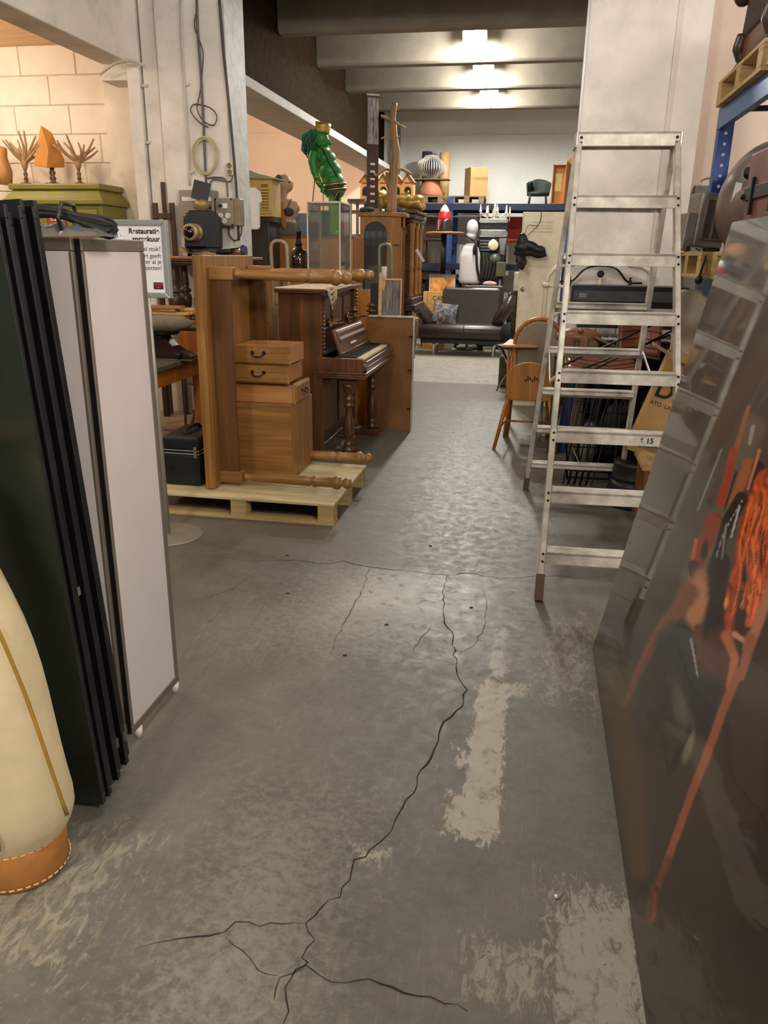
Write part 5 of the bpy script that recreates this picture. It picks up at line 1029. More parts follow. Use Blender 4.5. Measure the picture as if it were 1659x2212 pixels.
# birdhouses on a shelf
HZ = 2.36; sh2 = thing('shelf_rack', 'dark steel shelf carrying the row of birdhouses', 'shelf', (-2.3, 12.7, 0))
for x in (-2.88, -2.04):
    for y in (12.45, 12.95): MB().box(x-.02, x+.02, y-.02, y+.02, 0, HZ).obj('post', steel, sh2)
for z in (.6, 1.2, 1.8, HZ-.05): MB().box(-2.92, -2.02 if z < 2 else -1.86, 12.42, 12.98, z, z+.05).obj('shelf_board', M('dark_shelf', (62, 60, 62), .5, .3), sh2)
bh = wood('birdhouse_ply', (186, 128, 66), (216, 164, 100), 'z', .7, r=.6)
for k, px in enumerate((790, 803, 828, 857, 881)):
    x = at(px, 400, Y=12.5).x; w = .086; y = 12.5
    t = thing('birdhouse', ['leftmost birdhouse of the row on the dark shelf', 'second birdhouse from the left, half behind the banner', 'middle birdhouse of the row behind the driftwood trunk', 'fourth birdhouse from the left, behind the gilded sculpture', 'rightmost birdhouse of the row beside the round lamp'][k], 'birdhouse', (x, y+.1+(.13 if k == 1 else 0), HZ), group='birdhouses')
    y += (.13 if k == 1 else 0)
    out = [(x-w, HZ), (x-w, HZ+.24), (x, HZ+.35), (x+w, HZ+.24), (x+w, HZ)]
    MB().prism(out, y, y+.2).obj('body', bh, t, .004)
    MB().prism([(x-.05, HZ+.05)] + [(x+.05*math.cos(R(180-q)), HZ+.13+.05*math.sin(R(180-q))) for q in range(0, 181, 20)] + [(x+.05, HZ+.05)], y-.003, y+.001).obj('arched_opening', M('dark_hole', (26, 20, 18), .9), t)
    for s in (-1, 1): MB().bar((x+s*(w+.012), y+.09, HZ+.235), (x-s*.004, y+.09, HZ+.364), .012, .24, up=(0, 1, 0)).obj('roof_board', wood('brown_roof', (90, 58, 30), (130, 88, 48), 'y'), t)
    MB().box(x-.05, x+.05, y-.004, y, HZ+.225, HZ+.237).obj('carved_ornament', dark_wood, t)
# ================================================================ far rack along the back wall
bl = M('dark_blue_steel', (30, 38, 62), .45, .3); fbl = M('rack_blue', (38, 72, 128), .45, .2)
rk = thing('pallet_rack', 'dark blue pallet rack along the back wall', 'rack', (-1.2, 15.7, 0)); SZ = 2.46
for x in (-2.6, -1.62, .55, 1.9):
    for y in (15.2, 16.2): MB().box(x-.045, x+.045, y-.04, y+.04, 0, SZ+.12 if x == -1.62 else SZ).obj('upright', fbl, rk)
    for k in range(5): MB().bar((x, 15.2, .3+k*.42), (x, 16.2, .5+k*.42), .03, .03).obj('brace', fbl, rk)
    if x == -1.62:
        for k in range(22): MB().cyl((x+.02, 15.16, 1.0+k*.065), (x+.02, 15.157, 1.0+k*.065), .012, n=8).obj('slot', blackm, rk)
for z in (1.3, SZ-.11):
    for y in (15.17, 16.2): MB().box(-2.65, 1.95, y-.02, y+.025, z, z+.11).obj('beam', bl, rk)
MB().box(-2.6, 1.9, 15.2, 16.2, SZ-.02, SZ).obj('deck', M('dark_deck', (70, 62, 54), .8), rk); MB().box(-2.6, 1.9, 15.2, 16.2, 1.39, 1.41).obj('deck', M('dark_deck', (70, 62, 54), .8), rk)
pallet('weathered pallet under the terracotta dome on the far rack', -2.45, -1.78, 15.3, 15.95, SZ+.001, 'x', 'pallets on the far rack', pal_old); pallet('weathered pallet under the tall cardboard carton on the far rack', -1.66, -1.02, 15.3, 15.95, SZ+.001, 'x', 'pallets on the far rack', pal_old)
PT = SZ+.001+.146; dx = -2.06
tag(MB().lathe([(.24, 0), (.245, .03), (.225, .10), (.19, .19), (.14, .26), (.11, .285), (.0, .288)], (dx, 15.6, PT), n=28).obj('terracotta_dome', M('terracotta', (160, 104, 74), .7, var=.12, sc=5)), 'terracotta dome pot standing upside down under the striped lamp', 'pot')
tag(MB().box(-2.4, -1.70, 15.42, 15.78, PT+.288, PT+.303).obj('round_board', pal_old), 'thin board between the terracotta dome and the striped lamp', 'board')
LZ = PT+.304; la = thing('slatted_lamp', 'bulbous slatted lamp of black and silver ribs on the far rack', 'lamp', (dx, 15.6, LZ)); LP = [(.10, 0), (.13, .02), (.27, .13), (.285, .20), (.25, .28), (.15, .36), (.10, .42)]
MB().lathe([(.11, 0), (.11, .012)], (dx, 15.6, LZ), n=20).obj('base_ring', blackm, la); MB().lathe([(.09, 0), (.11, .01), (.10, .03)], (dx, 15.6, LZ+.40), n=20).obj('top_ring', blackm, la); MB().lathe([(.06, .01), (.12, .1), (.14, .2), (.12, .3), (.06, .4)], (dx, 15.6, LZ), n=16).obj('core', M('dark_core', (24, 22, 24), .6), la)
slat = M('silver_slat', (200, 196, 186), .4, .3)
LPs = [(p.x, p.z) for p in bez([(r, 0, z) for r, z in LP], 3)]
for k in range(36):
    a = 2*math.pi*k/36; d = Vector((math.cos(a), math.sin(a), 0)); s = Vector((-d.y, d.x, 0))*.006; m = MB(); vs = []
    for r, z in LPs: 
        c = Vector((dx, 15.6, LZ+z)); vs += [c+d*r+s, c+d*r-s, c+d*(r-.03)-s, c+d*(r-.03)+s]
    n = len(LPs); m.add(vs, [(i*4+j, i*4+(j+1) % 4, (i+1)*4+(j+1) % 4, (i+1)*4+j) for i in range(n-1) for j in range(4)]); m.obj('slat', slat, la)
tag(MB().lathe([(.10, 0), (.10, .98), (.085, .982), (.085, .93), (0, .93)], (-2.2, 16.08, SZ), n=18).obj('carpet_roll', M('navy_roll', (52, 50, 78), .7)), 'dark blue roll standing behind the striped lamp', 'roll'); tag(MB().lathe([(.10, 0), (.10, .96), (.085, .962), (.085, .92), (0, .92)], (-1.86, 16.08, SZ), n=18).obj('carpet_roll', M('tan_roll', (196, 160, 106), .8)), 'tan roll standing behind the striped lamp', 'roll')
x0, x1, z0, z1 = bb((1003, 362), (1052, 425), 15.5); ct = thing('cardboard_carton', 'tall tan cardboard carton on the far rack pallet', 'box', ((x0+x1)/2, 15.6, PT), 25)
MB().box(-.17, .17, -.16, .16, 0, z1-PT).obj('carton', cardboard, ct, .004, w=False); MB().box(-.171, .171, -.162, -.16, .28, .33).obj('tape', M('brown_tape', (160, 126, 76), .4), ct, w=False)
wk = thing('wicker_armchair', 'dark green wicker armchair on the far rack', 'chair', (-.05, 15.55, SZ)); wm = M('dark_wicker', (40, 48, 46), .7, var=.3, sc=60, bump=.6, bsc=80)
P = [(-.05+.19*math.cos(R(q)), 15.55+.19*math.sin(R(q))) for q in range(-20, 201, 10)]
MB().grid(lambda u, v: (P[int(u*22)][0]*(1)+(P[int(u*22)][0]+.05)*.15*v, P[int(u*22)][1]+(P[int(u*22)][1]-15.55)*.15*v, SZ+.16+.20*v+.10*v*math.sin(math.pi*u)**2), 22, 4).obj('curved_back', wm, wk, solid=.02)
MB().lathe([(.17, 0), (.19, .02), (.19, .05), (.17, .06)], (-.05, 15.52, SZ+.16), n=20).obj('seat', wm, wk)
for sx_ in (-1, 1):
    for sy2 in (-1, 1): MB().cyl((-.05+sx_*.16, 15.54+sy2*.13, SZ), (-.05+sx_*.14, 15.54+sy2*.12, SZ+.18), .018).obj('leg', wm, wk)
ck = thing('open_clock_case', 'orange wooden case standing open on the far rack, paper inside', 'case', (.35, 15.4, SZ)); cw = wood('clock_wood', (158, 92, 30), (196, 128, 56), 'z')
MB().box(.20, .41, 15.35, 15.36, SZ, SZ+.66).obj('back_panel', cw, ck); MB().box(.235, .355, 15.34, 15.35, SZ+.22, SZ+.52).obj('paper_sheet', M('yellowed_paper', (206, 186, 118), .8), ck)
for x in (.19, .41): MB().box(x-.008, x+.008, 15.24, 15.36, SZ, SZ+.66).obj('side', cw, ck)
for z in (SZ, SZ+.645): MB().box(.19, .41, 15.24, 15.36, z, z+.015).obj('end', cw, ck)
MB().box(.42, .44, 15.1, 15.36, SZ+.01, SZ+.70).obj('door', dark_wood, ck); MB().box(.45, .60, 15.25, 15.45, SZ, SZ+.76).obj('second_case', cw, ck)
# ================================================================ far clutter in front of the rack
bt3 = table('black_table', 'low black table under the pole table', -1.95, -1.25, 13.85, 14.35, 1.18, blackm, blackm, .03, .05, .06)
TT = 1.94; rt = thing('pole_table', 'round topped pole table with black stem under the nose cone', 'table', (-1.60, 14.1, 1.181))
MB().lathe([(.30, 0), (.33, .008), (.33, .03), (.31, .035)], (-1.58, 14.1, TT-.035), n=32).obj('round_top', wood('table_edge', (150, 104, 56), (190, 144, 92), 'x'), rt); MB().cyl((-1.60, 14.1, 1.19), (-1.60, 14.1, TT-.03), .05, n=16).obj('stem', blackm, rt); MB().lathe([(.16, 0), (.16, .012), (.05, .03)], (-1.60, 14.1, 1.181), n=24).obj('foot', blackm, rt)
nc = thing('aeroplane_nose', 'painted aeroplane nose with shark teeth, red band and propeller on the pole table', 'model', (-1.60, 14.1, TT))
MB().lathe([(.14, 0), (.14, .05), (.125, .16), (.115, .21)], (-1.60, 14.1, TT), n=28).obj('cowling', M('olive_black', (34, 34, 26), .3), nc)
MB().lathe([(.112, 0), (.115, .02), (.098, .11), (.088, .125)], (-1.60, 14.1, TT+.20), n=28).obj('red_band', M('signal_red', (190, 30, 24), .35), nc); MB().lathe([(.088, 0), (.07, .04), (.04, .09), (.015, .115), (.0, .12)], (-1.60, 14.1, TT+.323), n=24).obj('spinner', M('white_gloss', (232, 230, 226), .35), nc)
for s in (-1, 1):
    MB().prism([(-1.60+s*.09, TT+.20), (-1.60+s*.02, TT+.20), (-1.60+s*.085, TT+.02)], 13.958, 13.975).obj('mouth', M('mouth_red', (150, 24, 40), .5), nc) if s < 0 else None
for k in range(7):
    u = k/7; MB().prism([(-1.69+.004*u, TT+.19-.17*u), (-1.69+.004*u, TT+.175-.17*u), (-1.668, TT+.182-.17*u)], 13.95, 13.957).obj('tooth', white_pl, nc)
for s in (-1, 1):
    MB().prism([(-1.60+s*.10, TT+.245), (-1.60+s*.25, TT+.27), (-1.60+s*.52, TT+.265), (-1.60+s*.60, TT+.255), (-1.60+s*.52, TT+.235), (-1.60+s*.25, TT+.235), (-1.60+s*.10, TT+.235)], 14.05, 14.075).obj('propeller_blade', M('grey_blade', (70, 68, 66), .45), nc, .006)
# hooded bust stand
hx0, hx1, hz0, hz1 = bb((997, 474), (1038, 612), 13.75); hx = (hx0+hx1)/2
ms = thing('hooded_mannequin', 'sleeveless white hooded top on a black dress stand behind the sofa', 'mannequin', (hx, 13.75, 0)); clo = M('white_jersey', (206, 204, 208), .9, var=.04, sc=6, bump=.4, bsc=30)
m = MB(); m.lathe([(.17, 0), (.185, .05), (.175, .25), (.17, .45), (.13, .58), (.07, .64)], (hx-.01, 13.75, hz0), n=24, sy=.7); m.ell((hx+.005, 13.75, hz1-.13), (.10, .11, .135)); m.ell((hx-.01, 13.75, hz1-.26), (.085, .09, .07)); organic(m, 'hooded_top', clo, ms, .016, 2)
MB().tube([(hx-.02+.10*math.cos(a*math.pi/10), 13.75+.10*math.sin(a*math.pi/10), hz1-.30-.06*math.cos(a*math.pi/10)) for a in range(20)], .013, 8, True).obj('collar_tie', blackm, ms)
MB().ell((hx+.06, 13.63, hz1-.48), (.025, .05, .08)).obj('arm_hole', blackm, ms); MB().tube(bez([(hx+.08, 13.66, hz1-.34), (hx+.10, 13.64, hz1-.5), (hx+.12, 13.65, hz1-.75), (hx+.18, 13.67, hz1-.98)], 5), .022, 8).obj('hanging_sash', blackm, ms)
MB().cyl((hx, 13.75, .02), (hx, 13.75, hz0+.05), .02).obj('pole', steel, ms); MB().lathe([(.2, 0), (.2, .015), (.03, .03)], (hx, 13.75, 0), n=24).obj('foot', blackm, ms)
# chrome machine with headlamp
mx0, mx1, mz0, mz1 = bb((1032, 470), (1095, 620), 14.35); mc = thing('chrome_machine', 'tall silvery machine with rounded chrome hoods and one headlamp behind the sofa', 'machine', ((mx0+mx1)/2, 14.45, 0)); mm = (mx0+mx1)/2; MZ = mz1
silver = M('polished_silver', (126, 125, 122), .25, .95, var=.12, sc=10, bump=.3, bsc=16)
MB().box(mx0+.05, mx1-.06, 14.25, 14.65, 0, MZ-.55).obj('dark_body', M('gunmetal', (46, 46, 44), .4, .5, var=.2), mc, .03)
MB().prism(rrect(mx0+.0, mx1+.0, MZ-.10, MZ-.02, .035), 14.2, 14.7).obj('hood', silver, mc, .01); MB().box(mx0+.03, mx1-.02, 14.23, 14.65, MZ-.20, MZ-.10).obj('band', M('gunmetal', (46, 46, 44), .4, .5), mc); MB().prism(rrect(mx0-.01, mx1-.0, MZ-.33, MZ-.20, .05), 14.19, 14.69).obj('hood', silver, mc, .01)
MB().prism([(mx1-.16, MZ-.33), (mx1-.0, MZ-.33), (mx1-.04, MZ-.62), (mx1-.11, MZ-.62)], 14.21, 14.55).obj('side_shield', silver, mc, .015); MB().box(mx0+.02, mx1-.15, 14.23, 14.55, MZ-.56, MZ-.33).obj('grille_box', M('gunmetal', (46, 46, 44), .4, .5), mc, .01)
for k in range(4): MB().box(mx0+.04, mx1-.18, 14.215, 14.23, MZ-.54+k*.05, MZ-.525+k*.05).obj('grille_bar', silver, mc)
h = MB().lathe([(.05, 0), (.085, .05), (.095, .09), (.088, .10)], (mm+.02, 14.23, MZ-.45), (0, -1, 0), 24).obj('headlamp', chrome, mc); MB().ell((mm+.02, 14.13, MZ-.45), (.082, .02, .082)).obj('lens', M('headlamp_glass', (226, 222, 190), .15), h)
MB().ell((mm+.06, 14.2, MZ-.68), (.10, .08, .10)).obj('casting', M('grey_green_metal', (96, 102, 90), .4, .4), mc)
for k in range(5): MB().tube(bez([(mm-.15+.05*k, 14.22, MZ-.58), (mm-.12+.06*k, 14.17, MZ-.8), (mm-.14+.05*k, 14.21, MZ-1.05)], 4), .014, 7).obj('hose', M('dark_hose', (50, 50, 40), .6), mc)
# chandelier
ch = thing('chandelier', 'glass chandelier with candle arms standing on the chrome machine', 'chandelier', (mm, 14.45, MZ-.019)); cg = glass('crystal', (235, 232, 214), .05, alpha=.5)
MB().lathe([(.05, 0), (.06, .02), (.02, .06), (.05, .12), (.02, .18), (.015, .26), (.0, .27)], (mm, 14.45, MZ-.019), n=14).obj('stem', cg, ch)
for k in range(9):
    a = 2*math.pi*k/9; r = .26; c = Vector((mm, 14.45, MZ)); e = c+Vector((r*math.cos(a), .7*r*math.sin(a), .06+.03*(k % 2)))
    ar = MB().tube(bez([c+Vector((0, 0, .08)), c+(e-c)*.5+Vector((0, 0, -.02)), e], 4), .008, 6).obj('arm', cg, ch); MB().lathe([(.012, 0), (.03, .01), (.032, .016), (.012, .018), (.011, .08), (.004, .085), (.012, .10), (.0, .13)], e, n=10).obj('candle', cream, ar)
    for j in range(3): MB().ell(e+Vector((0, 0, -.03-.03*j)), (.012, .012, .014), 6, 4).obj('pendant', cg, ar)
# things between rack and sofa
def red_chair(label, x, y, z, mat):
    t = thing('red_chair', label, 'chair', (x, y, z), 0, 'chairs on the far rack'); MB().box(x-.19, x+.19, y-.2, y+.2, z+.40, z+.46).obj('seat', mat, t, .02); MB().box(x-.19, x+.19, y+.16, y+.2, z+.46, z+.86).obj('backrest', mat, t, .02)
    for a in (-.17, .17):
        for b in (-.17, .17): MB().cyl((x+a, y+b, z), (x+a, y+b, z+.41), .015).obj('leg', dark_wood, t)
red_chair('red upholstered chair on the lower deck of the far rack', -.42, 15.7, 1.411, M('brick_red', (150, 44, 34), .7)); red_chair('brown chair beside the red one on the far rack', -.95, 15.6, 1.411, M('brown_seat', (86, 54, 36), .7)); red_chair('wooden chair at the left of the lower deck of the far rack', -1.95, 15.6, 1.411, dark_wood)
crate('grey cardboard carton on the lower deck of the far rack', -1.45, -1.15, 15.4, 15.8, 1.411, 1.75, M('grey_carton', (150, 146, 138), .8)); crate('white carton on the floor under the far rack', -.55, -.1, 15.2, 15.7, 0, .9, M('white_carton', (196, 192, 184), .7)); crate('dark crate under the far rack', -1.5, -.7, 15.25, 15.9, 0, 1.1, M('dark_crate', (58, 48, 40), .7))
crate('wooden shelf box under the far rack', -2.45, -1.75, 15.25, 15.9, 0, 1.25, dark_wood)
crate('beige bin behind the locker', -.36, -.14, 14.2, 14.5, 0, 1.3, M('beige_bin', (176, 168, 150), .5), 'storage_bin', 'bin', .02)
ol = thing('olive_canister', 'olive green canister on a thin stand near the locker', 'canister', (-.58, 13.9, 0)); MB().box(-.66, -.50, 13.85, 14.0, 1.22, 1.46).obj('canister_body', M('olive_drab', (78, 78, 50), .5), ol, .012); MB().cyl((-.58, 13.92, .0), (-.58, 13.92, 1.22), .05).obj('stand', blackm, ol)
# print box, crate lettered CANTA, tray, cloth
x0, x1, z0, z1 = bb((929, 592), (984, 640), 13.8); bp = thing('record_box', 'white box with orange printed picture behind the sofa arm', 'box', ((x0+x1)/2, 13.82, 0)); MB().box(x0, x1, 13.68, 13.82, 0, z1).obj('box_body', white_pl, bp, .004)
MB().box(x0+.02, x1-.02, 13.673, 13.679, z1-.40, z1-.06).obj('printed_picture', M('orange_print', (190, 132, 76), .6, var=.5, sc=9), bp); MB().box(x0-.01, x1+.01, 13.67, 13.83, z1-.05, z1).obj('lid', steel, bp)
x0, x1, z0, z1 = bb((914, 630), (962, 662), 13.5); wc2 = thing('wooden_crate', 'small pale wooden crate with dark capital letters beside the sofa arm', 'crate', ((x0+x1)/2, 13.55, 0)); MB().box(x0, x1, 13.51, 13.62, 0, z1).obj('crate_body', pine, wc2, .004); MB().box(x0+.08, x0+.14, 13.49, 13.51, 0, z1+.0).obj('batten', pine, wc2); text('CANTA', (x0+.16, 13.508, z1-.14), .10, dark_wood, wc2)
# ---------------------------------------------------------------- sofa
so = thing('leather_sofa', 'dark brown leather two seat sofa with splayed arms at the end of the aisle', 'sofa', (-1.1, 13.0, 0)); lb_ = leather_br
s0, s1 = -1.86, -.30
MB().prism(rrect(12.62, 13.30, .25, .50, .11, 6), s0+.06, s1-.08, 'x', True).obj('seat_cushion', lb_, so, .03, 3)
MB().box(-1.07, -1.06, 12.612, 12.66, .27, .49).obj('seam', blackm, so)
XB2 = Matrix.Translation((0, 13.25, .46)) @ rotm(-14, 0, 0).to_4x4(); m = MB(); m.X = XB2; m.prism(rrect(-1.50, -.52, -.02, .60, .07, 5), -.07, .09).obj('backrest', lb_, so, .04, 3)
for c_, an in (((-1.75, 12.97, .635), -40), ((-.45, 12.97, .70), 30)): MB().ell(c_, (.105, .27, .30), 20, 16, rotm(0, an, 0), .8).obj('arm', lb_, so)
for x in (-1.55, -.58):
    for y in (12.72, 13.22): MB().cyl((x, y, 0), (x, y, .27), .02).obj('leg', chrome, so)
MB().box(s0+.1, s1-.12, 12.66, 13.28, .2, .26).obj('base_frame', blackm, so)
cu = thing('cushion', 'grey floral scatter cushion at the left end of the sofa', 'cushion', (-1.42, 12.85, .5), 0)
XC = Matrix.Translation((-1.40, 12.86, .665)) @ rotm(-25, 8, 8).to_4x4(); m = MB(); m.X = XC; m.grid(lambda u, v: ((u-.5)*.40*(1-.06*math.sin(math.pi*v)), -.07*(math.sin(math.pi*u)*math.sin(math.pi*v))**.6, (v-.5)*.34*(1-.06*math.sin(math.pi*u))), 16, 12); m.grid(lambda u, v: ((u-.5)*.40*(1-.06*math.sin(math.pi*v)), .07*(math.sin(math.pi*u)*math.sin(math.pi*v))**.6, (v-.5)*.34*(1-.06*math.sin(math.pi*u))), 16, 12)
tq = NT('floral_fabric'); nn = tq.noise(tq.mapping((1, 1, 1)), 14, 3, .6, 1.2); tq.set(Base_Color=tq.ramp(nn, [(.3, (44, 46, 54)), (.48, (86, 90, 100)), (.56, (112, 118, 128)), (.66, (200, 140, 60)), (.7, (70, 72, 80))]), Roughness=.9); m.obj('cover', tq.m, cu)
bcx = thing('black_armchair', 'black shell chair standing behind the right arm of the sofa', 'chair', (-.28, 13.9, 0)); MB().grid(lambda u, v: (-.42+.42*u, 13.85+.1*math.sin(math.pi*u), .45+.62*v-.10*(1-u)*v), 8, 8).obj('shell', blackm, bcx, solid=.03); MB().box(-.42, 0, 13.55, 13.9, .42, .46).obj('seat', blackm, bcx, .02)
for a in (-.38, -.04):
    for b in (13.58, 13.9): MB().cyl((a, b, 0), (a, b, .43), .013).obj('leg', chrome, bcx)
tyb = thing('grey_tray', 'shallow grey tray with a folded pink cloth on a stand behind the sofa back', 'tray', (-.85, 13.62, 0)); MB().box(-1.16, -.52, 13.56, 13.72, 1.045, 1.08).obj('tray_body', steel, tyb, .008); MB().ell((-.74, 13.63, 1.11), (.12, .07, .045)).obj('folded_cloth', M('pink_cloth', (196, 160, 154), .9, var=.2, sc=20), tyb); MB().box(-.9, -.8, 13.6, 13.68, 0, 1.045).obj('stand', blackm, tyb)
# locker, hanging shoes, camouflage coat
lk = thing('metal_locker', 'tall cream metal locker beside the right pier', 'locker', (.05, 8.75, 0)); MB().box(-.165, .268, 8.5, 9.0, 0, 1.985).obj('body', cream, lk, .006); d = MB().box(-.15, .253, 8.485, 8.5, .06, 1.965).obj('door', cream, lk, .004)
for k in range(4): MB().prism([(8.486, 1.80+k*.03), (8.474, 1.795+k*.03), (8.486, 1.812+k*.03)], -.07, .14, 'x').obj('louvre', cream, d)
kn = at(1137, 625, Y=8.48); MB().lathe([(.02, 0), (.026, .006), (.022, .012), (.01, .02)], (-.115, 8.485, kn.z), (0, -1, 0), 16).obj('lock_knob', chrome, d)
sz = at(1145, 548, Y=8.3).z; blk = M('black_shoe_leather', (24, 24, 25), .45, var=.3, bump=.2, bsc=60)
for label, ox, oy, oz, rz_ in (('black walking shoe hanging by its lace in front of the locker', -.19, 8.36, 0, 0), ('second black walking shoe hanging behind the first beside the locker', -.17, 8.42, -.12, -80)):
    t = thing('walking_shoe', label, 'shoe', (ox, oy, sz+oz), 0, 'hanging pair of walking shoes'); z = .02; XS = Matrix.Translation((ox, oy, sz+oz)) @ rotm(0, 0, rz_).to_4x4(); m = MB(); m.X = XS
    m.ell((.04, 0, z+.09), (.055, .042, .09)); m.ell((.04, 0, z+.04), (.075, .045, .05)); m.ell((.13, 0, z+.05), (.09, .045, .05), 14, 10, rotm(0, 18, 0)); m.ell((.21, 0, z+.02), (.07, .048, .04)); organic(m, 'upper', blk, t, .008, 3)
    m = MB(); m.X = XS; m.tube(bez([(-.03, 0, z+.01), (.05, 0, z-.005), (.14, 0, z+.0), (.21, 0, z-.02), (.28, 0, z-.0)], 4), .022, 8, flat=2.0).obj('sole', blackr, t)
    zz = sz+oz+.02; a_ = XS @ Vector((.06, 0, z+.17)); MB().tube(bez([a_, (a_.x+.03, 8.42, zz+.25), (.0, 8.47, 1.86), (.02, 8.478, 1.987), (.02, 8.56, 1.990)], 5), .003, 5).obj('lace', blackm, t)
    for k in range(3): m = MB(); m.X = XS; m.cyl((.09+.02*k, -.03, z+.12-.02*k), (.09+.02*k, .03, z+.12-.02*k), .005).obj('lacing', blackm, t)
cm = thing('camouflage_coat', 'camouflage coat hanging beside the locker', 'coat', (-.28, 9.1, .0)); tq = NT('camouflage'); nn = tq.noise(tq.mapping((1, 1, 1)), 9, 2, .5, .8); tq.set(Base_Color=tq.ramp(nn, [(.40, (52, 48, 28)), (.48, (86, 84, 48)), (.56, (40, 44, 26)), (.62, (120, 92, 52))]), Roughness=.9)
x0 = at(1118, 640, Y=9.1).x; MB().prism([(x0+.09, 1.42), (x0+.14, 1.40), (x0+.16, .55), (x0-.06, .55), (x0-.05, .95), (x0+.02, 1.25)], 9.04, 9.19).obj('coat_body', tq.m, cm, .04, 3)
MB().cyl((x0+.10, 9.12, 0), (x0+.10, 9.12, 1.45), .015).obj('stand_pole', dark_wood, cm); MB().lathe([(.14, 0), (.14, .02), (.02, .04)], (x0+.10, 9.12, 0), n=16).obj('stand_foot', dark_wood, cm)
# ================================================================ right side: chairs, ladder and clutter
honey = wood('honey_beech', (150, 92, 34), (186, 126, 58), 'z')
wch = thing('wooden_chair', 'honey coloured wooden chair with low curved back seen from behind, left of the ladder', 'chair', (.02, 6.6, 0))
bk = [(-.165, .42), (-.175, .60)] + [(.02+.195*math.cos(R(q)), .60+.135*math.sin(R(q))) for q in range(175, 4, -10)] + [(.215, .60), (.205, .42)]
bk[0] = (-.165, .42)
MB().prism(bk, 6.44, 6.462).obj('backrest', honey, wch, .006)
for k in range(9): MB().box(-.02+.018*k, -.008+.018*k, 6.437, 6.441, .575+.008*(k % 3), .60+.012*((k*2) % 3)).obj('cut_out', M('dark_cut', (70, 40, 14), .8), wch)
MB().prism(rrect(-.175, .215, 6.46, 6.83, .06), .425, .45, 'z').obj('seat', honey, wch, .006)
for (xa, xb, ya, yb) in ((-.15, -.24, 6.46, 6.40), (.19, .28, 6.46, 6.40), (-.14, -.17, 6.80, 6.90), (.18, .21, 6.80, 6.90)): MB().cyl((xa, ya, .43), (xb, yb, 0), .019, .015, 10).obj('leg', honey, wch)
for x in (-.19, .23): MB().cyl((x, 6.43, .20), (x*.8, 6.86, .20), .009).obj('stretcher', honey, wch)
MB().cyl((-.19, 6.66, .20), (.22, 6.66, .20), .009).obj('stretcher', honey, wch)
# houndstooth armchair
hc = thing('houndstooth_armchair', 'wooden armchair with oval houndstooth back behind the honey wooden chair', 'chair', (.08, 7.3, 0)); t = NT('houndstooth'); ck_ = t.n('ShaderNodeTexChecker'); t.l(t.mapping((1, 1, 1)), ck_.inputs[0]); ck_.inputs['Scale'].default_value = 120; ck_.inputs[1].default_value = (*lin((190, 176, 150)), 1); ck_.inputs[2].default_value = (*lin((58, 50, 44)), 1); t.set(Base_Color=ck_.outputs[0], Roughness=.9); hts = t.m
ov = [(.075+.19*math.cos(R(q)), (.84 if q < 181 else .60)+(.18 if q < 181 else .16)*math.sin(R(q))) for q in range(0, 360, 15)]
MB().prism(ov, 6.96, 7.03).obj('back_pad', hts, hc, .015, 3); MB().tube([(.075+.205*math.cos(R(q)), 6.995, .84+.20*math.sin(R(q))) for q in range(-10, 191, 10)], .018, 8).obj('bentwood_frame', orange_w, hc)
MB().box(-.13, .27, 7.0, 7.45, .40, .50).obj('seat_pad', hts, hc, .03, 3)
for x in (-.15, .29):
    MB().prism([(x-.05, 6.90), (x+.05, 6.90), (x+.04, 7.38), (x-.04, 7.38)] if x > 0 else [(x-.09, 6.86), (x+.22, 6.90), (x+.05, 7.38), (x-.04, 7.38)], .80, .823, 'z').obj('armrest', wood('pale_armrest', (170, 116, 74), (206, 156, 112), 'x'), hc, .006)
    for k in range(3): MB().cyl((x-.02+.02*k, 6.93, .30), (x-.03+.03*k, 6.92, .80), .012).obj('arm_spindle', orange_w, hc)
    for y in (6.95, 7.42): MB().cyl((x*.9, y, .42), (x, y, 0), .018).obj('leg', orange_w, hc)
# cap on a stool, olive canvas bag
cs2 = thing('folding_stool', 'small blue seated folding stool left of the houndstooth armchair', 'stool', (-.25, 9.5, 0)); MB().lathe([(.16, 0), (.18, .015), (.18, .035), (.16, .04)], (-.22, 9.56, .50), n=24).obj('seat', M('navy_vinyl', (34, 42, 66), .4), cs2)
for s in (-1, 1):
    for q in (-1, 1): MB().cyl((-.22+s*.12, 9.56+q*.1, .50), (-.22-s*.14, 9.56+q*.12, 0), .011).obj('leg', chrome if q < 0 else blackm, cs2)
cpz = thing('uniform_cap', 'black peaked uniform cap with gold braid on the folding stool', 'cap', (-.22, 9.50, .541)); fel = M('black_felt', (20, 20, 23), .85)
XC2 = Matrix.Translation((-.215, 9.50, .68)) @ rotm(62, 0, 0).to_4x4()
for nm, prof_, mt in (('crown', [(.09, -.06), (.14, -.015), (.15, .0), (.14, .012), (.0, .018)], fel), ('band', [(.088, -.10), (.09, -.055)], blackm)): m = MB(); m.X = XC2; m.lathe(prof_, (0, 0, 0), n=28).obj(nm, mt, cpz)
m = MB(); m.X = XC2; m.ell((.06, .085, .02), (.06, .035, .012)).obj('peak', blackg, cpz)
for k in range(6): m = MB(); m.X = XC2; m.ell((.02+.018*k, .045-.008*(k % 2), .022), (.010, .008, .004)).obj('gold_braid', gold, cpz)
ob = crate('olive canvas bag on the floor under the cap stool', -.36, -.13, 9.75, 9.95, 0, .38, M('olive_canvas', (74, 78, 58), .85, bump=.3), 'canvas_bag', 'bag', .03)
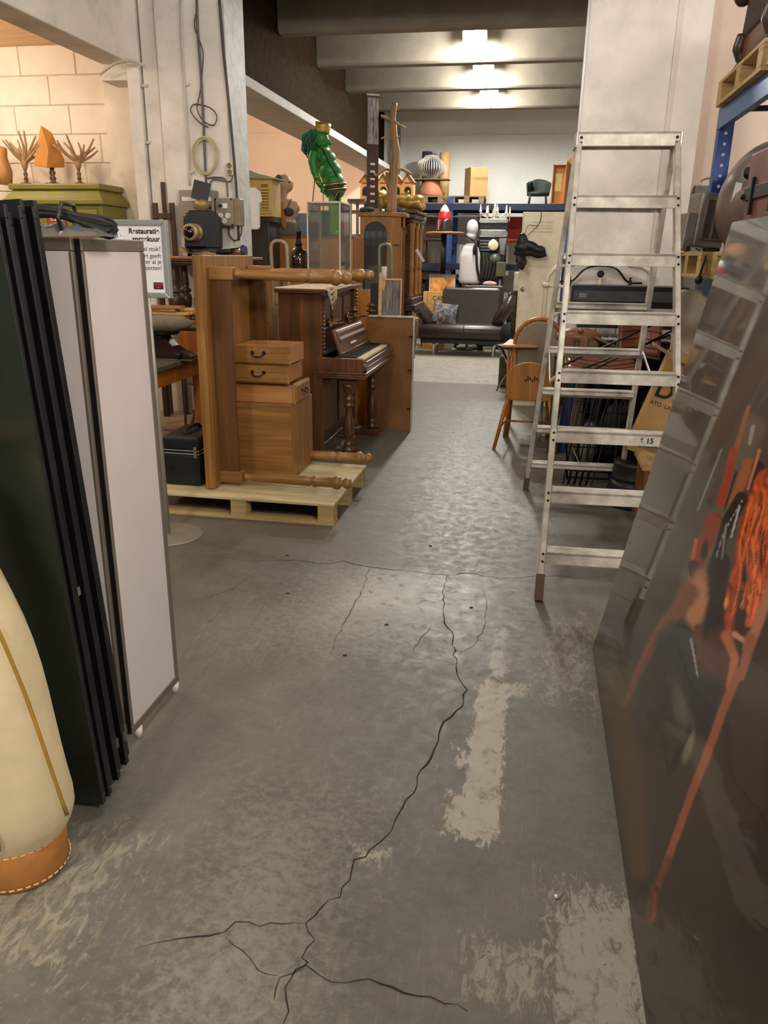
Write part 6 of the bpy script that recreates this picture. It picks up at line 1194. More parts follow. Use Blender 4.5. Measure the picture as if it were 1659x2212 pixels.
# head and foot ends of an iron bed against the pier
be = thing('iron_bed_head', 'white enamelled iron bed head with black rail against the right pier', 'bed head', (.52, 7.08, 0)); bx0, bx1, byy = .10, 1.0, 7.10; wen = M('white_enamel', (216, 206, 188), .35, var=.04)
MB().tube([(bx0, byy, 0), (bx0, byy, 1.30)] + [(bx0+.16-.16*math.cos(R(q)), byy, 1.33+.16*math.sin(R(q))) for q in (0, 25, 50, 75)] + bez([(bx0+.20, byy, 1.49), (.55, byy, 1.585), (bx1-.20, byy, 1.49)], 6) + [(bx1-.16+.16*math.cos(R(q)), byy, 1.33+.16*math.sin(R(q))) for q in (75, 50, 25, 0)] + [(bx1, byy, 0)], .021, 12).obj('outer_hoop', wen, be)
for x in (bx0, bx1): MB().lathe([(.022, 0), (.034, .01), (.034, .03), (.022, .04)], (x, byy, 1.30), n=14).obj('collar', wen, be)
MB().tube(bez([(bx0+.1, byy, 1.35), (bx0+.22, byy, 1.36), (.42, byy, 1.46), (.55, byy, 1.485), (.68, byy, 1.46), (bx1-.22, byy, 1.36), (bx1-.1, byy, 1.35)], 5), .009, 8).obj('black_rail', blackg, be); MB().cyl((bx0, byy, 1.31), (bx1, byy, 1.31), .011).obj('cross_rail', wen, be); MB().cyl((bx0, byy, .45), (bx1, byy, .45), .014).obj('cross_rail', wen, be)
for x in (.30, .55, .80): MB().lathe([(.02, 0), (.024, .01), (.012, .03), (.016, .045), (.008, .06), (.011, .075), (.0, .085)], (x, byy, 1.315), n=12).obj('finial', iron if x != .55 else wen, be)
MB().lathe([(.026, 0), (.03, .008), (.02, .014), (.014, .012)], (.55, byy-.005, 1.42), (0, -1, 0), 18).obj('rosette', iron, be)
for x in (.22, .38, .55, .72, .88): MB().cyl((x, byy, .45), (x, byy, 1.31), .007).obj('spindle', wen, be)
bf = thing('iron_bed_foot', 'lower white iron bed foot in front of the bed head', 'bed end', (.3, 6.98, 0)); MB().tube([(.14, 6.98, 0), (.14, 6.98, .98)] + [(.14+.13-.13*math.cos(R(q)), 6.98, .98+.13*math.sin(R(q))) for q in (30, 60, 90)] + [(.8, 6.98, 1.12)] + [(.90, 6.98, .98), (.90, 6.98, 0)], .018, 10).obj('outer_hoop', wen, bf); MB().cyl((.14, 6.98, .45), (.9, 6.98, .45), .012).obj('cross_rail', wen, bf)
# two manual keyboard
kb_ = thing('electric_organ', 'black two manual electric organ behind the ladder', 'keyboard', (.75, 6.7, 0)); kbk = M('organ_black', (26, 25, 26), .35)
MB().box(.30, 1.20, 6.62, 6.9, 1.17, 1.34).obj('back_case', kbk, kb_, .006); MB().box(.32, 1.18, 6.612, 6.62, 1.22, 1.30).obj('display_strip', M('grey_gloss', (86, 84, 86), .15, .2), kb_); MB().box(.36, .42, 6.608, 6.612, 1.24, 1.28).obj('badge', steel, kb_)
for z, y in ((1.05, 6.48), (.94, 6.36)):
    MB().box(.36, 1.16, y, 6.9, z-.03, z).obj('manual_bed', kbk, kb_, .003); w_ = MB(); b_ = MB()
    for k in range(30):
        x = .46+k*.0225; w_.box(x+.0007, x+.0218, y+.01, y+.11, z, z+.014)
        if k % 7 not in (2, 6): b_.box(x+.017, x+.028, y+.05, y+.11, z+.014, z+.023)
    tag(w_.obj('white_keys', M('white_keys_plastic', (226, 220, 206), .35), kb_), kind='stuff'); tag(b_.obj('black_keys', blackg, kb_), kind='stuff')
MB().box(.36, .455, 6.50, 6.6, 1.05, 1.09).obj('control_panel', M('panel_grey', (120, 118, 114), .5), kb_); MB().box(.40, 1.14, 6.5, 6.85, .86, .905).obj('lower_case', orange_w, kb_, .004)
for x in (.42, 1.10): MB().box(x, x+.05, 6.55, 6.85, 0, .86).obj('side_panel', kbk, kb_, .004)
MB().box(.47, 1.10, 6.8, 6.83, .1, .86).obj('back_board', kbk, kb_)
# satchel, leather sling seats, wire stand
st2 = thing('leather_satchel', 'brown leather and canvas satchel in front of the organ', 'bag', (.36, 6.2, .0)); tl = M('chestnut_leather', (124, 80, 54), .4, var=.15, bump=.2); cvs = M('drab_canvas', (96, 80, 60), .85)
MB().box(.22, .52, 6.12, 6.34, .86, .96).obj('bag_body', cvs, st2, .04, 3); MB().ell((.36, 6.22, .97), (.17, .11, .07)).obj('flap', tl, st2)
for a in (.30, .40): MB().prism(rrect(a-.03, a+.03, .90, .97, .02), 6.095, 6.115).obj('buckle_strap', tl, st2, .006)
MB().ell((.37, 6.12, 1.025), (.022, .02, .018)).obj('leather_ball', tl, st2); MB().tube(bez([(.48, 6.15, .98), (.60, 6.1, .93), (.72, 6.12, .88)], 5), .028, 8, flat=.4).obj('strap', cvs, st2)
tsl = table('trestle_stand', 'low dark stand under the satchel', .18, .80, 6.08, 6.4, .86, M('dark_stand', (54, 44, 38), .6), M('dark_stand', (54, 44, 38), .6), .02, .03, .03, .02, 'stand')
sl = M('tan_quilted_leather', (132, 80, 50), .35, var=.12, sc=10, bump=.3, bsc=25); whip = M('white_lacing', (214, 204, 186), .8)
def sling(label, P, closed_pts, rods):
    t = thing('leather_sling_chair', label, 'chair', P, 0, 'quilted leather sling chairs'); x, y, z = P
    def srf(u, v): return Vector((x-.24+.48*u, y-.24+.44*v, .80+.02*math.sin(math.pi*u)*-3*.5+.10*v*v))
    MB().grid(srf, 16, 12).obj('seat', sl, t, solid=.03)
    def bck(u, v): return Vector((x+.14+.30*u, y+.20+.06*v+.05*math.sin(math.pi*u), .86+.30*v-.03*abs(u-.5)))
    MB().grid(bck, 12, 10).obj('backrest', sl, t, solid=.03)
    for fn, nm in ((srf, 'seat_lacing'), (bck, 'back_lacing')):
        m = MB()
        for k in range(26):
            p = fn(k/26, 0); m.bar(p+Vector((0, -.012, .018)), p+Vector((.016, -.012, -.018)), .004, .004)
        for k in range(14):
            p = fn(0, k/14); m.bar(p+Vector((-.012, 0, .018)), p+Vector((-.012, .016, -.018)), .004, .004)
        tag(m.obj(nm, whip, t), kind='stuff')
    for k in range(1, 5):
        MB().tube([srf(j/8, k/5)+Vector((0, 0, .017)) for j in range(9)], .004, 5).obj('quilt_seam', M('seam_dark', (84, 40, 24), .6), t); MB().tube([bck(j/8, k/5)+Vector((0, -.018, 0)) for j in range(9)], .004, 5).obj('quilt_seam', M('seam_dark', (84, 40, 24), .6), t)
    for a, b in rods: MB().cyl(a, b, .007, n=8).obj('iron_rod', iron, t)
sling('tan quilted leather sling chair with white lacing behind the ladder', (.52, 5.92, 0), None, [((.20, 5.66, .80), (.95, 5.75, 1.17)), ((.24, 5.66, .74), (.95, 5.72, 1.05)), ((.36, 5.62, .75), (1.0, 5.72, 1.1)), ((.26, 5.70, .80), (.34, 5.60, 0)), ((.78, 5.70, .82), (.66, 5.60, 0)), ((.30, 6.12, .86), (.22, 6.0, 0)), ((.78, 6.12, .9), (.84, 6.0, 0)), ((.34, 5.60, .02), (.66, 5.60, .02)), ((.22, 6.0, .02), (.84, 6.0, .02))])
ws = thing('wire_stand', 'black wire chair frames nested on the floor behind the ladder', 'wire frame', (.45, 5.75, 0)); rod = M('black_rod', (30, 26, 24), .45, .5)
for k in range(5):
    o_ = k*.045; MB().tube([(.38+o_, 5.52, .62), (.30+o_*.9, 5.40, .02), (.33+o_*.9, 5.39, .02), (.44+o_, 5.53, .64)], .006, 6).obj('rod_leg', rod, ws)
for z, y in ((.12, 5.42), (.28, 5.46), (.42, 5.5)): MB().cyl((.32, y, z), (.86, y+.03, z), .005).obj('cross_rod', rod, ws)
MB().tube([(.62, 5.50, .6), (.62, 5.45, .16), (.65, 5.45, .16), (.65, 5.50, .6)], .006, 6).obj('rod_leg', rod, ws); MB().tube([(.34, 5.36, .30), (.42, 5.36, .14), (.52, 5.37, .14)], .006, 6).obj('rod_leg', steel, ws)
wb = thing('wire_basket', 'black wire basket with dark bundles behind the ladder', 'basket', (.72, 6.0, 0))
for k in range(9): MB().cyl((.42+k*.06, 5.84, .0), (.42+k*.06, 5.86, .68), .0045, n=6).obj('wire', rod, wb)
for z in (.02, .24, .46, .68): MB().tube([(.40, 5.84, z), (.94, 5.84, z), (.94, 6.3, z), (.40, 6.3, z)], .005, 6, True).obj('hoop', rod, wb)
MB().box(.40, .94, 5.84, 6.3, .0, .012).obj('base', rod, wb)
bun = [('dark green bundle in the wire basket', (.70, 6.02, .26), (.14, .13, .24), M('dark_green_cloth', (30, 40, 34), .6)), ('black bundle in the wire basket', (.56, 6.14, .2), (.12, .13, .18), blackm), ('grey roll in the wire basket', (.50, 5.98, .19), (.07, .10, .17), M('grey_roll', (128, 122, 112), .7))]
for lab, c, d, mt in bun: tag(MB().ell(c, d, 14, 10, None, .8).obj('cloth_bundle', mt), lab, 'bundle')
for k, (x, y, col_) in enumerate(((.27, 6.43, (44, 58, 104)), (.36, 6.42, (98, 80, 58)), (.50, 6.44, (52, 50, 56)))):
    tag(MB().box(x, x+.08, y, y+.04, 0, .72, rotm(0, 4, 0), (x, y, 0)).obj('leaning_case', M('case_%d' % k, col_, .6), None, .01), ['blue case leaning below the organ', 'brown case leaning below the organ', 'dark grey case leaning below the organ'][k], 'case')
# cardboard box DEF
cbx = thing('cardboard_box', 'open printed cardboard box with green stripe leaning right of the ladder', 'box', (.71, 5.20, 0), -6, ry=17)
kraft = M('yellow_kraft', (188, 150, 96), .8, var=.06, sc=4)
for a in ((-.14, .16, -.13, -.125), (-.14, .16, .125, .13), (-.14, -.135, -.125, .125), (.155, .16, -.125, .125)): MB().box(*a, .36, 1.0).obj('wall', kraft, cbx, w=False)
MB().box(-.14, .16, -.13, .13, .35, .36).obj('bottom', kraft, cbx, w=False)
MB().box(-.14, .10, -.22, -.125, 1.0, 1.006, rotm(30, 0, 0)).obj('flap', kraft, cbx, w=False); MB().box(-.25, -.14, -.12, .12, .995, 1.001, rotm(0, 12, 0)).obj('flap', kraft, cbx, w=False)
MB().prism([(-.14, .40), (.16, .36), (.16, .42), (-.14, .47)], -.1325, -.1305).obj('green_stripe', M('print_green', (22, 104, 52), .7), cbx, w=False)
L_ = tm(cbx); text('DEF', L_ @ Vector((-.13, -.133, .73)), .15, M('print_black', (30, 28, 26), .7), cbx, 'lettering', rot=(L_.to_3x3() @ rotm(90, 0, 0)), bold=.003); text('ATO  LA', L_ @ Vector((-.13, -.133, .675)), .035, M('print_black', (30, 28, 26), .7), cbx, 'lettering', rot=(L_.to_3x3() @ rotm(90, 0, 0)))
crate('dark plinth block under the leaning cardboard box', .86, 1.0, 5.14, 5.34, 0, .27, dark_wood, 'plinth_block', 'block')
# beige chair, cloth
bg2 = thing('beige_chair', 'beige upholstered chair back right of the ladder', 'chair', (1.1, 5.3, 0)); x0, x1, z0, z1 = bb((1457, 626), (1560, 745), 5.42); bei = M('beige_fabric', (206, 196, 178), .8, var=.04, bump=.2, bsc=200)
MB().prism(rrect(x0, x0+.42, .88, z1, .04), 5.42, 5.46).obj('backrest', bei, bg2, .012); MB().box(x0+.1, x0+.42, 5.12, 5.43, .56, .62).obj('seat', bei, bg2, .02)
for x in (x0+.12, x0+.39):
    MB().tube([(x, 5.47, .98), (x, 5.44, .58), (x, 5.46, 0)], .012, 8).obj('leg', chrome, bg2); MB().tube([(x, 5.16, .58), (x, 5.12, 0)], .012, 8).obj('leg', chrome, bg2)
p = at(1475, 755, Y=5.3); fc_ = MB().grid(lambda u, v: (p.x-.06+.24*u, 5.08+.28*v, .79-.0+.10*math.sin(math.pi*u)*math.sin(math.pi*v)+.03*noise.noise(Vector((u*6, v*6, 2)))), 14, 10); t = NT('rose_print_cloth'); nn = t.noise(t.mapping((1, 1, 1)), 28, 2); t.set(Base_Color=t.ramp(nn, [(.4, (190, 170, 150)), (.52, (150, 110, 100)), (.6, (96, 50, 52)), (.68, (180, 160, 140))]), Roughness=.9)
tag(fc_.obj('floral_cloth', t.m, None, solid=.02), 'crumpled rose printed cloth on the black bag before the beige chair', 'cloth'); tag(MB().ell((p.x+.08, 5.22, .70), (.16, .12, .09), 16, 10, None, .7).obj('black_bag', blackm), 'black bag under the rose printed cloth', 'bag')
# stools
bs = thing('metal_stool', 'black metal stool with tapered legs behind the ladder foot', 'stool', (.86, 5.48, 0)); MB().prism(rrect(.68, 1.04, 5.34, 5.66, .10), .42, .45, 'z').obj('seat', blackg, bs, .01)
for x, xb in ((.72, .65), (1.0, 1.07)):
    for y, yb in ((5.38, 5.34), (5.62, 5.68)): MB().bar((x, y, .43), (xb, yb, 0), .05, .03).obj('leg', blackg, bs)
MB().box(.68, 1.04, 5.33, 5.34, .35, .42).box(.675, .685, 5.34, 5.66, .35, .42).obj('apron', blackg, bs)
kk = at(1345, 1085, Z=0); ks = thing('step_stool', 'round black rolling step stool beside the ladder', 'step stool', (.745, 5.12, 0)); ksx = .745
MB().lathe([(.19, 0), (.20, .01), (.20, .035), (.18, .05), (.165, .13), (.16, .17)], (ksx, 5.12, 0), n=32).obj('lower_drum', M('dark_steel_blue', (34, 36, 40), .35, .3), ks); MB().lathe([(.16, 0), (.15, .02), (.145, .10), (.15, .115), (.0, .117)], (ksx, 5.12, .17), n=32).obj('upper_step', blackm, ks); MB().lathe([(.203, 0), (.206, .01), (.203, .02)], (ksx, 5.12, .012), n=32, caps=False).obj('rubber_ring', blackr, ks)
wl = at(1387, 1132, Z=0); wst = thing('wooden_footstool', 'brown wooden footstool with woven seat at the edge of the leaning print', 'stool', (wl.x+.2, 4.7, 0)); lw = wood('red_brown_wood', (96, 54, 28), (134, 80, 44), 'z')
for x in (wl.x, wl.x+.34):
    for y in (4.66, 4.95): MB().box(x-.03, x+.03, y-.03, y+.03, .11, .36).obj('leg', lw, wst, .004); MB().box(x-.036, x+.036, y-.036, y+.036, 0, .11).obj('leg_shoe', lw, wst, .004)
MB().prism([(wl.x-.05, .35), (wl.x+.39, .35), (wl.x+.39, .40), (wl.x-.02, .415), (wl.x-.05, .39)], 4.61, 5.0).obj('woven_seat', M('rush_weave', (176, 140, 92), .85, var=.2, sc=40, bump=.6, bsc=60, stretch=(1, 6, 1)), wst, .012)
tag(MB().lathe([(.01, 0), (.06, .005), (.10, .03), (.11, .06), (.104, .06), (.09, .03), (.0, .012)], (wl.x+.13, 4.76, .418), (.25, 0, 1), 24, caps=False).obj('white_bowl', white_pl), 'white bowl tilted on the woven footstool', 'bowl')
# ================================================================ aluminium step ladder
ld = thing('step_ladder', 'tall aluminium double sided step ladder standing open right of the aisle', 'ladder', (.40, 4.36, 0), 2.6)
LT = 2.125; al = alu_dull
def lr(side, u, s):   # point on a rail: side -1 front, +1 rear; u 0 foot .. 1 top ; s -1 left, +1 right
    hw = .317 - .085*u; return Vector((s*hw, side*(.93*(1-u) + .03*u), LT*u))
for side in (-1, 1):
    nm = 'front' if side < 0 else 'rear'
    for s in (-1, 1):
        a, b = lr(side, .028, s), lr(side, .985, s); d = (b-a).normalized()
        rl = MB().bar(a, b, .026, .062, up=(0, 1, .0)).obj('rail', al, ld, .003, 1, w=False)
        m = MB(); f0, f1 = lr(side, .0, s), lr(side, .055, s); m.bar(f0, f1, .036, .07, up=(0, 1, 0)).obj('rubber_foot', M('worn_foot', (92, 74, 56), .7), rl, .002, 1, w=False)
    for k in range(7 if side < 0 else 7):
        u = (.228+.2685*k)/LT; p = lr(side, u, -1); q = lr(side, u, 1); y = p.y
        stp = MB().box(p.x+.010, q.x-.010, y-.048, y+.048, u*LT-.012, u*LT+.0).box(p.x+.010, q.x-.010, y+side*.046-.002, y+side*.046+.002, u*LT-.058, u*LT).box(p.x+.010, q.x-.010, y-side*.046-.002, y-side*.046+.002, u*LT-.030, u*LT)
        so_ = stp.obj('step', al, ld, .0015, 1, w=False)
        g = MB()
        for j in range(6): g.box(p.x+.012, q.x-.012, y-.040+.014*j, y-.034+.014*j, u*LT, u*LT+.002)
        g.obj('tread_ribs', alu_dull, so_, w=False)
        for s in (-1, 1):
            for dz in (-.012, -.045):
                e = lr(side, u+dz/LT, s); MB().lathe([(.006, 0), (.006, .003), (.003, .005)], e+Vector((s*.0, side*.0335, 0)), (0, side, .0), 10).obj('rivet', iron, so_, w=False)
    for s in (-1, 1):   # bottom braces
        a = lr(side, .085, s); b = lr(side, (.19)/LT, s); MB().bar(a-Vector((s*.012, 0, 0)), Vector((b.x-s*.14, b.y, .185)), .022, .006).obj('brace', steel, ld, w=False)
hw = .235
MB().box(-hw-.012, hw+.012, -.075, -.062, LT-.055, LT+.01).box(-hw-.012, hw+.012, .05, .063, LT-.055, LT+.01).box(-hw-.012, hw+.012, -.075, .063, LT-.004, LT+.01).obj('top_cap', al, ld, .003, 1, w=False)
for s in (-1, 1): 
    MB().box(s*(hw+.012)-.006, s*(hw+.012)+.006, -.08, .07, LT-.06, LT+.012).obj('hinge_plate', alu, ld, .003, 1, w=False)
    for dz in (-.015, -.04): MB().lathe([(.007, 0), (.007, .003), (.003, .005)], (s*(hw-.008), -.0755, LT+dz), (0, -1, 0), 10).obj('rivet', iron, ld, w=False)
    a, b = lr(-1, .455, s), lr(1, .455, s); mid = Vector((a.x, 0, .455*LT-.07)); MB().tube([a, a+Vector((-s*.01, .15, .02)), mid, b+Vector((-s*.01, -.15, .06)), b], .0045, 6, flat=3).obj('spreader_strap', al, ld, w=False)
text('6 15', tm(ld) @ (lr(-1, (.228+.2685*2)/LT, -1)+Vector((.40, -.0485, -.042))), .035, blackm, ld, 'marker_scribble', rot=(90, 0, 2.6), bold=.001)
# ================================================================ pallet rack on the right and its load
rb = M('rack_deep_blue', (24, 62, 132), .4, .2, var=.06); rb2 = M('rack_beam_blue', (66, 104, 158), .42, .2, var=.06)
rr = thing('blue_pallet_rack', 'blue pallet rack along the right wall above the leaning print', 'rack', (1.6, 4.4, 0)); RX = 1.12
for x in (RX, 2.1):
    for y in (5.70, 2.2):
        u = MB().box(x-.045, x+.045, y-.04, y+.04, 0, 2.53 if y > 5 else 2.5).obj('upright', rb, rr, .004)
        if x == RX and y > 5:
            for k in range(16): MB().lathe([(.010, 0), (.010, .002)], (x-.02+.04*(k % 2)*0+.02, y-.0405, 1.5+k*.062), (0, -1, 0), 8).obj('slot', M('slot_pale', (200, 205, 212), .5), u)
for y in (5.70, 2.2):
    for z in (1.40, 1.95, 2.45): MB().bar((RX, y, z), (2.1, y, z), .03, .03).obj('brace', blackm, rr)
for z0, z1 in ((1.33, 1.445), (2.33, 2.445)):
    for x in (RX-.03, 2.12): MB().box(x-.02, x+.02, 2.2, 5.72, z0, z1).obj('beam', rb2, rr, .004)
pallet('pallet on the lower level of the blue rack', .90, 1.90, 4.75, 5.62, 1.446, 'y', 'pallets on the blue rack'); pallet('pallet on the lower level of the blue rack nearest the viewer', .95, 1.9, 3.6, 4.7, 1.446, 'y', 'pallets on the blue rack')
pallet('pallet on the upper level of the blue rack', 1.03, 1.95, 4.6, 5.62, 2.446, 'y', 'pallets on the blue rack'); pallet('pallet on the upper level of the blue rack nearest the viewer', 1.03, 1.95, 3.4, 4.5, 2.446, 'y', 'pallets on the blue rack')
PL = 1.446+.145
# gas heater, tank, trunk
he = thing('gas_heater', 'grey metal heater with grilled front on the lower rack pallet', 'heater', (1.0, 5.3, PL)); hm = M('grey_hammered', (150, 148, 142), .4, .5, var=.1)
XH = Matrix.Translation((1.02, 5.40, PL)) @ rotm(0, 4, 12).to_4x4()
def hb_(): m = MB(); m.X = XH; return m
hb_().box(-.10, .08, -.10, .10, .03, .34).obj('body', hm, he, .008); hb_().box(-.06, .055, -.106, -.10, .08, .30).obj('grille_plate', steel, he)
for a in ((-.07, .06, .07, .08), (-.07, .06, .30, .31), (-.07, -.06, .07, .31), (.05, .06, .07, .31), (-.01, .0, .07, .31)): hb_().box(a[0], a[1], -.114, -.104, a[2], a[3]).obj('grille_frame', alu, he)
hb_().box(-.16, -.10, -.08, .08, .0, .22).obj('side_box', hm, he, .005)
for x in (-.12, .07): hb_().box(x-.01, x+.01, -.08, .08, 0, .03).obj('foot', iron, he)
hb_().lathe([(.014, 0), (.014, .02), (.0, .022)], (.075, -.1, .24), (0, -1, 0), 12).obj('tap', chrome, he); hb_().lathe([(.014, 0), (.014, .02), (.0, .022)], (.075, -.1, .12), (0, -1, 0), 12).obj('tap', chrome, he)
MB().tube(bez([(.98, 5.38, PL+.33), (.95, 5.36, PL+.40), (1.0, 5.4, PL+.43), (1.06, 5.42, PL+.42)], 4), .006, 6).obj('wire_handle', alu, he); MB().tube(bez([(.97, 5.30, PL+.02), (.95, 4.98, PL+.0), (.92, 4.735, PL-.03), (.90, 4.73, PL-.14)], 5), .006, 6).obj('cord', blackm, he); MB().ell((.90, 4.73, PL-.15), (.02, .015, .025)).obj('plug', blackm, he)
tk = thing('pressure_tank', 'brownish grey egg shaped metal tank with paper label on the rack', 'tank', (1.22, 4.95, PL)); tkm = M('taupe_enamel', (112, 98, 92), .3, .1, var=.06)
MB().ell((1.22, 5.02, PL+.30), (.21, .30, .30), 28, 18, rotm(0, 18, 0)).obj('vessel', tkm, tk)
for y in (4.9, 5.15): MB().box(1.10, 1.34, y-.02, y+.02, PL, PL+.06).obj('cradle', dark_wood, tk)
MB().box(1.035, 1.075, 4.835, 4.838, PL+.22, PL+.36, rotm(10, 12, -38)).obj('paper_label', paper, tk); MB().lathe([(.03, 0), (.035, .01), (.02, .02), (.02, .05)], (1.10, 4.78, PL+.40), (-.5, -.8, .2), 14).obj('valve', iron, tk)
tr2 = thing('travel_trunk', 'worn reddish brown travel trunk with iron bands on the near rack pallet', 'trunk', (1.3, 4.2, PL)); trm = M('red_brown_hide', (118, 70, 54), .6, var=.14, sc=8, bump=.2)
MB().box(1.02, 1.6, 3.75, 4.45, PL, PL+.27).obj('lower_case', trm, tr2, .01); MB().box(1.015, 1.605, 3.745, 4.455, PL+.275, PL+.46).obj('lid', trm, tr2, .012)
MB().box(1.005, 1.02, 3.74, 4.46, PL, PL+.035).box(1.005, 1.60, 4.45, 4.465, PL, PL+.035).obj('edge_binding', M('orange_binding', (160, 98, 52), .6), tr2, .003); MB().box(1.008, 1.02, 3.74, 4.46, PL+.24, PL+.30).obj('iron_band', iron, tr2, .002)
for y in (3.95, 4.3): MB().box(1.0, 1.016, y-.015, y+.015, PL+.17, PL+.34).obj('hasp', iron, tr2, .002)
MB().ell((1.006, 4.455, PL+.26), (.014, .014, .014)).obj('stud', iron, tr2)
# armchair on the upper pallet
UZ = 2.446+.145; ac2 = thing('carved_armchair', 'dark carved armchair with rolled arms on the upper rack pallet', 'armchair', (1.4, 5.0, UZ)); cw2 = wood('ebonised_wood', (40, 30, 24), (70, 52, 40), 'z'); up = M('woven_brown_fabric', (72, 60, 48), .9, var=.25, sc=40, bump=.4, bsc=120)
MB().box(1.08, 1.75, 4.72, 5.36, UZ+.05, UZ+.17).obj('seat_frame', wood('rosewood', (84, 44, 28), (120, 68, 44), 'y'), ac2, .02); MB().prism([(1.07, UZ+.16), (1.74, UZ+.16), (1.74, UZ+.62), (1.16, UZ+.60), (1.10, UZ+.52), (1.08, UZ+.34)], 4.70, 5.38).obj('upholstery', up, ac2, .03, 3)
for y in (4.72, 5.37): MB().tube(bez([(1.20, y, UZ+.40), (1.10, y, UZ+.46), (1.03, y, UZ+.42), (1.05, y, UZ+.36), (1.10, y, UZ+.39)], 5), .032, 10).obj('scrolled_arm', cw2, ac2)
for x in (1.085, 1.72):
    for y in (4.74, 5.35): MB().tube(bez([(x, y, UZ+.18), (x-.015, y, UZ+.11), (x+.005, y, UZ+.05), (x-.02, y, UZ+.0)], 4), [.04]*5+[.034]*4+[.024]*4, 10).obj('cabriole_leg', cw2, ac2)
crate('grey perforated metal box under the blue rack', 1.2, 1.5, 5.76, 6.1, 0, 1.28, M('pale_grey_perforated', (170, 170, 170), .5), 'metal_cabinet', 'cabinet')
crate('dark case filling the bottom of the blue rack', 1.45, 2.05, 3.0, 4.8, 0, 1.1, M('dark_case', (62, 56, 50), .7), 'storage_case', 'case')
# ================================================================ large glossy print leaning on the rack
A = at(1297, 1408, Z=0); PX, PY1 = .362, A.y+.02; PY0 = .35; top = at(1592, 482, Y=PY1); lean = top.x-PX; PH = top.z
pt = thing('leaning_print', 'large dark glossy photographic print of a red haired costumed figure leaning at the right', 'picture', (PX, (PY0+PY1)/2, 0))
S0 = Vector((PX, PY1, 0)); SU = Vector((0, PY0-PY1, 0)); SV = Vector((lean, 0, PH)); PN = SU.cross(SV).normalized()
if PN.x > 0: PN = -PN
import numpy as np
nu, nv = 400, 360; me = bpy.data.meshes.new('printed_sheet')
vs = [S0+SU*(i/nu)+SV*(j/nv)+PN*.016 for j in range(nv+1) for i in range(nu+1)]
fs = [(j*(nu+1)+i, j*(nu+1)+i+1, (j+1)*(nu+1)+i+1, (j+1)*(nu+1)+i) for j in range(nv) for i in range(nu)]
inv = tm(pt).inverted(); me.from_pydata([tuple(inv @ v) for v in vs], [], fs); ca = me.color_attributes.new('print', 'FLOAT_COLOR', 'POINT')
# the printed picture, drawn in the oblique layout in which it was studied (zx, zy), then laid flat on the sheet
V = np.array([tuple(v) for v in vs])-np.array((0, 0, EYE)); dep = np.maximum(V @ np.array(_f), .2)
zx = ((829.5+FPX*(V @ np.array(_r))/dep)-1290)/.3618; zy = ((1106-FPX*(V @ np.array(_u))/dep)-900)/.3617
def wob(fx, fy, ph): return np.sin(zx*fx+ph+1.7*np.sin(zy*fy*.7+ph*2))*np.sin(zy*fy+ph*1.3+1.3*np.sin(zx*fx*.6))
n1 = wob(.006, .004, .4)*.6+wob(.013, .009, 2.)*.4; n2 = wob(.05, .03, 1.)*.5+wob(.09, .06, 3.)*.5
C = np.array([lin((64, 54, 42))]*len(vs))*(1+.30*n1+.06*n2)[:, None]
def put(mask, c, grain=None):
    global C
    cc = np.array(lin(c))[None, :]*(1 if grain is None else grain[:, None]); C = C*(1-mask[:, None])+cc*mask[:, None]
def sm(v): v = np.clip(v, 0, 1); return v*v*(3-2*v)
def blob(cx, cy, rx, ry, c, soft=.5, ang=0, k=1., g=None):
    a = R(ang); x, y = zx-cx, zy-cy; d = np.hypot((x*math.cos(a)+y*math.sin(a))/rx, (-x*math.sin(a)+y*math.cos(a))/ry)*(1+.10*n2); put(sm((1+soft*.5-d)/soft)*k, c, g)
def stroke(pts, w0, w1, c, soft=.5, k=1., g=None):
    best = np.zeros(len(vs)); n = len(pts)-1
    for q in range(n):
        (ax, ay), (bx_, by_) = pts[q], pts[q+1]; dx_, dy_ = bx_-ax, by_-ay; t_ = np.clip(((zx-ax)*dx_+(zy-ay)*dy_)/(dx_*dx_+dy_*dy_+1e-9), 0, 1)
        r = (w0+(w1-w0)*(q+t_)/n)/2; d = np.hypot(zx-ax-t_*dx_, zy-ay-t_*dy_)/r*(1+.10*n2); best = np.maximum(best, sm((1+soft*.5-d)/soft))
    put(best*k, c, g)
put(sm((1500-zy)/900)*.8, (88, 82, 76)); put(sm((zy-2300)/900)*.7, (52, 44, 36)); blob(1000, 2600, 260, 700, (46, 34, 28), 1.)  # upper grey wash is mostly room reflection, painted into the print colour
stroke([(120, 1600), (190, 2100), (250, 2700)], 190, 120, (98, 76, 48), 1., .8); stroke([(930, 1700), (880, 2300)], 200, 260, (74, 54, 40), 1., .7); blob(560, 3000, 200, 500, (58, 48, 38), 1.); stroke([(360, 1900), (420, 2500)], 150, 100, (66, 56, 42), 1.)
stroke([(940, 60), (800, 420), (700, 700), (560, 960)], 130, 120, (118, 108, 98), 1., .7); stroke([(930, 60), (910, 160)], 26, 20, (176, 170, 160), 1., .8); stroke([(740, 200), (600, 560)], 14, 10, (170, 164, 152), 1., .6)
stroke([(905, -60), (860, 90), (822, 220)], 24, 38, (160, 104, 74), .6); stroke([(815, 205), (785, 330), (735, 520)], 52, 44, (168, 68, 36), .5); stroke([(905, 280), (860, 400), (790, 560)], 66, 50, (172, 102, 66), .6); stroke([(830, 330), (760, 560)], 14, 10, (40, 24, 20), .6)
stroke([(960, 300), (940, 560)], 80, 60, (44, 30, 26), .6); stroke([(970, 200), (900, 430)], 20, 16, (196, 130, 90), .8)
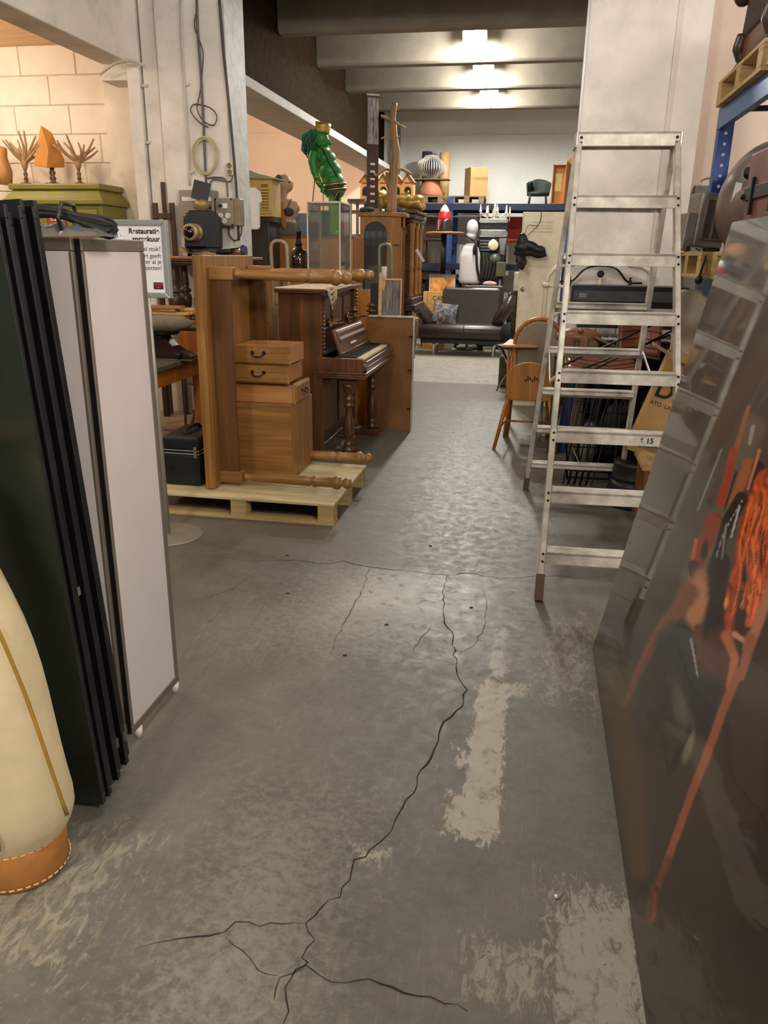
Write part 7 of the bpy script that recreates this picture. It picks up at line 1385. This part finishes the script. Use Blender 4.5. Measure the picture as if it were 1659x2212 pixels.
stroke([(695, 620), (640, 760), (585, 900)], 100, 84, (146, 54, 30), .5); blob(640, 800, 20, 60, (30, 26, 24), .6, 10); stroke([(590, 740), (565, 880)], 26, 22, (196, 96, 48), .7); stroke([(575, 890), (575, 980)], 66, 26, (34, 30, 32), .5)
stroke([(730, 880), (700, 1080), (690, 1300)], 130, 110, (36, 27, 25), .5); stroke([(860, 490), (780, 620), (710, 860)], 80, 60, (27, 24, 24), .4); stroke([(848, 540), (800, 720)], 12, 9, (196, 196, 198), .8); stroke([(770, 640), (745, 850)], 9, 8, (150, 150, 152), .8)
for q in range(26):
    u_ = q/25; blob(865-150*u_-20*math.sin(u_*3), 505+330*u_, 4, 5, (180, 176, 170), .8)
hr = np.clip(1+.55*np.sin(zx*.10+2.2*np.sin(zy*.021)+.8*np.sin(zy*.05+zx*.02))*np.sin(zy*.012+zx*.05)+.3*n2, .5, 2.)
stroke([(1010, 380), (960, 560), (920, 760), (930, 960)], 130, 170, (196, 92, 42), .4, 1., hr); stroke([(1030, 600), (990, 850), (960, 1080), (900, 1200)], 190, 110, (204, 104, 56), .5, 1., hr); stroke([(890, 620), (850, 860), (800, 1080), (790, 1270)], 80, 60, (172, 72, 34), .6, .95, hr); blob(985, 800, 22, 150, (70, 26, 18), .9); blob(880, 930, 24, 70, (54, 26, 22), .9)
for q in range(12):
    x_ = 850+q*15; stroke([(x_+60, 520+20*(q % 3)), (x_+24*math.sin(q), 760), (x_-10+18*math.cos(q*2), 980), (x_-50, 1180)], 9, 6, [(236, 146, 84), (222, 118, 58), (150, 52, 24)][q % 3], .8, .85)
blob(770, 1110, 12, 34, (232, 160, 70), .8, 10)
blob(590, 1100, 66, 175, (192, 134, 98), .7, 8); stroke([(545, 1050), (470, 1170), (390, 1270), (300, 1420), (235, 1550), (165, 1730)], 120, 22, (134, 88, 60), .7); stroke([(300, 1420), (235, 1550), (190, 1660)], 40, 20, (140, 78, 56), .8)
blob(450, 1370, 110, 150, (40, 38, 37), .7, 25); blob(390, 1700, 170, 230, (52, 45, 41), .9); stroke([(500, 1300), (560, 1560), (640, 1850)], 130, 120, (36, 33, 32), .6); stroke([(560, 1330), (600, 1550)], 15, 10, (164, 158, 152), .8); stroke([(600, 1260), (610, 1440)], 44, 30, (104, 56, 40), .9)
blob(735, 1450, 115, 180, (88, 48, 36), .5); stroke([(770, 1310), (822, 1440), (790, 1610)], 60, 40, (182, 114, 82), .8); stroke([(860, 1180), (850, 1290)], 70, 60, (62, 44, 38), .6); stroke([(820, 1300), (880, 1340)], 36, 26, (206, 150, 122), .8)
stroke([(670, 1600), (640, 1900)], 150, 110, (40, 34, 32), .7); stroke([(1040, 1000), (960, 1240), (900, 1380)], 56, 60, (184, 124, 98), .7); stroke([(915, 1330), (860, 1560)], 74, 40, (160, 100, 76), .7); stroke([(850, 1520), (770, 1700), (640, 2060), (560, 2260), (430, 2620)], 56, 44, (160, 92, 66), .7)
blob(545, 1960, 28, 110, (122, 114, 98), .8, 12); blob(490, 1740, 40, 120, (88, 82, 66), .9, -10); stroke([(560, 1850), (430, 2130)], 40, 30, (44, 38, 34), .7); stroke([(390, 1900), (430, 2150)], 14, 10, (38, 34, 30), .9)
stroke([(425, 2640), (350, 2820), (320, 3000)], 46, 60, (118, 60, 42), 1., .8, hr)
C = np.clip(np.power(C, 1.12)*.92, 0, 1); ca.data.foreach_set('color', np.concatenate([C, np.ones((len(vs), 1))], 1).astype(np.float32).ravel())
t = NT('glossy_print'); at_ = t.n('ShaderNodeAttribute', attribute_name='print'); t.set(Base_Color=at_.outputs['Color'], Roughness=.4, Specular_IOR_Level=.15, Coat_Weight=.75, Coat_Roughness=.035, Coat_IOR=1.5)
me.materials.append(t.m); me.polygons.foreach_set('use_smooth', [True]*len(me.polygons)); ps = bpy.data.objects.new('printed_sheet', me); COL.objects.link(ps); ps.parent = pt
def slab(u0, u1, v0, v1, d0, d1):
    return MB().add([S0+SU*u+SV*v+PN*d for d in (d0, d1) for v in (v0, v1) for u in (u0, u1)], [(0, 2, 3, 1), (4, 5, 7, 6), (0, 1, 5, 4), (2, 6, 7, 3), (0, 4, 6, 2), (1, 3, 7, 5)])
slab(0, 1, 0, 1, .004, .0155).obj('backing_board', M('grey_board', (96, 90, 84), .6), pt)
slab(0, 1, .985, 1.0, -.02, .004).obj('stretcher', pine_y, pt); slab(0, 1, .0, .015, -.02, .004).obj('stretcher', pine_y, pt); slab(0, .015, .015, .985, -.02, .004).obj('stretcher', pine, pt)
# small litter on the floor
for k, (px, py) in enumerate(((1203, 1938), (745, 1416), (835, 1350), (1018, 1313), (622, 1282), (620, 1200), (930, 1180))):
    p = at(px, py, Z=0); tag(MB().lathe([(.006, 0), (.007, .002), (.005, .0035), (.0, .004)], (p.x, p.y, .0005), n=10, sx=1.4).obj('floor_bolt' if k == 0 else 'concrete_chip', alu if k == 0 else M('chip_grey', (62, 56, 50), .9)), ['small shiny bolt head set in the floor near the leaning print', 'grey chip on the pale slab left of the long crack', 'grey chip in the middle of the pale slab', 'grey chip on the pale slab right of the long crack', 'small dark chip on the floor left of the pale slab', 'tiny chip on the floor joint near the pallet', 'tiny chip on the floor beyond the joint'][k], 'debris')
